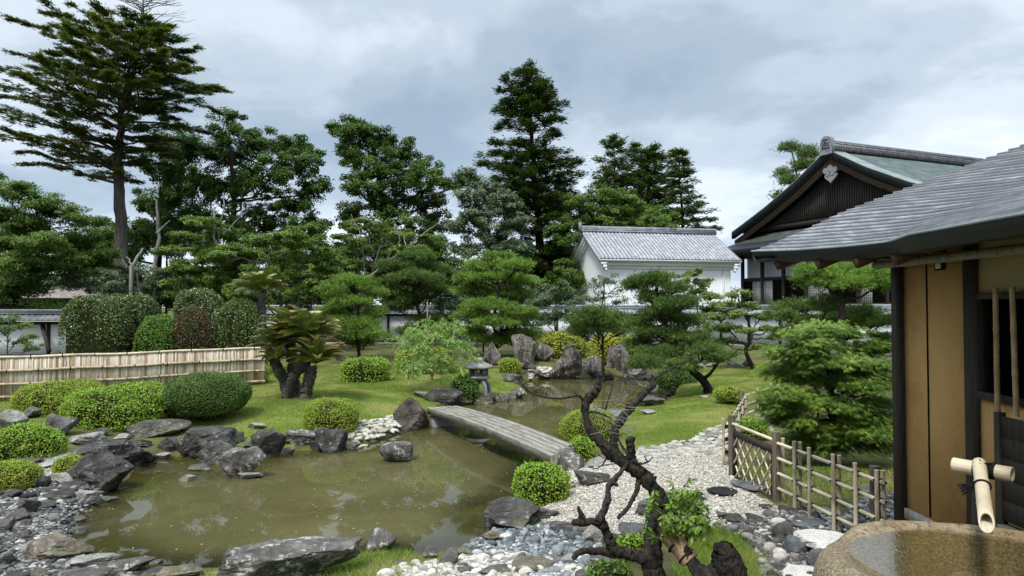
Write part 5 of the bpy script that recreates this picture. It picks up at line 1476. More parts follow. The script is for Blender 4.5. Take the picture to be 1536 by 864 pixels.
# left middle distance
tree('maple_tree', 'broad light green layered tree at the left edge below the fir', 'tree', 36, [(20, 500), (28, 420), (22, 340)], .2,
     [(20, 285, 34, 16), (60, 300, 40, 16), (5, 320, 40, 18), (95, 318, 42, 14), (50, 335, 46, 16), (130, 330, 34, 12), (10, 360, 46, 18), (70, 365, 50, 18), (120, 360, 44, 16), (30, 392, 50, 20), (90, 395, 52, 20), (-40, 330, 40, 26), (-45, 390, 50, 34), (150, 385, 40, 18), (20, 425, 50, 22), (-20, 270, 30, 16)],
     'leaf', 'broad_mid', 'bark_dark', .12, .55, .42, 1.2, 7)
tree('maple_tree', 'grey green bushy tree under the fir trunk', 'tree', 37, [(215, 500), (212, 450), (205, 410)], .12,
     [(200, 410, 40, 18), (160, 420, 40, 18), (245, 418, 34, 18), (130, 425, 36, 16), (200, 435, 50, 18), (260, 400, 30, 14), (100, 415, 34, 14)],
     'leaf', 'grey_green', 'bark', .11, .5, .4, .9, 8)
tree('maple_tree', 'light green layered maple in front of the dark rounded tree', 'tree', 36, [(425, 500), (420, 440), (405, 390)], .14,
     [(400, 360, 40, 14), (445, 355, 40, 14), (370, 380, 36, 14), (420, 385, 46, 16), (470, 380, 36, 14), (350, 405, 36, 14), (400, 410, 46, 16), (455, 408, 44, 16), (490, 400, 26, 14), (330, 385, 30, 12), (480, 430, 40, 18), (380, 435, 40, 16)],
     'leaf', 'maple', 'bark', .11, .45, .45, 1.2, 9)
tree('maple_tree', 'thin light green maple beside the bleached dead trunk', 'tree', 37, [(310, 500), (305, 430), (300, 370)], .1,
     [(300, 335, 34, 10), (275, 355, 30, 10), (335, 350, 34, 12), (300, 375, 42, 12), (255, 375, 26, 9), (345, 375, 30, 12), (285, 400, 40, 13), (320, 420, 40, 14), (270, 425, 34, 12), (350, 440, 30, 12)],
     'leaf', 'maple', 'bark', .11, .42, .4, .9, 10)
tree('maple_tree', 'pale green maple with bare grey branches in front of the stepped dark tree', 'tree', 41, [(560, 480), (555, 420), (570, 370)], .12,
     [(545, 340, 36, 12), (590, 350, 40, 12), (520, 360, 30, 10), (560, 375, 46, 14), (620, 375, 36, 12), (530, 395, 36, 13), (585, 400, 44, 14), (540, 425, 44, 16), (650, 360, 28, 10), (500, 420, 30, 14)],
     'leaf', 'maple', 'bark', .12, .45, .4, .9, 11)
for k, (x, y, w_, h_, Yq, mt, lb) in enumerate([
        (20, 370, 110, 50, 55, 'broad', 'dark tall leafy mass behind the light green tree at the left edge'), (150, 385, 70, 50, 53, 'broad', 'dark leafy mass behind the fir trunk'), (480, 395, 50, 50, 54, 'broad', 'dark leafy mass filling between the two dark broadleaf trees'),
        (50, 440, 80, 40, 46, 'broad', 'dark leafy undergrowth behind the small hut'), (-60, 420, 60, 60, 46, 'broad', 'dark leafy mass at the far left behind the wall'),
        (150, 425, 70, 40, 47, 'broad', 'dark leafy mass between hut and fir trunk'), (270, 430, 70, 40, 46, 'broad', 'dark shade tree behind the tall clipped shrubs'), (410, 440, 70, 40, 45, 'broad', 'dark leafy mass behind the cycads'),
        (520, 440, 60, 36, 46, 'broad', 'dark bushy tree behind the far wall left of the second pine'), (690, 430, 50, 34, 50, 'grey_green', 'grey green bushy tree behind the far wall in the centre'),
        (840, 430, 36, 40, 50, 'broad', 'dark bushy tree beside the storehouse gable'), (780, 440, 40, 26, 50, 'grey_green', 'grey green shrub mass beside the central trunk'), (600, 420, 60, 40, 48, 'broad_mid', 'mid green bushy tree behind the wall left of the bamboo poles'), (660, 400, 44, 44, 49, 'broad', 'dark bushy tree behind the wall right of the bamboo poles'), (455, 420, 60, 40, 43.9, 'broad_mid', 'mid green bushy tree rising right behind the cycads'), (720, 440, 44, 30, 46, 'broad', 'dark bushy tree behind the large bright pine'), (330, 430, 60, 34, 44, 'broad_mid', 'mid green bushy tree behind the glossy dome shrubs'), (250, 350, 60, 40, 56, 'broad', 'dark bushy tree high behind the straight grey trunk')]):
    tree('bushy_tree', lb, 'tree', Yq, [(x, 500), (x, y)], .15, [(x - w_ * .5, y, w_ * .5, h_ * .6), (x + w_ * .5, y, w_ * .5, h_ * .6), (x, y - h_ * .4, w_ * .55, h_ * .5), (x, y + h_ * .4, w_ * .7, h_ * .5)],
         'leaf', mt, 'bark_dark', .17, .8, .6, 1.0, 60 + k)

# far tree line closing the horizon
r_ = np.random.default_rng(4)
for k in range(16):
    x = -120 + k * 118 + r_.uniform(-20, 20); Yq = 95 + r_.uniform(-6, 14); hh = r_.uniform(28, 52)
    tree('distant_tree', 'distant green tree far beyond the garden wall', 'tree', Yq, [(x, 500), (x, 440)], .3, [(x, 452 - hh * .45, 46, hh * .5), (x - 40, 458, 36, hh * .3), (x + 40, 456, 36, hh * .36)],
         'leaf', 'broad', 'bark_dark', .4, 1.7, .6, .8, 90 + k, group='distant trees beyond the wall')

# bleached dead trunks and bare boughs
def dead_tree(label, Y, polys, seed):
    r = np.random.default_rng(seed); p0 = Wp(*polys[0][0][:2], Y); root = thing('dead_tree', label, 'dead tree', (p0[0], p0[1], float(H(p0[0], p0[1]))))
    g = Geo()
    for pl_ in polys:
        P = np.array([Wp(q[0], q[1], Y) + [0, r.uniform(-.3, .3), 0] for q in pl_]); R_ = np.array([q[2] for q in pl_]) * Y / FPX * .62
        tt = np.linspace(0, len(P) - 1, len(P) * 3); PS = np.stack([np.interp(tt, range(len(P)), P[:, k]) for k in range(3)], 1)
        PS[1:-1] += r.normal(size=(len(PS) - 2, 3)) * .04
        g.tube(PS, np.interp(tt, range(len(P)), R_), 7, jit=.12)
    g.build('trunk', MAT['bark_pale'], root); return root
dead_tree('bleached dead tree with forked top among the light maples', 36.5, [[(368, 500, 2.5), (345, 430, 2), (325, 365, 2.5), (319, 310, 2)], [(325, 365, 2), (338, 320, 1.6), (336, 290, 1)], [(336, 350, 1.4), (370, 318, 1), (385, 300, .6)], [(345, 395, 1.2), (372, 380, .8)]], 1)
dead_tree('twisted pale snag leaning beside the fir trunk', 35.5, [[(196, 480, 4), (200, 400, 5), (212, 372, 3)], [(200, 398, 2), (186, 385, 1.4)], [(186, 400, 2), (180, 380, 1)]], 2)
dead_tree('pale bare branch arching up right in front of the stepped dark tree', 40.5, [[(545, 490, 2.5), (548, 420, 2.2), (570, 400, 2.4), (610, 375, 2.2), (640, 348, 1.4), (665, 330, .8)], [(610, 375, 1.4), (606, 350, .8)], [(548, 420, 1.8), (540, 350, 1), (525, 320, .6)], [(570, 400, 1.2), (600, 360, .8), (590, 330, .5)]], 3)
dead_tree('straight grey trunk standing right of the big fir', 40, [[(228, 490, 6), (229, 430, 5), (236, 350, 4), (238, 300, 2.5)], [(236, 350, 2), (252, 330, 1)]], 4)
dead_tree('short pale trunk between fir and dead tree', 39, [[(272, 490, 3.5), (275, 400, 3.2), (270, 350, 2.2)], [(272, 380, 1.6), (262, 345, .8)]], 5)

# ---- cloud-pruned pines and garden trees
def pine(label, Y, trunk, trad, pads, mat='pine', leaf=None, seed=0, cr=.3, dens=1.0, depth=None, bark='bark_dark', flat=.5, fat=1.0):
    pads = [(p[0], p[1], p[2] * fat, p[3] * fat * 1.15) for p in pads]
    dens *= 1.2
    return tree('garden_pine', label, 'pine tree', Y, trunk, trad, pads, 'needle', mat, bark, leaf or max(.10, Y * .0045), cr, flat, dens, seed, depth=depth)
pine('garden pine with a rounded top between the cycads and the weeping tree', 31, [(538, 532), (534, 480), (540, 450), (532, 425)], .085,
     [(530, 424, 30, 9), (503, 437, 20, 8), (560, 440, 20, 8), (527, 455, 36, 10), (500, 470, 22, 9), (560, 472, 24, 9), (530, 487, 36, 9), (507, 503, 24, 7), (556, 503, 26, 7), (535, 512, 26, 6)], 'pine_bright', seed=21, fat=1.15)
pine('garden pine behind the bamboo poles in front of the white wall', 39, [(632, 520), (630, 470), (620, 440), (625, 395)], .12,
     [(625, 386, 26, 10), (598, 400, 30, 10), (650, 405, 26, 9), (622, 418, 38, 11), (590, 425, 22, 9), (655, 435, 24, 9), (628, 450, 34, 10), (600, 462, 22, 8), (640, 480, 28, 9), (618, 498, 24, 9)], 'pine', seed=22, fat=1.15)
pine('large garden pine with many bright pads in the middle of the wall', 33, [(743, 528), (742, 470), (748, 430), (742, 395)], .11,
     [(745, 388, 24, 9), (722, 402, 26, 9), (772, 400, 26, 9), (700, 418, 22, 8), (745, 418, 36, 10), (782, 422, 24, 9), (712, 438, 30, 9), (765, 442, 36, 10), (735, 460, 40, 10), (780, 468, 26, 9), (705, 472, 24, 8), (750, 486, 42, 10), (775, 502, 30, 8), (712, 500, 24, 8), (745, 512, 36, 8)], 'pine_bright', seed=23, fat=1.13, flat=.4)
pine('small low pine with wide pads left of the leaning pine', 27, [(905, 545), (903, 505), (895, 475)], .07,
     [(885, 472, 26, 8), (918, 480, 26, 8), (895, 492, 36, 10), (935, 492, 24, 8), (875, 497, 20, 7)], 'pine', seed=24, fat=1.3)
pine('leaning pine with thick slanted trunk and layered pads beside the pond', 21.5, [(1062, 583), (1035, 548), (1005, 510), (990, 460), (985, 430)], .15,
     [(985, 420, 36, 9), (955, 428, 22, 8), (1015, 432, 24, 8), (975, 447, 30, 8), (1020, 455, 32, 10), (990, 470, 38, 10), (955, 485, 26, 8), (1030, 483, 30, 10), (990, 500, 42, 11), (1040, 510, 34, 10), (955, 515, 22, 9), (1000, 530, 44, 10), (1060, 530, 34, 8), (965, 545, 22, 9), (1085, 535, 22, 6), (1015, 548, 34, 8)], 'pine', seed=25, cr=.26, dens=1.1, depth=.9, flat=.4, fat=.97)
pine('big flat-topped pine between great hall and tea house', 15.5, [(1264, 560), (1262, 500), (1263, 460), (1262, 430)], .13,
     [(1225, 412, 34, 9), (1262, 410, 46, 12), (1305, 415, 36, 10), (1262, 425, 66, 9), (1205, 410, 18, 6), (1325, 428, 24, 8)], 'pine_bright', seed=26, cr=.2, dens=1.3, depth=.5)
pine('spreading lower pine with flat pads right of the bent maple', 16.8, [(1245, 570), (1240, 520), (1232, 480)], .1,
     [(1195, 462, 34, 9), (1240, 458, 28, 8), (1290, 470, 36, 10), (1170, 472, 24, 7), (1215, 480, 44, 8), (1270, 486, 50, 9), (1325, 485, 24, 10), (1330, 515, 22, 16), (1180, 500, 26, 8)], 'pine', seed=27, cr=.22, dens=1.1, depth=.8, fat=.9, flat=.38)
tree('garden_tree', 'airy grey green tree in front of the storehouse gable', 'tree', 35, [(905, 500), (903, 460), (908, 420)], .06, [(905, 415, 24, 12), (890, 430, 20, 10), (925, 428, 20, 12), (908, 445, 28, 12), (885, 448, 14, 8), (925, 450, 16, 8)], 'leaf', 'grey_green', 'bark', .085, .32, .6, .45, 31)
tree('garden_tree', 'grey green shrubby tree with several thin stems before the white wall', 'tree', 37, [(833, 515), (832, 470), (838, 440)], .06, [(838, 432, 22, 12), (820, 448, 20, 11), (858, 450, 22, 11), (838, 465, 32, 12), (818, 480, 20, 10), (860, 482, 24, 9), (800, 455, 14, 9)], 'leaf', 'grey_green', 'bark_dark', .10, .36, .55, .6, 32)
tree('garden_tree', 'slender maple with a red-tinged top behind the leaning pine', 'tree', 29, [(1048, 520), (1046, 470), (1042, 420)], .05, [(1040, 408, 16, 8), (1055, 422, 16, 8), (1030, 420, 10, 6), (1050, 438, 20, 9), (1070, 445, 20, 8), (1080, 462, 20, 9), (1060, 470, 22, 10), (1070, 490, 24, 9), (1050, 500, 18, 8)], 'leaf', 'maple_pale', 'bark_dark', .085, .26, .5, .95, 33)
tree('garden_tree', 'bent maple with dark crooked trunk and pale leaves near the wall end', 'tree', 27, [(1133, 552), (1118, 528), (1128, 505), (1122, 480), (1105, 455)], .09, [(1108, 440, 20, 7), (1085, 455, 20, 7), (1125, 458, 18, 7), (1100, 470, 24, 8), (1140, 475, 16, 6), (1075, 475, 16, 7), (1155, 492, 18, 6), (1090, 490, 22, 8), (1120, 495, 18, 6), (1165, 505, 14, 5), (1085, 510, 18, 6), (1140, 520, 14, 5)], 'leaf', 'maple_pale', 'bark_dark', .08, .24, .45, 1.0, 34)
tree('cypress', 'feathery bright green cypress with drooping tiers behind the lattice fence', 'cypress', 11.2, [(1252, 690), (1250, 620), (1246, 560), (1243, 500)], .055,
     [(1238, 492, 34, 8), (1205, 500, 24, 7), (1275, 500, 26, 8), (1225, 516, 46, 10), (1290, 522, 34, 10), (1180, 528, 30, 9), (1240, 540, 56, 12), (1310, 548, 32, 12), (1170, 555, 30, 10), (1215, 570, 50, 12), (1285, 575, 50, 13), (1175, 590, 32, 11), (1240, 605, 60, 12), (1315, 605, 34, 14), (1185, 630, 40, 12), (1260, 640, 62, 13), (1205, 655, 44, 10), (1310, 650, 36, 14), (1335, 575, 18, 14), (1290, 668, 50, 10), (1225, 672, 36, 8), (1205, 545, 34, 12), (1270, 560, 44, 14), (1320, 525, 24, 14), (1210, 600, 40, 14), (1290, 625, 44, 14), (1235, 655, 44, 12), (1330, 630, 20, 16), (1160, 610, 22, 10)],
     'spray', 'cypress', 'bark_dark', .11, .17, .6, 2.0, 35, depth=.5, twig=.008)
tree('small_tree', 'thin pale green sapling in front of the dark tiled left wall', 'tree', 25, [(10, 540), (12, 500), (15, 478)], .03, [(15, 478, 18, 7), (35, 488, 16, 6), (5, 495, 18, 7), (45, 505, 14, 6), (22, 512, 26, 7), (50, 520, 20, 6), (-10, 480, 14, 9)], 'leaf', 'maple', 'bark', .06, .2, .4, .5, 36)
for k, (x, y) in enumerate([(380, 412), (470, 450)]):
    pass

tree('garden_tree', 'bushy grey green shrub tree between the bamboo poles and the large bright pine', 'tree', 40, [(690, 520), (688, 480)], .06, [(690, 440, 26, 14), (670, 458, 22, 12), (708, 455, 22, 12), (688, 475, 34, 14), (665, 492, 22, 10), (705, 495, 24, 10)], 'leaf', 'grey_green', 'bark_dark', .11, .4, .6, .8, 37)
tree('garden_tree', 'bushy green shrub tree right of the large bright pine before the wall', 'tree', 40, [(800, 520), (800, 480)], .06, [(798, 425, 18, 14), (805, 450, 22, 14), (790, 470, 22, 12), (812, 478, 20, 12), (800, 495, 24, 9)], 'leaf', 'grey_green', 'bark_dark', .11, .4, .6, .8, 38)
tree('garden_tree', 'small dark shrub tree just right of the tall cycad', 'tree', 38, [(470, 520), (470, 480)], .06, [(465, 440, 30, 14), (495, 452, 24, 12), (450, 465, 28, 14), (485, 480, 30, 14), (460, 500, 30, 10)], 'leaf', 'grey_green', 'bark_dark', .11, .4, .6, .8, 39)

# weeping light green tree with bamboo props
Yw = 20.6
root = thing('weeping_tree', 'small weeping light green tree tied to bamboo poles on the lawn', 'tree', T(648, 570))
r_ = np.random.default_rng(77); g = Geo(); fol = Geo()
b0 = np.array(root.location)
g.tube([b0 - [0, 0, .05], b0 + [-.02, 0, .5], b0 + [.03, .03, 1.0], b0 + [.0, 0, 1.5]], [.04, .032, .025, .018], 8, jit=.1)
for k in range(9): a = k * .7; g.tube([b0 + [0, 0, .1], b0 + [.22 * math.cos(a), .22 * math.sin(a), .5]], [.012, .006], 5)
arcs = [(590, 505, 0), (605, 520, .3), (615, 490, -.3), (640, 478, 0), (665, 478, .2), (690, 490, 0), (700, 510, -.2), (708, 535, 0), (600, 545, -.3), (680, 505, -.5), (655, 500, -.6), (630, 515, -.5), (690, 550, -.3), (665, 530, -.6), (620, 550, -.5), (640, 540, -.7), (670, 560, -.5), (600, 560, 0), (700, 520, .4), (650, 490, .6), (610, 500, .6), (680, 480, .5)]
for (ax_, ay_, dy) in arcs:
    tip = Wp(ax_, ay_, Yw); tip[1] += dy
    s0 = b0 + [r_.normal(0, .03), r_.normal(0, .03), r_.uniform(.9, 1.5) if ay_ < 530 else r_.uniform(.4, .9)]
    if tip[2] < s0[2] + .1: mid = (s0 + tip) / 2 + [0, 0, .35]
    else: mid = (s0 + tip) / 2 + [0, 0, .22]
    t = np.linspace(0, 1, 9)[:, None]; B = s0 * (1 - t) ** 2 + 2 * mid * t * (1 - t) + tip * t ** 2
    g.tube(B, np.linspace(.012, .003, 9), 4, cap=False)
    for _ in range(24):
        u = r_.uniform(.4, 1.05); s1 = s0 * (1 - u) ** 2 + 2 * mid * u * (1 - u) + tip * u ** 2
        dr_ = unit(np.array([r_.normal() * .8 + (tip[0] - s0[0]) * .5, r_.normal() * .8, -.25])); ln = r_.uniform(.2, .42)
        tw = np.array([s1 + dr_ * ln * q + np.array([0, 0, -.55 * (q * ln) ** 2 * 2]) for q in np.linspace(0, 1, 5)])
        g.tube(tw, np.linspace(.004, .0015, 5), 3, cap=False)
        q = r_.uniform(0, 1, 24); P = np.stack([np.interp(q * 4, range(5), tw[:, j]) for j in range(3)], 1) + r_.normal(size=(24, 3)) * .012
        D = unit(dr_ + r_.normal(size=(24, 3)) * .6 + [0, 0, -.55]); leaves(fol, P, D, unit(r_.normal(size=(24, 3)) * .6 + [0, 0, 1]), .095 * r_.uniform(.7, 1.2, 24), .026)
g.build('trunk', MAT['bark'], root, smooth_=True); fol.build('crown', LM['weep'], root)
for (x0, y0, x1, y1, lb) in ((612, 578, 646, 472, 'left-leaning bamboo prop crossing in front of the weeping tree'), (641, 560, 641, 452, 'upright thin bamboo pole standing in the weeping tree')):
    p = T(x0, y0); q = Wp(x1, y1, p[1] + (.3 if x0 != x1 else 0)); pts, rr = bamboo_pts(p - [0, 0, .05], q, 6)
    tag(Geo().tube(pts, rr * .018, 8).build('bamboo_prop', MAT['bamboo_old'], origin=p, smooth_=True), lb, 'bamboo pole')
# short dark stakes by the wall
for k, (x, yb, yt) in enumerate([(619, 512, 500), (653, 510, 500), (725, 520, 503)]):
    p = Wp(x, yb, 36); p[2] = float(H(p[0], p[1])); tag(Geo().tube([p, [p[0], p[1], Wp(x, yt, 36)[2]]], .05, 8).build('stake', MAT['dark_wood'], origin=p), ['short dark stake left of the bamboo poles by the wall', 'short dark stake right of the bamboo poles by the wall', 'dark stake behind the stone lantern'][k], 'stake')
# ------------------------------------------------------------ bamboo screen on the left
A0, A1, A2 = np.array([-17.5, 16.6]), np.array([-13.6, 18.6]), np.array([-7.9, 22.4])
def scr(t):                                             # gently curved line
    p = (1 - t) ** 2 * A0 + 2 * t * (1 - t) * (2 * A1 - (A0 + A2) / 2) + t ** 2 * A2
    return p
root = thing('bamboo_screen', 'low screen fence of weathered split bamboo along the left lawn', 'bamboo fence', (*scr(.5), .7))
r_ = np.random.default_rng(5)
N_ = 330; g = Geo(); ts = np.linspace(0, 1, N_)
zb_ = lambda t: float(H(*scr(t))) + .05; zt_ = lambda t: zb_(t) + 1.12
for i in range(N_ - 1):
    p = scr(ts[i]); q = scr(ts[i + 1]); d = unit(q - p); n_v = np.array([d[1], -d[0]])
    w2 = np.linalg.norm(q - p) * .5; c = (p + q) / 2 + n_v * r_.normal(0, .004); z0, z1 = zb_(ts[i]), zt_(ts[i]) - .02
    a = math.atan2(d[1], d[0]); ax = [[d[0], d[1], 0], [-d[1], d[0], 0], [0, 0, 1]]
    g.obox([*c, (z0 + z1) / 2], ax, [w2 * .97, .009, (z1 - z0) / 2])
g.build('slat_panel', MAT['slats'], root)
for k, f in enumerate((0.06, .36, .68, 1.0)):
    g = Geo(); pts = []; rr = []
    for t in np.linspace(0, 1, 60):
        p = scr(t); d = unit(scr(min(1, t + .01)) - scr(max(0, t - .01))); nv = np.array([d[1], -d[0]]) * (.035 if k < 3 else .0)
        pts.append([*(p + nv), zb_(t) + 1.12 * f + .004 * math.sin(t * 40)]); rr.append(.034 if int(t * 59) % 5 else .037)
    g.tube(pts, rr, 10, jit=.04); g.build('rail', MAT['bamboo_old' if k < 3 else 'bamboo'], root, smooth_=True)
for t in np.linspace(.02, .98, 17):
    p = scr(t)
    for f in (.36, .68, 1.0):
        if f == 1.0 or True:
            tt_ = t + (.015 if f == .68 else 0); p = scr(tt_); d = unit(scr(tt_ + .01) - scr(tt_ - .01)); nv = np.array([d[1], -d[0]]) * (.035 if f < 1 else 0); c = np.array([*(p + nv), zb_(tt_) + 1.12 * f])
            Geo().tube([c - [d[0] * .012, d[1] * .012, 0], c + [d[0] * .012, d[1] * .012, 0]], .041, 8).build('cord_tie', MAT['cord'], root)
for t in np.linspace(.03, .97, 9):
    p = scr(t); d = unit(scr(t + .01) - scr(t - .01)); c = p - np.array([d[1], -d[0]]) * .06
    Geo().tube([[*c, zb_(t) - .2], [*c, zt_(t) - .05]], .045, 8).build('post', MAT['post_wood'], root)

# ------------------------------------------------------------ lattice (yotsume) fence, right
def cane(a, b, rad, root, name='rail', mat='bamboo', nseg=4):
    p, r = bamboo_pts(a, b, nseg); return Geo().tube(p, r * rad, 9).build(name, MAT[mat], root, smooth_=True)
def yotsume(label, pts, posts, heavy, z_top, levels, name='lattice_fence'):
    """pts: polyline of (x,y); posts: positions in metres along it (pair?), heavy: thick timber posts"""
    P = np.array(pts, float); seg = np.linalg.norm(np.diff(P, axis=0), axis=1); cum = np.concatenate([[0], np.cumsum(seg)])
    at = lambda s: np.array([np.interp(s, cum, P[:, 0]), np.interp(s, cum, P[:, 1])])
    root = thing(name, label, 'bamboo fence', (*P[0], .5))
    zt = lambda s: np.interp(s, [0, cum[-1]], z_top)
    for f in levels:
        for i in range(len(P) - 1):
            cane([*P[i], zt(cum[i]) - f], [*P[i + 1], zt(cum[i + 1]) - f], .021, root, 'rail', 'bamboo', max(2, int(seg[i] / .35)))
    for s, pair in posts:
        p = at(s); d = unit(at(min(cum[-1], s + .05)) - at(max(0, s - .05))); nv = np.array([d[1], -d[0]])
        offs = (-.045, .045) if pair else (.045,)
        for o in offs:
            q = p + nv * o + d * (o * .3); gz = float(H(*q))
            cane([*q, gz - .1], [*q, zt(s) + .10 + r_.uniform(0, .03)], .022, root, 'post', 'bamboo_old', 3)
        for f in levels:
            c = np.array([*p, zt(s) - f]); g = Geo()
            g.tube([c - [nv[0] * .07, nv[1] * .07, .02], c + [nv[0] * .07, nv[1] * .07, .02]], .012, 5); g.tube([c - [d[0] * .02, d[1] * .02, 0], c + [d[0] * .02, d[1] * .02, 0]], .033, 7)
            k = c - [nv[0] * .03, nv[1] * .03, 0]; g.tube([k, k + [-.04, -.02, -.035]], .005, 4); g.tube([k, k + [-.01, -.05, -.04]], .005, 4)
            g.build('cord_tie', MAT['cord'], root)
    for s, hgt in heavy:
        p = at(s); d = unit(at(min(cum[-1], s + .05)) - at(max(0, s - .05))); q = p + np.array([d[1], -d[0]]) * -.10; gz = float(H(*q))
        Geo().tube([[*q, gz - .1], [*q, gz + .5], [*q, zt(s) + hgt]], [.052, .05, .048], 12, jit=.02).build('timber_post', MAT['post_wood'], root, smooth_=True)
    return root
gA, gB = T(1165, 752), T(1098, 714)
f0, f1 = gA[:2], np.array([3.66, 6.95])
Lf = np.linalg.norm(f1 - f0)
def s_at(px):                                           # where a pixel column meets the fence line
    u = (px - 768) / FPX; d = f1 - f0
    t = (u * f0[1] - f0[0]) / (d[0] - u * d[1]); return float(np.clip(t, 0, 1.1) * Lf)
zr0 = Wp(1165, 664, f0[1])[2]; zr1 = Wp(1321, 724, f1[1])[2]
print('fence', f0, f1, zr0, zr1, gB)
yotsume('bamboo lattice fence between the gate and the tea house corner', [f0, f1], [(s_at(1193), True), (s_at(1215), False), (s_at(1251), True), (s_at(1284), False), (s_at(1316), True)], [(s_at(1284) + .12, .10)], (zr0, zr1), (0, .19, .38, .57))
# gate
root = thing('lattice_gate', 'low gate of diagonal bamboo lattice in a dark frame', 'gate', (*gA[:2], gA[2]))
a, b = np.array(gA[:2]), np.array(gB[:2]); dg = unit(b - a)
zt = zr0 - .02; zb2 = zr0 - .80
for p, nm in ((a, 'gate_post'), (b, 'gate_post')):
    Geo().tube([[p[0], p[1], float(H(*p)) - .1], [p[0], p[1], zr0 + .14]], [.05, .048], 12, jit=.03).build(nm, MAT['post_wood'], root, smooth_=True)
for o_ in (-.11,):
    q = a - dg * o_ * 0 + np.array([dg[1], -dg[0]]) * .09; cane([*q, float(H(*q)) - .1], [*q, zr0 + .06], .024, root, 'bamboo_post', 'bamboo_old', 3)
    q = b + np.array([dg[1], -dg[0]]) * .09; cane([*q, float(H(*q)) - .1], [*q, zr0 + .02], .024, root, 'bamboo_post', 'bamboo_old', 3)
cane([*a, zr0 + .02], [*b, zr0 + .02], .022, root, 'top_rail')
a2, b2 = a + dg * .09, b - dg * .09
g = Geo()
for z in (zt - .09, zb2 + .05): g.beam([*a2, z], [*b2, z], .04, .09)
for p in (a2, b2): g.beam([*p, zb2 + .1], [*p, zt - .135], .045, .045, up=(0, 1, 0))
g.build('gate_frame', MAT['dark_wood'], root)
Lg = np.linalg.norm(b2 - a2); z0, z1 = zb2 + .09, zt - .13
fr = [o for o in root.children if o.name.startswith('gate_frame')][0]
k = -.6
while k < Lg + .1:
    for sg in (1, -1):
        # lattice cane with slope, clipped to the frame
        s0, s1 = k, k + (z1 - z0) * .95
        if sg < 0: s0, s1 = s1, s0
        t0, t1 = 0.0, 1.0
        for lim, lowr in ((0, True), (Lg, False)):
            if abs(s1 - s0) > 1e-6:
                tc_ = (lim - s0) / (s1 - s0)
                if (s1 > s0) == lowr: t0 = max(t0, tc_)
                else: t1 = min(t1, tc_)
        if t1 - t0 > .08:
            pa = a2 + dg * (s0 + (s1 - s0) * t0); pb = a2 + dg * (s0 + (s1 - s0) * t1)
            nv = np.array([dg[1], -dg[0]]) * .012 * sg
            o = Geo().tube([[*(pa + nv), z0 + (z1 - z0) * t0], [*(pb + nv), z0 + (z1 - z0) * t1]], .012, 7).build('lattice_cane', MAT['bamboo'], fr, origin=root.location, smooth_=True)
    k += .235
# fence beyond the gate: up the lawn edge, then turning right
c0 = T(1090, 700)[:2]; c1 = T(1120, 634)[:2]; c2 = T(1205, 600)[:2]; c3 = T(1290, 600)[:2]
zc0 = Wp(1092, 640, c0[1])[2]; zc1 = Wp(1120, 592, c1[1])[2]
L1 = np.linalg.norm(c1 - c0)
yotsume('bamboo lattice fence running from the gate along the right lawn', [c0, c1], [(.02, True)] + [(L1 * f, False) for f in (.2, .4, .6, .8)], [(L1, .08)], (zc0, zc1), (0, .2, .4))
L2 = np.linalg.norm(c2 - c1)
yotsume('bamboo lattice fence turning right behind the cypress', [c1 + [.03, 0.02], c2], [(L2 * f, False) for f in (.12, .34, .56, .78, .98)], [(L2 * .5, .06)], (zc1, zc1), (0, .2, .4))
p = T(1002, 590)
for k, (x, y) in enumerate([(962, 606), (970, 605), (979, 604), (988, 602), (996, 600), (1003, 596), (1008, 591), (1011, 586)]):
    p = T(x, y); o = Geo().tube([p - [0, 0, .3], p + [0, 0, .12]], .085, 10, jit=.03).build('edging_log', MAT['dark_wood'], origin=p)
    tag(o, 'short dark log upright in the pond edging at the right inlet', 'log', 'dark edging logs at the right inlet')

# ------------------------------------------------------------ plank bridge
bl0, bl1 = Wp(648, 601, 18.3), Wp(690, 598, 18.9)
L_a, L_b = G(641, 610, .46), G(826, 681, .46)            # front edge, left end to right end
dirb = unit((L_b - L_a) * [1, 1, 0]); sideb = np.array([-dirb[1], dirb[0], 0]);
if sideb[1] < 0: sideb = -sideb
BW = .78; n = 14
root = thing('plank_bridge', 'weathered plank footbridge crossing the pond from the lantern lawn to the white gravel', 'bridge', (L_a + L_b) / 2 * [1, 1, 0])
t = np.linspace(0, 1, n); Lb_ = np.linalg.norm(L_b - L_a)
cl = L_a + np.outer(t, L_b - L_a) + np.outer(-np.sin(t * math.pi) * .10, sideb); cl[:, 2] = .44 + .10 * np.sin(t * math.pi)
NP = 5
for k in range(NP):
    w0 = BW * k / NP + .011; w1 = BW * (k + 1) / NP - .011; th = .16 if k in (0, NP - 1) else .09
    P0 = cl + sideb * w0; P1 = cl + sideb * w1
    e0 = r_.uniform(-.06, .04); e1 = r_.uniform(-.04, .04) - .13 * k
    for P_ in (P0, P1): P_[0] += dirb * e0; P_[-1] += dirb * e1
    j = r_.normal(0, .004); up = np.array([0, 0, 1.0])
    m_ = 60
    tt_ = np.linspace(0, 1, m_); I = lambda Q: np.stack([np.interp(tt_, t, Q[:, c]) for c in range(3)], 1)
    Q0, Q1 = I(P0), I(P1); nz = (.0008 * sine_noise(np.stack([tt_ * 30, tt_ * 0 + k], 1), 1.0, k))[:, None] * up
    ring = [Q0 + up * j + nz, Q1 + up * j + nz * .6, Q1 - up * th + nz, Q0 - up * th + nz * (2.5 if k == 0 else 1), Q0 + up * j + nz]
    g = Geo(); g.sheet(np.array(ring).transpose(1, 0, 2))
    g.add([q[0] for q in ring[:4]], [(0, 1, 2, 3)]); g.add([q[-1] for q in ring[:4]], [(3, 2, 1, 0)])
    g.build('plank', MAT['bridge'], root)
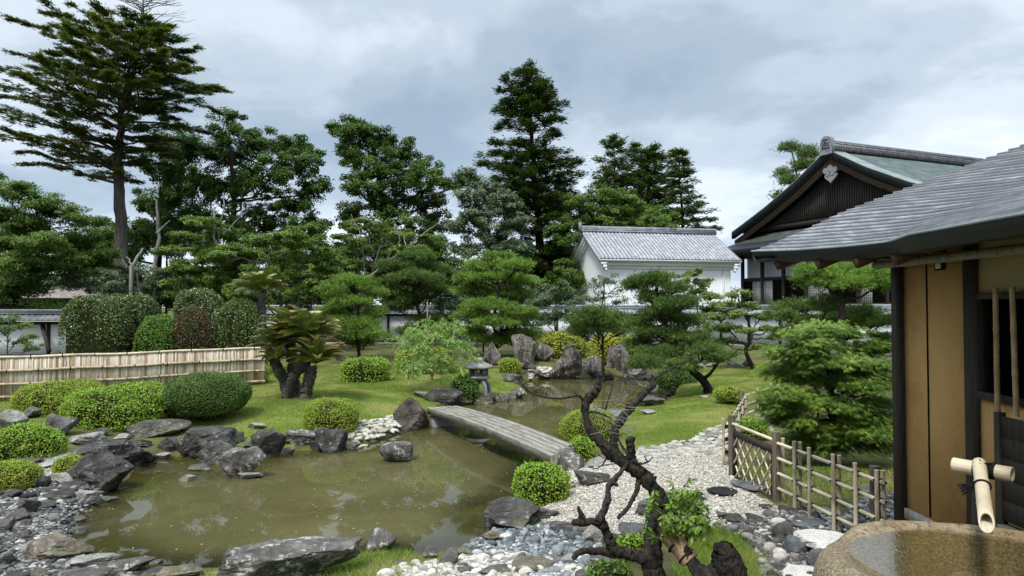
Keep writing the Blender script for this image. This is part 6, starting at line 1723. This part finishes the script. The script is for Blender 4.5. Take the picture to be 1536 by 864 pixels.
for f in (.03, .5, .97):
    c = L_a + (L_b - L_a) * f + sideb * BW / 2; c[2] = .14 if f != .5 else .2
    if f == .5: continue
    Geo().obox([c[0], c[1], .0], [dirb, sideb, [0, 0, 1]], [.12, BW * .42, .24]).build('support_stone', MAT['rock_dark'] if False else MAT['granite'], root)

# ------------------------------------------------------------ stone lantern
p = T(718, 602); s = .0
root = thing('stone_lantern', 'snow-viewing stone lantern with a wide cap on arched legs', 'stone lantern', p)
Yl = p[1]; z = lambda py: Wp(718, py, Yl)[2]
k_ = Yl / FPX
zc_, zr_, zl, zp, zf = z(531), z(549), z(562), z(566), z(600)
rc = 22 * k_
g = Geo(); g.lathe([(rc * .05, zr_ - .0), (rc * 1.0, zr_ - .055), (rc * 1.02, zr_ - .015), (rc * .85, zr_ + .035), (rc * .5, zr_ + .10), (rc * .2, zr_ + .13), (0.001, zr_ + .13)], (p[0], p[1], 0), 6 * 5, jit=.003); g.build('cap', MAT['granite'], root, smooth_=True)
g = Geo(); g.lathe([(rc * .28, zr_ + .12), (rc * .33, zr_ + .16), (rc * .34, zr_ + .20), (rc * .2, zr_ + .25), (.001, zr_ + .26)], (p[0], p[1], 0), 20); g.build('finial', MAT['granite'], root, smooth_=True)
zb_l = zl - .02; zt_l = zr_ - .05; rl = rc * .56
lb = Geo()
for k in range(6):
    a = k * math.pi / 3 + .25; lb.obox([p[0] + math.cos(a) * rl, p[1] + math.sin(a) * rl, (zb_l + zt_l) / 2], [[math.cos(a), math.sin(a), 0], [-math.sin(a), math.cos(a), 0], [0, 0, 1]], [.035, .055, (zt_l - zb_l) / 2])
lb.lathe([(.001, zb_l), (rl * 1.02, zb_l), (rl * 1.02, zb_l + .05), (rl * .95, zb_l + .055), (.001, zb_l + .055)], (p[0], p[1], 0), 6, rot=.25)
lb.lathe([(.001, zt_l - .05), (rl * 1.0, zt_l - .05), (rl * 1.0, zt_l), (.001, zt_l)], (p[0], p[1], 0), 6, rot=.25)
lb.build('light_chamber', MAT['granite'], root)
g = Geo(); g.lathe([(.001, zb_l), (rc * .62, zb_l - .005), (rc * .78, zb_l - .04), (rc * .76, zb_l - .075), (rc * .45, zb_l - .13), (rc * .42, zb_l - .16), (.001, zb_l - .16)], (p[0], p[1], 0), 30, jit=.002); g.build('platform', MAT['granite'], root, smooth_=True)
zq = zb_l - .16
for k in range(4):
    a = k * math.pi / 2 + .6; d = np.array([math.cos(a), math.sin(a), 0]); c = np.array([p[0], p[1], 0])
    pts = [c + d * rc * .2 + [0, 0, zq - .02], c + d * rc * .55 + [0, 0, zq - .04], c + d * rc * .78 + [0, 0, zq - .14], c + d * rc * .86 + [0, 0, zq - .30], c + d * rc * .92 + [0, 0, p[2] + .12]]
    Geo().tube(pts, [.07, .075, .068, .06, .065], 8).build('leg', MAT['granite'], root, smooth_=True)
R(724, 606, 32, 18, 'rock_brown', 'block', .9, 'brown base rock under the stone lantern', seed=44)

# ------------------------------------------------------------ cycads
m = leafmat('cycad leaflet', (.045, .085, .02), (.10, .13, .03), None, .2, rough=.4)
mm_ = M('cycad leaflet', .45, .4)
c = mm_.mix(mm_.island(), (.11, .16, .03), (.21, .26, .05)); t_ = mm_.step(mm_.attr('tipness'), .50, 1.05)
mm_.b.inputs['Transmission Weight'].default_value = 0
mm_.color(mm_.mix(t_, c, mm_.mix(mm_.island(), (.62, .45, .17), (.78, .64, .38)))); LM['cycad'] = mm_.m
def cycad(label, heads, stems, seed):
    """stems: polylines px; heads: (px,py, radius m, n fronds, tan amount)"""
    r = np.random.default_rng(seed); p = T(*stems[0][0]); Y = p[1]
    root = thing('cycad', label, 'cycad', p)
    for st in stems:
        q0 = T(*st[0]); P = [q0 - [0, 0, .05]] + [Wp(x, y, q0[1]) for x, y in st[1:]]; P = np.array(P)
        tt = np.linspace(0, len(P) - 1, len(P) * 5); PS = np.stack([np.interp(tt, range(len(P)), P[:, k]) for k in range(3)], 1)
        PS[1:-1] += r.normal(size=(len(PS) - 2, 3)) * .008
        g = Geo(); w = st_r
        g.tube(PS, np.full(len(PS), w) * (1 + .1 * r.normal(size=len(PS))), 12, jit=.10)
        # leaf-base scales
        for k in range(int(len(PS) * 9)):
            i = r.uniform(0, len(PS) - 1); c = np.array([np.interp(i, range(len(PS)), PS[:, j]) for j in range(3)]); a = r.uniform(0, 6.28)
            o_ = np.array([math.cos(a), math.sin(a), .25]); g.tube([c + o_ * w * .8, c + o_ * w * 1.25], [.022, .012], 4)
        g.build('trunk', MAT['bark_cycad'], root)
    fol = Geo(); rk = Geo()
    for (hx, hy, rad, nf, tan, dy) in heads:
        c = Wp(hx, hy, Y + dy)
        for f in range(nf):
            az = f * 2.399 + r.uniform(-.2, .2); el = .25 + 1.2 * (f / nf) + r.normal(0, .08)
            el = min(el, 1.45); ln = rad * r.uniform(.85, 1.1)
            dh = np.array([math.cos(az), math.sin(az), 0]); n = 14; pts = [c.copy()]; e = el
            for k in range(n):
                pts.append(pts[-1] + (dh * math.cos(e) + np.array([0, 0, math.sin(e)])) * ln / n); e -= (1.0 if el > .5 else .75) / n * 1.0
            pts = np.array(pts); rk.tube(pts, np.linspace(.012, .004, len(pts)), 4, cap=False)
            t = np.linspace(.12, 1, 46); B = np.stack([np.interp(t * n, range(n + 1), pts[:, j]) for j in range(3)], 1); Tn = unit(np.gradient(B, axis=0))
            sd = unit(np.cross(Tn, [0, 0, 1.0])); upv = np.cross(sd, Tn); tn = tan * r.uniform(.5, 1.4)
            for sg in (-1, 1):
                D = unit(sd * sg * .8 + Tn * .75 + upv * .35); lw = .15 * rad * np.sin(np.clip(t, .08, .97) * math.pi) ** .5
                leaves(fol, B, D, upv + sd * sg * .5, np.maximum(lw * 1.5, .03), .034, np.repeat(np.clip(t * 1.0 + (tn - 1) * .5 - .12, 0, 1), 4))
    rk.build('frond_stalks', MAT['brown_wood'], root); fol.build('fronds', LM['cycad'], root, attr='tipness')
    return root
st_r = .135
cycad('clump of cycads with tan-tipped fronds on several scaly trunks on the lawn',
      [(462, 508, 1.0, 58, .95, 0), (434, 500, .85, 40, .7, .3), (414, 520, .75, 34, .5, .2), (474, 545, .9, 36, 1.1, -.3), (415, 540, .6, 14, .9, -.3)],
      [[(428, 598), (440, 565), (458, 545), (462, 508)], [(437, 596), (425, 570), (412, 545), (408, 525)], [(457, 598), (463, 575), (467, 550)], [(445, 594), (440, 560), (435, 505)]], 1)
st_r = .15
cycad('tall single cycad behind the bamboo screen', [(392, 438, 1.05, 44, .75, 0)], [[(392, 560), (392, 500), (393, 438)]], 2)

# ------------------------------------------------------------ stone water basin and bamboo spout
bc = np.array([2.74, 4.22]); zr = 1.43
root = thing('stone_basin', 'big brown stone water basin filled with clear water in the bottom right corner', 'water basin', (*bc, .55))
rs = np.array([0, .15, .3, .42, .54, .64, .73, .80, .86, .90, .935, .97, 1.02, 1.06, 1.09, 1.11, 1.12, 1.10, 1.05, .98])
zsb = np.array([-.33, -.325, -.30, -.25, -.19, -.13, -.08, -.045, -.02, -.002, .005, .002, -.015, -.05, -.11, -.2, -.34, -.55, -.75, -.95])
na = 180; a = np.arange(na) * 2 * math.pi / na
prof_s = np.linspace(0, 1, 110); sI = np.linspace(0, 1, len(rs)); rr_ = np.interp(prof_s, sI, rs); zz = np.interp(prof_s, sI, zsb)
AA, RRR = np.meshgrid(a, rr_); ZZ = np.repeat(zz[:, None], na, 1)
rad = .70 * (1 + .07 * np.sin(AA * 2 + 1.0) + .04 * np.sin(AA * 3 + 2.2) + .02 * np.sin(AA * 5))
Xb = np.cos(AA) * RRR * rad * 1.12; Yb = np.sin(AA) * RRR * rad
Xb = Xb + .11 * (1 - smooth((RRR - .35) / .6)); Yb = Yb - .05 * (1 - smooth((RRR - .35) / .6))
Pb = np.stack([Xb, Yb, ZZ], -1)
nb_ = fbm(Pb, 3.0, 9, 4) * .5; amp = np.interp(RRR, [0, .5, .9, 1.1], [.012, .018, .03, .05])
Pb += unit(Pb * [1, 1, .6] + [0, 0, .3]) * (nb_ * amp)[..., None]
Pb[..., 2] -= .06 * smooth((-(Pb[..., 0]) - .35) / .3) * smooth((RRR - .6) / .2)     # overflow lip to the left
Pb += [bc[0], bc[1], zr]
g = Geo(); g.sheet(np.concatenate([Pb, Pb[:, :1]], 1)); 
m = M('basin stone', .6, .4)
n1 = m.noise(2.3, 7, .65, None, .4); n2 = m.noise(26, 5, .75); n3 = m.noise(60, 3, .8)
c = m.ramp(n1, [(.3, (.15, .085, .03)), (.45, (.29, .20, .10)), (.58, (.36, .30, .205)), (.75, (.48, .45, .37))])
c = m.mix(m.mul(m.step(n2, .5, .62), .75), c, (.07, .045, .022)); c = m.mix(m.mul(m.step(n3, .58, .7), .5), c, (.6, .55, .45))
sz = m.n('ShaderNodeSeparateXYZ'); m.l(m.tc.outputs['Object'], sz.inputs[0])
wet = m.step(m.add(sz.outputs[2], m.mul(n1, .03)), .868, .845)
c = m.mix(m.mul(wet, .8), c, m.mix(m.step(n3, .42, .62), (.12, .09, .05), (.36, .30, .19)))
m.color(c); m.bump(m.add(n2, m.mul(n3, .6)), .03, 1.0); MAT['basin'] = m.m
g.build('stone', MAT['basin'], root, smooth_=True)
q = Geo(); rw = []
for f in np.linspace(0, 1, 40):
    rw.append(np.stack([bc[0] + .04 + np.cos(a) * .70 * 1.12 * .9 * f * (rad[0] / .7), bc[1] + np.sin(a) * .70 * .9 * f * (rad[0] / .7), np.full(na, zr - .035)], -1))
rw = np.array(rw); q.sheet(np.concatenate([rw, rw[:, :1]], 1))
m = M('clear water', .02, .5); m.b.inputs['IOR'].default_value = 1.33
tr = m.n('ShaderNodeBsdfTransparent'); tr.inputs[0].default_value = (.80, .78, .62, 1); gl = m.n('ShaderNodeBsdfGlossy'); gl.inputs['Roughness'].default_value = .10
fr = m.n('ShaderNodeFresnel'); fr.inputs['IOR'].default_value = 1.13; bp = m.n('ShaderNodeBump'); bp.inputs['Distance'].default_value = .004; bp.inputs['Strength'].default_value = .5
m.l(m.noise(9, 4, .6, None, .8), bp.inputs['Height']); m.l(bp.outputs[0], gl.inputs['Normal']); m.l(bp.outputs[0], fr.inputs['Normal'])
ms = m.n('ShaderNodeMixShader'); m.l(m.mul(fr.outputs[0], .38), ms.inputs[0]); m.l(tr.outputs[0], ms.inputs[1]); m.l(gl.outputs[0], ms.inputs[2]); m.l(ms.outputs[0], m.out.inputs[0]); MAT['clear'] = m.m
q.build('water', MAT['clear'], root, smooth_=True)
# spout
e0, e1 = Wp(1430, 697, 5.0), Wp(1519, 712, 4.72)
mid = (e0 + e1) / 2 + unit(e1 - e0) * -.0
root = thing('bamboo_spout', 'bamboo water spout tied with black cord over the stone basin', 'water spout', (mid[0], mid[1], .6))
def hollow(g, a, b, r, n=20, th=.012, slant=0.0):
    a = np.array(a, float); b = np.array(b, float); d = unit(b - a); s0 = unit(np.cross(d, [0, 0, 1.0])); u0 = np.cross(s0, d); ang = np.arange(n + 1) * 2 * math.pi / n
    Lh_ = np.linalg.norm(b - a); rings = []
    for rad_, t in ((r - th, .02), (r - th, 0), (r, 0), (r * .99, .03), (r * .96, .3), (r * 1.03, .335), (r * .96, .37), (r * .97, .68), (r * 1.04, .71), (r * .97, .74), (r * .99, 1.0), (r - th, 1.0), (r - th, .55)):
        off = slant * (np.sin(ang)) * (1 if t >= .99 else 0)
        rings.append(a + d * (t * Lh_) + d * off[:, None] + np.cos(ang)[:, None] * s0 * rad_ + np.sin(ang)[:, None] * u0 * rad_)
    g.sheet(np.array(rings)); g.add(list(rings[-1][:n]), [tuple(range(n))]); return g
hollow(Geo(), e0, e1, .052).build('cross_pipe', MAT['bamboo'], root, smooth_=True)
sp0 = mid + np.array([-.02, -.0, .045]); sp1 = Wp(1480, 785, 4.28)
hollow(Geo(), sp0, sp1, .043, slant=-.05).build('spout_pipe', MAT['bamboo'], root, smooth_=True)
dsp = unit(sp1 - sp0)
g = Geo()
de = unit(e1 - e0)
for f in (.40, .46, .52): g.tube([e0 + (e1 - e0) * f - de * .012, e0 + (e1 - e0) * f + de * .012], .0555, 14)
for f in (.64, .70): g.tube([e0 + (e1 - e0) * f - de * .012, e0 + (e1 - e0) * f + de * .012], .0555, 14)
g.tube([mid + [-.07, -.03, .0], sp0 + dsp * .05 + [0, 0, .045], mid + [.07, -.06, -.02]], .008, 6); g.tube([mid + [-.06, -.04, -.05], sp0 + dsp * .09 + [0, 0, .04], mid + [.06, -.04, .05]], .008, 6)
g.build('crossing_cord', MAT['cord'], root); g = Geo()
cc_ = sp0 + dsp * .30; sxx = unit(np.cross(dsp, [0, 0, 1.0])); uxx = np.cross(sxx, dsp)
ring = [cc_ + (math.cos(t) * sxx + math.sin(t) * uxx) * .049 for t in np.linspace(0, 6.28, 20)]; g.tube(ring, .006, 6, cap=False)
for k in range(4):
    k0 = cc_ - sxx * .048 * (1 if sxx[0] > 0 else -1); g.tube([k0, k0 + [-.03 - .012 * k, -.01, -.02 + .01 * k], k0 + [-.07 - .01 * k, .0, -.06 + .02 * k]], .007, 5)
g.build('knotted_cord', MAT['cord'], root)
Geo().beam([mid[0] + .02, mid[1] + .07, .5], [mid[0] + .02, mid[1] + .07, mid[2] + .04], .07, .06, up=(0, 1, 0)).build('support_post', MAT['dark_wood'], root)

# ------------------------------------------------------------ old plum tree in the foreground
Yp = 6.0
zx = lambda x, y: (820 + x / 2.667, 540 + y / 2.667)
def pl(pts, r_list, dy=0.0, dye=None):
    n = len(pts); dys = np.linspace(dy, dy if dye is None else dye, n); out_ = []
    for (x, y), d in zip(pts, dys):
        px, py = zx(x, y); out_.append(Wp(px, py, Yp + d))
    return np.array(out_), np.array(r_list) / 2.667 * Yp / FPX
root = thing('plum_tree', 'gnarled black plum tree, almost bare, leaning across the foreground', 'plum tree', T(985, 872))
r_ = np.random.default_rng(12)
BR = [
 ([(455, 960), (430, 860), (415, 780), (430, 690), (452, 620), (468, 585), (440, 530), (392, 468), (345, 428), (275, 388), (215, 330), (172, 275), (152, 215), (158, 160)], [48, 46, 40, 34, 30, 30, 31, 30, 28, 26, 22, 18, 16, 16], 0, .0),
 ([(158, 165), (182, 140), (205, 115), (208, 85), (205, 65)], [17, 17, 15, 9, 5], 0, 0),
 ([(205, 115), (186, 95), (176, 80)], [7, 4, 2.5], 0, .1),
 ([(165, 175), (125, 140), (60, 155), (0, 150), (-60, 135), (-120, 75)], [9, 6, 4.5, 4, 3, 2], 0, -.2),
 ([(-75, 130), (-85, 112)], [2.5, 1.5], -.15, -.2), ([(-98, 100), (-80, 85)], [2.2, 1.2], -.15, -.2), ([(0, 150), (-5, 130)], [3, 1.6], -.1, -.1), ([(125, 140), (100, 120)], [4, 2], 0, .1),
 ([(285, 392), (268, 345), (272, 280), (300, 235), (335, 195), (372, 150), (405, 118), (432, 98)], [17, 17, 16, 18, 17, 15, 13, 11], .05, .35),
 ([(335, 195), (315, 180)], [9, 7], .2, .2), ([(432, 98), (428, 72), (418, 58)], [8, 6, 3], .35, .35),
 ([(425, 100), (400, 72), (320, 75), (262, 60), (232, 38)], [5, 4, 3.4, 2.6, 1.6], .35, .5),
 ([(428, 80), (470, 50), (520, 20), (570, 0), (600, -20)], [6, 4.5, 4, 3, 2], .35, .6),
 ([(235, 200), (262, 110), (268, 96)], [4, 2.5, 1.5], .05, .1),
 ([(345, 425), (338, 370), (330, 312)], [20, 19, 17], 0, -.05), ([(338, 340), (352, 308)], [9, 5], -.05, -.05),
 ([(372, 470), (358, 530), (325, 590), (285, 634)], [12, 10, 8.5, 7], 0, -.15),
 ([(418, 800), (380, 785), (320, 775), (268, 762), (250, 720), (228, 660), (205, 640)], [30, 28, 26, 22, 20, 19, 18], 0, -.25),
 ([(268, 775), (210, 765), (150, 762), (118, 778), (108, 792)], [18, 15, 13, 11, 9], -.1, -.3),
 ([(225, 655), (180, 645), (140, 652), (105, 648)], [16, 14, 14, 12], -.2, -.3), ([(155, 650), (138, 620), (126, 585)], [12, 9, 4], -.25, -.25), ([(135, 655), (130, 625)], [7, 4], -.25, -.25),
 ([(208, 645), (232, 600), (246, 550), (246, 508), (262, 490), (295, 450), (322, 415)], [17, 14, 12, 12, 12, 8, 7], -.25, -.1), ([(262, 488), (280, 500)], [9, 8], -.2, -.2),
 ([(322, 415), (322, 370), (300, 345), (280, 300), (262, 270), (255, 240)], [7, 6, 5, 4, 3, 2], -.1, 0),
 ([(350, 410), (385, 415), (412, 405), (425, 385)], [6, 4, 3, 1.6], -.05, -.1), ([(405, 408), (390, 385)], [3, 1.5], -.1, -.1),
 ([(240, 390), (225, 420), (200, 435), (170, 430)], [4, 3, 2, 1.2], 0, -.1), ([(300, 400), (250, 400), (205, 380)], [4, 2.5, 1.4], 0, .1),
 ([(172, 290), (200, 330), (235, 345), (250, 360)], [5, 3.5, 3, 2], 0, -.1), ([(150, 215), (185, 205), (230, 220), (262, 235)], [7, 5, 4, 2], 0, -.1),
 ([(430, 655), (470, 680), (520, 730), (575, 800), (640, 880)], [26, 24, 24, 28, 34], 0, -.35),
]
g = Geo()
for pts, rad_, d0, d1 in BR:
    P, Rr_ = pl(pts, rad_, d0, d1); n = len(P); tt = np.linspace(0, n - 1, max(6, n * 6))
    PS = np.stack([np.interp(tt, range(n), P[:, k]) for k in range(3)], 1)
    if n > 3:                                             # round the corners a little
        K_ = np.array([.25, .5, .25]); Q = PS.copy(); 
        for k in range(3): Q[1:-1, k] = np.convolve(PS[:, k], K_, 'valid')
        PS = Q
    RS = np.interp(tt, range(n), Rr_); RS = RS * (1 + .10 * sine_noise(PS, 40, 3) * (RS > .008))
    PS[1:-1] += r_.normal(size=(len(PS) - 2, 3)) * (RS[1:-1] * .10)[:, None]
    g.tube(PS, RS, 12 if Rr_[0] > .02 else 6, jit=.10)
    # knobs and spurs
    for k in range(int(len(PS) * .35)):
        i = r_.integers(1, len(PS) - 1); o_ = unit(r_.normal(size=3)); 
        if RS[i] > .01: g.tube([PS[i] + o_ * RS[i] * .5, PS[i] + o_ * RS[i] * 1.25], [RS[i] * .45, RS[i] * .15], 6)
        elif r_.uniform() < .8: g.tube([PS[i], PS[i] + o_ * .03], [.003, .0012], 4)
g.build('trunk', MAT['bark_plum'], root, smooth_=True)
tw = Geo()
for k in range(34):
    x0, y0 = r_.uniform(160, 300), r_.uniform(160, 330); a = r_.uniform(-.6, 1.0); l = r_.uniform(50, 140)
    P, Rr_ = pl([(x0, y0), (x0 + l * .5 * math.cos(a), y0 + l * .4 * math.sin(a) + 8), (x0 + l * math.cos(a), y0 + l * math.sin(a))], [1.5, 1.1, .6], r_.uniform(-.15, .25), r_.uniform(-.2, .3))
    tw.tube(P, Rr_, 4, cap=False)
tw.build('fine_twigs', MAT['bark_pale'], root)
# hollow broken stump
P, Rr_ = pl([(760, 960), (735, 850), (715, 790), (705, 752)], [62, 60, 52, 36], -.35, -.45)
g = Geo(); tt = np.linspace(0, 3, 18); PS = np.stack([np.interp(tt, range(4), P[:, k]) for k in range(3)], 1); g.tube(PS, np.interp(tt, range(4), Rr_), 18, cap=False, jit=.10)
c = PS[-1]; g.tube([c, c - [0.0, -.02, .05], c - [0, -.03, .14]], [Rr_[-1] * .98, Rr_[-1] * .6, Rr_[-1] * .3], 18, cap=False, jit=.08); g.add([c - [0, -.03, .14] + [math.cos(t) * .03, math.sin(t) * .03, 0] for t in np.linspace(0, 5.5, 8)], [tuple(range(8))])
P2, R2 = pl([(640, 880), (690, 845), (740, 830)], [34, 40, 44], -.35, -.4); g.tube(P2, R2, 12, jit=.12)
g.build('stump', MAT['bark_plum'], root, smooth_=True)
P, Rr_ = pl([(470, 690), (520, 735), (575, 802)], [34, 35, 37], -.09, -.24)
Geo().tube(P, Rr_ * 1.02, 16).build('jute_wrap', MAT['jute'], root, smooth_=True)
g = Geo()
for f in (.1, .45, .85):
    c = P[0] * (1 - f) + P[2] * f; d = unit(P[2] - P[0]); g.tube([c - d * .008, c + d * .008], Rr_[0] * 1.15, 14)
g.build('wrap_cord', MAT['cord'], root)
# leafy shoots
fol = Geo(); g = Geo()
for k in range(20):
    x = r_.uniform(410, 620); y = r_.uniform(520, 690); s0 = Wp(*zx(min(560, x), min(740, y + 80)), Yp - .15)
    tip = Wp(*zx(x + r_.normal(0, 25), y - 20 if k % 3 else y - 60), Yp - .3 + r_.uniform(-.2, .25))
    if k % 4 == 0: tip = Wp(*zx(r_.uniform(560, 680), r_.uniform(640, 740)), Yp - .5)
    P_, R__ = limb(s0, tip, .006, .002, r_, 7, .12); g.tube(P_, R__, 5, cap=False)
    q = np.linspace(.15, 1, 13); B = np.stack([np.interp(q * 6, range(7), P_[:, j]) for j in range(3)], 1)
    B = np.repeat(B, 2, 0); n = len(B); az = r_.uniform(0, 6.28, n)
    D = unit(np.stack([np.cos(az), np.sin(az), r_.uniform(-1.3, -.1, n)], 1)); leaves(fol, B, D, unit(r_.normal(size=(n, 3)) * .4 + [0, 0, 1] + D * .2), r_.uniform(.05, .085, n), r_.uniform(.022, .032, n))
g.build('shoot', MAT['bark'], root, smooth_=True); fol.build('leaves', LM['shoot'], root)

# ------------------------------------------------------------ grass
def grass(name, polys, dens, hgt, wd, label, seed, mat='grass', lean=.5):
    r = np.random.default_rng(seed); g = Geo()
    for poly, dn in zip(polys, dens):
        lo, hi = poly.min(0), poly.max(0); n = int(np.prod(hi - lo) * dn)
        P = r.uniform(lo, hi, size=(n, 2)); P = P[poly_sd(P, poly) + .05 * sine_noise(P, 9, 5) + r.normal(0, .03, len(P)) < 0]; P = P[poly_sd(P, POND) > .02]
        P = P[zone_of(P) != 3]
        keep = r.uniform(size=len(P)) < (.55 + .45 * smooth((sine_noise(P, 1.7, seed) + .8)))
        P = P[keep]; B = np.column_stack([P, H(P[:, 0], P[:, 1]) - .005]); n = len(B)
        d = np.hypot(B[:, 0], B[:, 1]); az = r.uniform(0, 6.28, n); D = unit(np.stack([np.cos(az) * lean, np.sin(az) * lean, np.ones(n)], 1) * r.uniform(.5, 1.2, (n, 1)) + r.normal(size=(n, 3)) * .25); D[:, 2] = np.abs(D[:, 2])
        S2 = unit(np.cross(D, r.normal(size=(n, 3)))) * (wd * np.maximum(1, d / 9) / 2)[:, None]; h_ = (hgt * r.uniform(.5, 1.3, n))[:, None]
        V = np.stack([B - S2, B + S2, B + D * h_], 1); g.add(V.reshape(-1, 3), np.arange(3 * n).reshape(-1, 3))
    return tag(g.build(name, LM[mat]), label, 'grass', kind='stuff')
ZL = ZONES['lawn']
grass('grass', [ZL[0]], [2600], .035, .006, 'short mown grass of the left lawn', 1)
grass('grass', [ZL[1]], [3200], .03, .006, 'short mown grass of the right lawn', 2)
grass('grass', [ZL[2], TP([(540, 830), (545, 800), (600, 815), (640, 840), (600, 880), (540, 880)]), TP([(640, 850), (660, 842), (690, 850), (680, 875), (640, 878)])], [5000, 2500, 2500], .09, .006, 'longer grass tufts on the near pond bank', 3, lean=.9)
grass('grass', [ZL[3]], [6500], .10, .005, 'long fine grass around the plum stump', 4, lean=.9)
fr_p = TP([(1100, 690), (1160, 705), (1260, 700), (1345, 700), (1345, 735), (1250, 775), (1180, 765), (1150, 745), (1108, 720)])
grass('grass', [fr_p], [2600], .07, .006, 'loose grass around and behind the lattice fence', 5, lean=.9)

# fallen leaves drifting on the water
P = np.random.default_rng(6).uniform([POND[:, 0].min(), POND[:, 1].min()], [POND[:, 0].max(), POND[:, 1].max()], size=(420, 2)); P = P[poly_sd(P, POND) < -.1]
g = Geo(); B = np.column_stack([P, np.full(len(P), .004)]); az = np.random.default_rng(7).uniform(0, 6.28, len(P))
leaves(g, B, np.stack([np.cos(az), np.sin(az), az * 0], 1), np.array([[0, 0, 1.0]] * len(P)), .035, .02)
m = M('floating petal', .7, .3).color((.42, .40, .26)); tag(g.build('fallen_leaves', m.m), 'tiny pale leaves floating on the pond', 'leaves', kind='stuff')
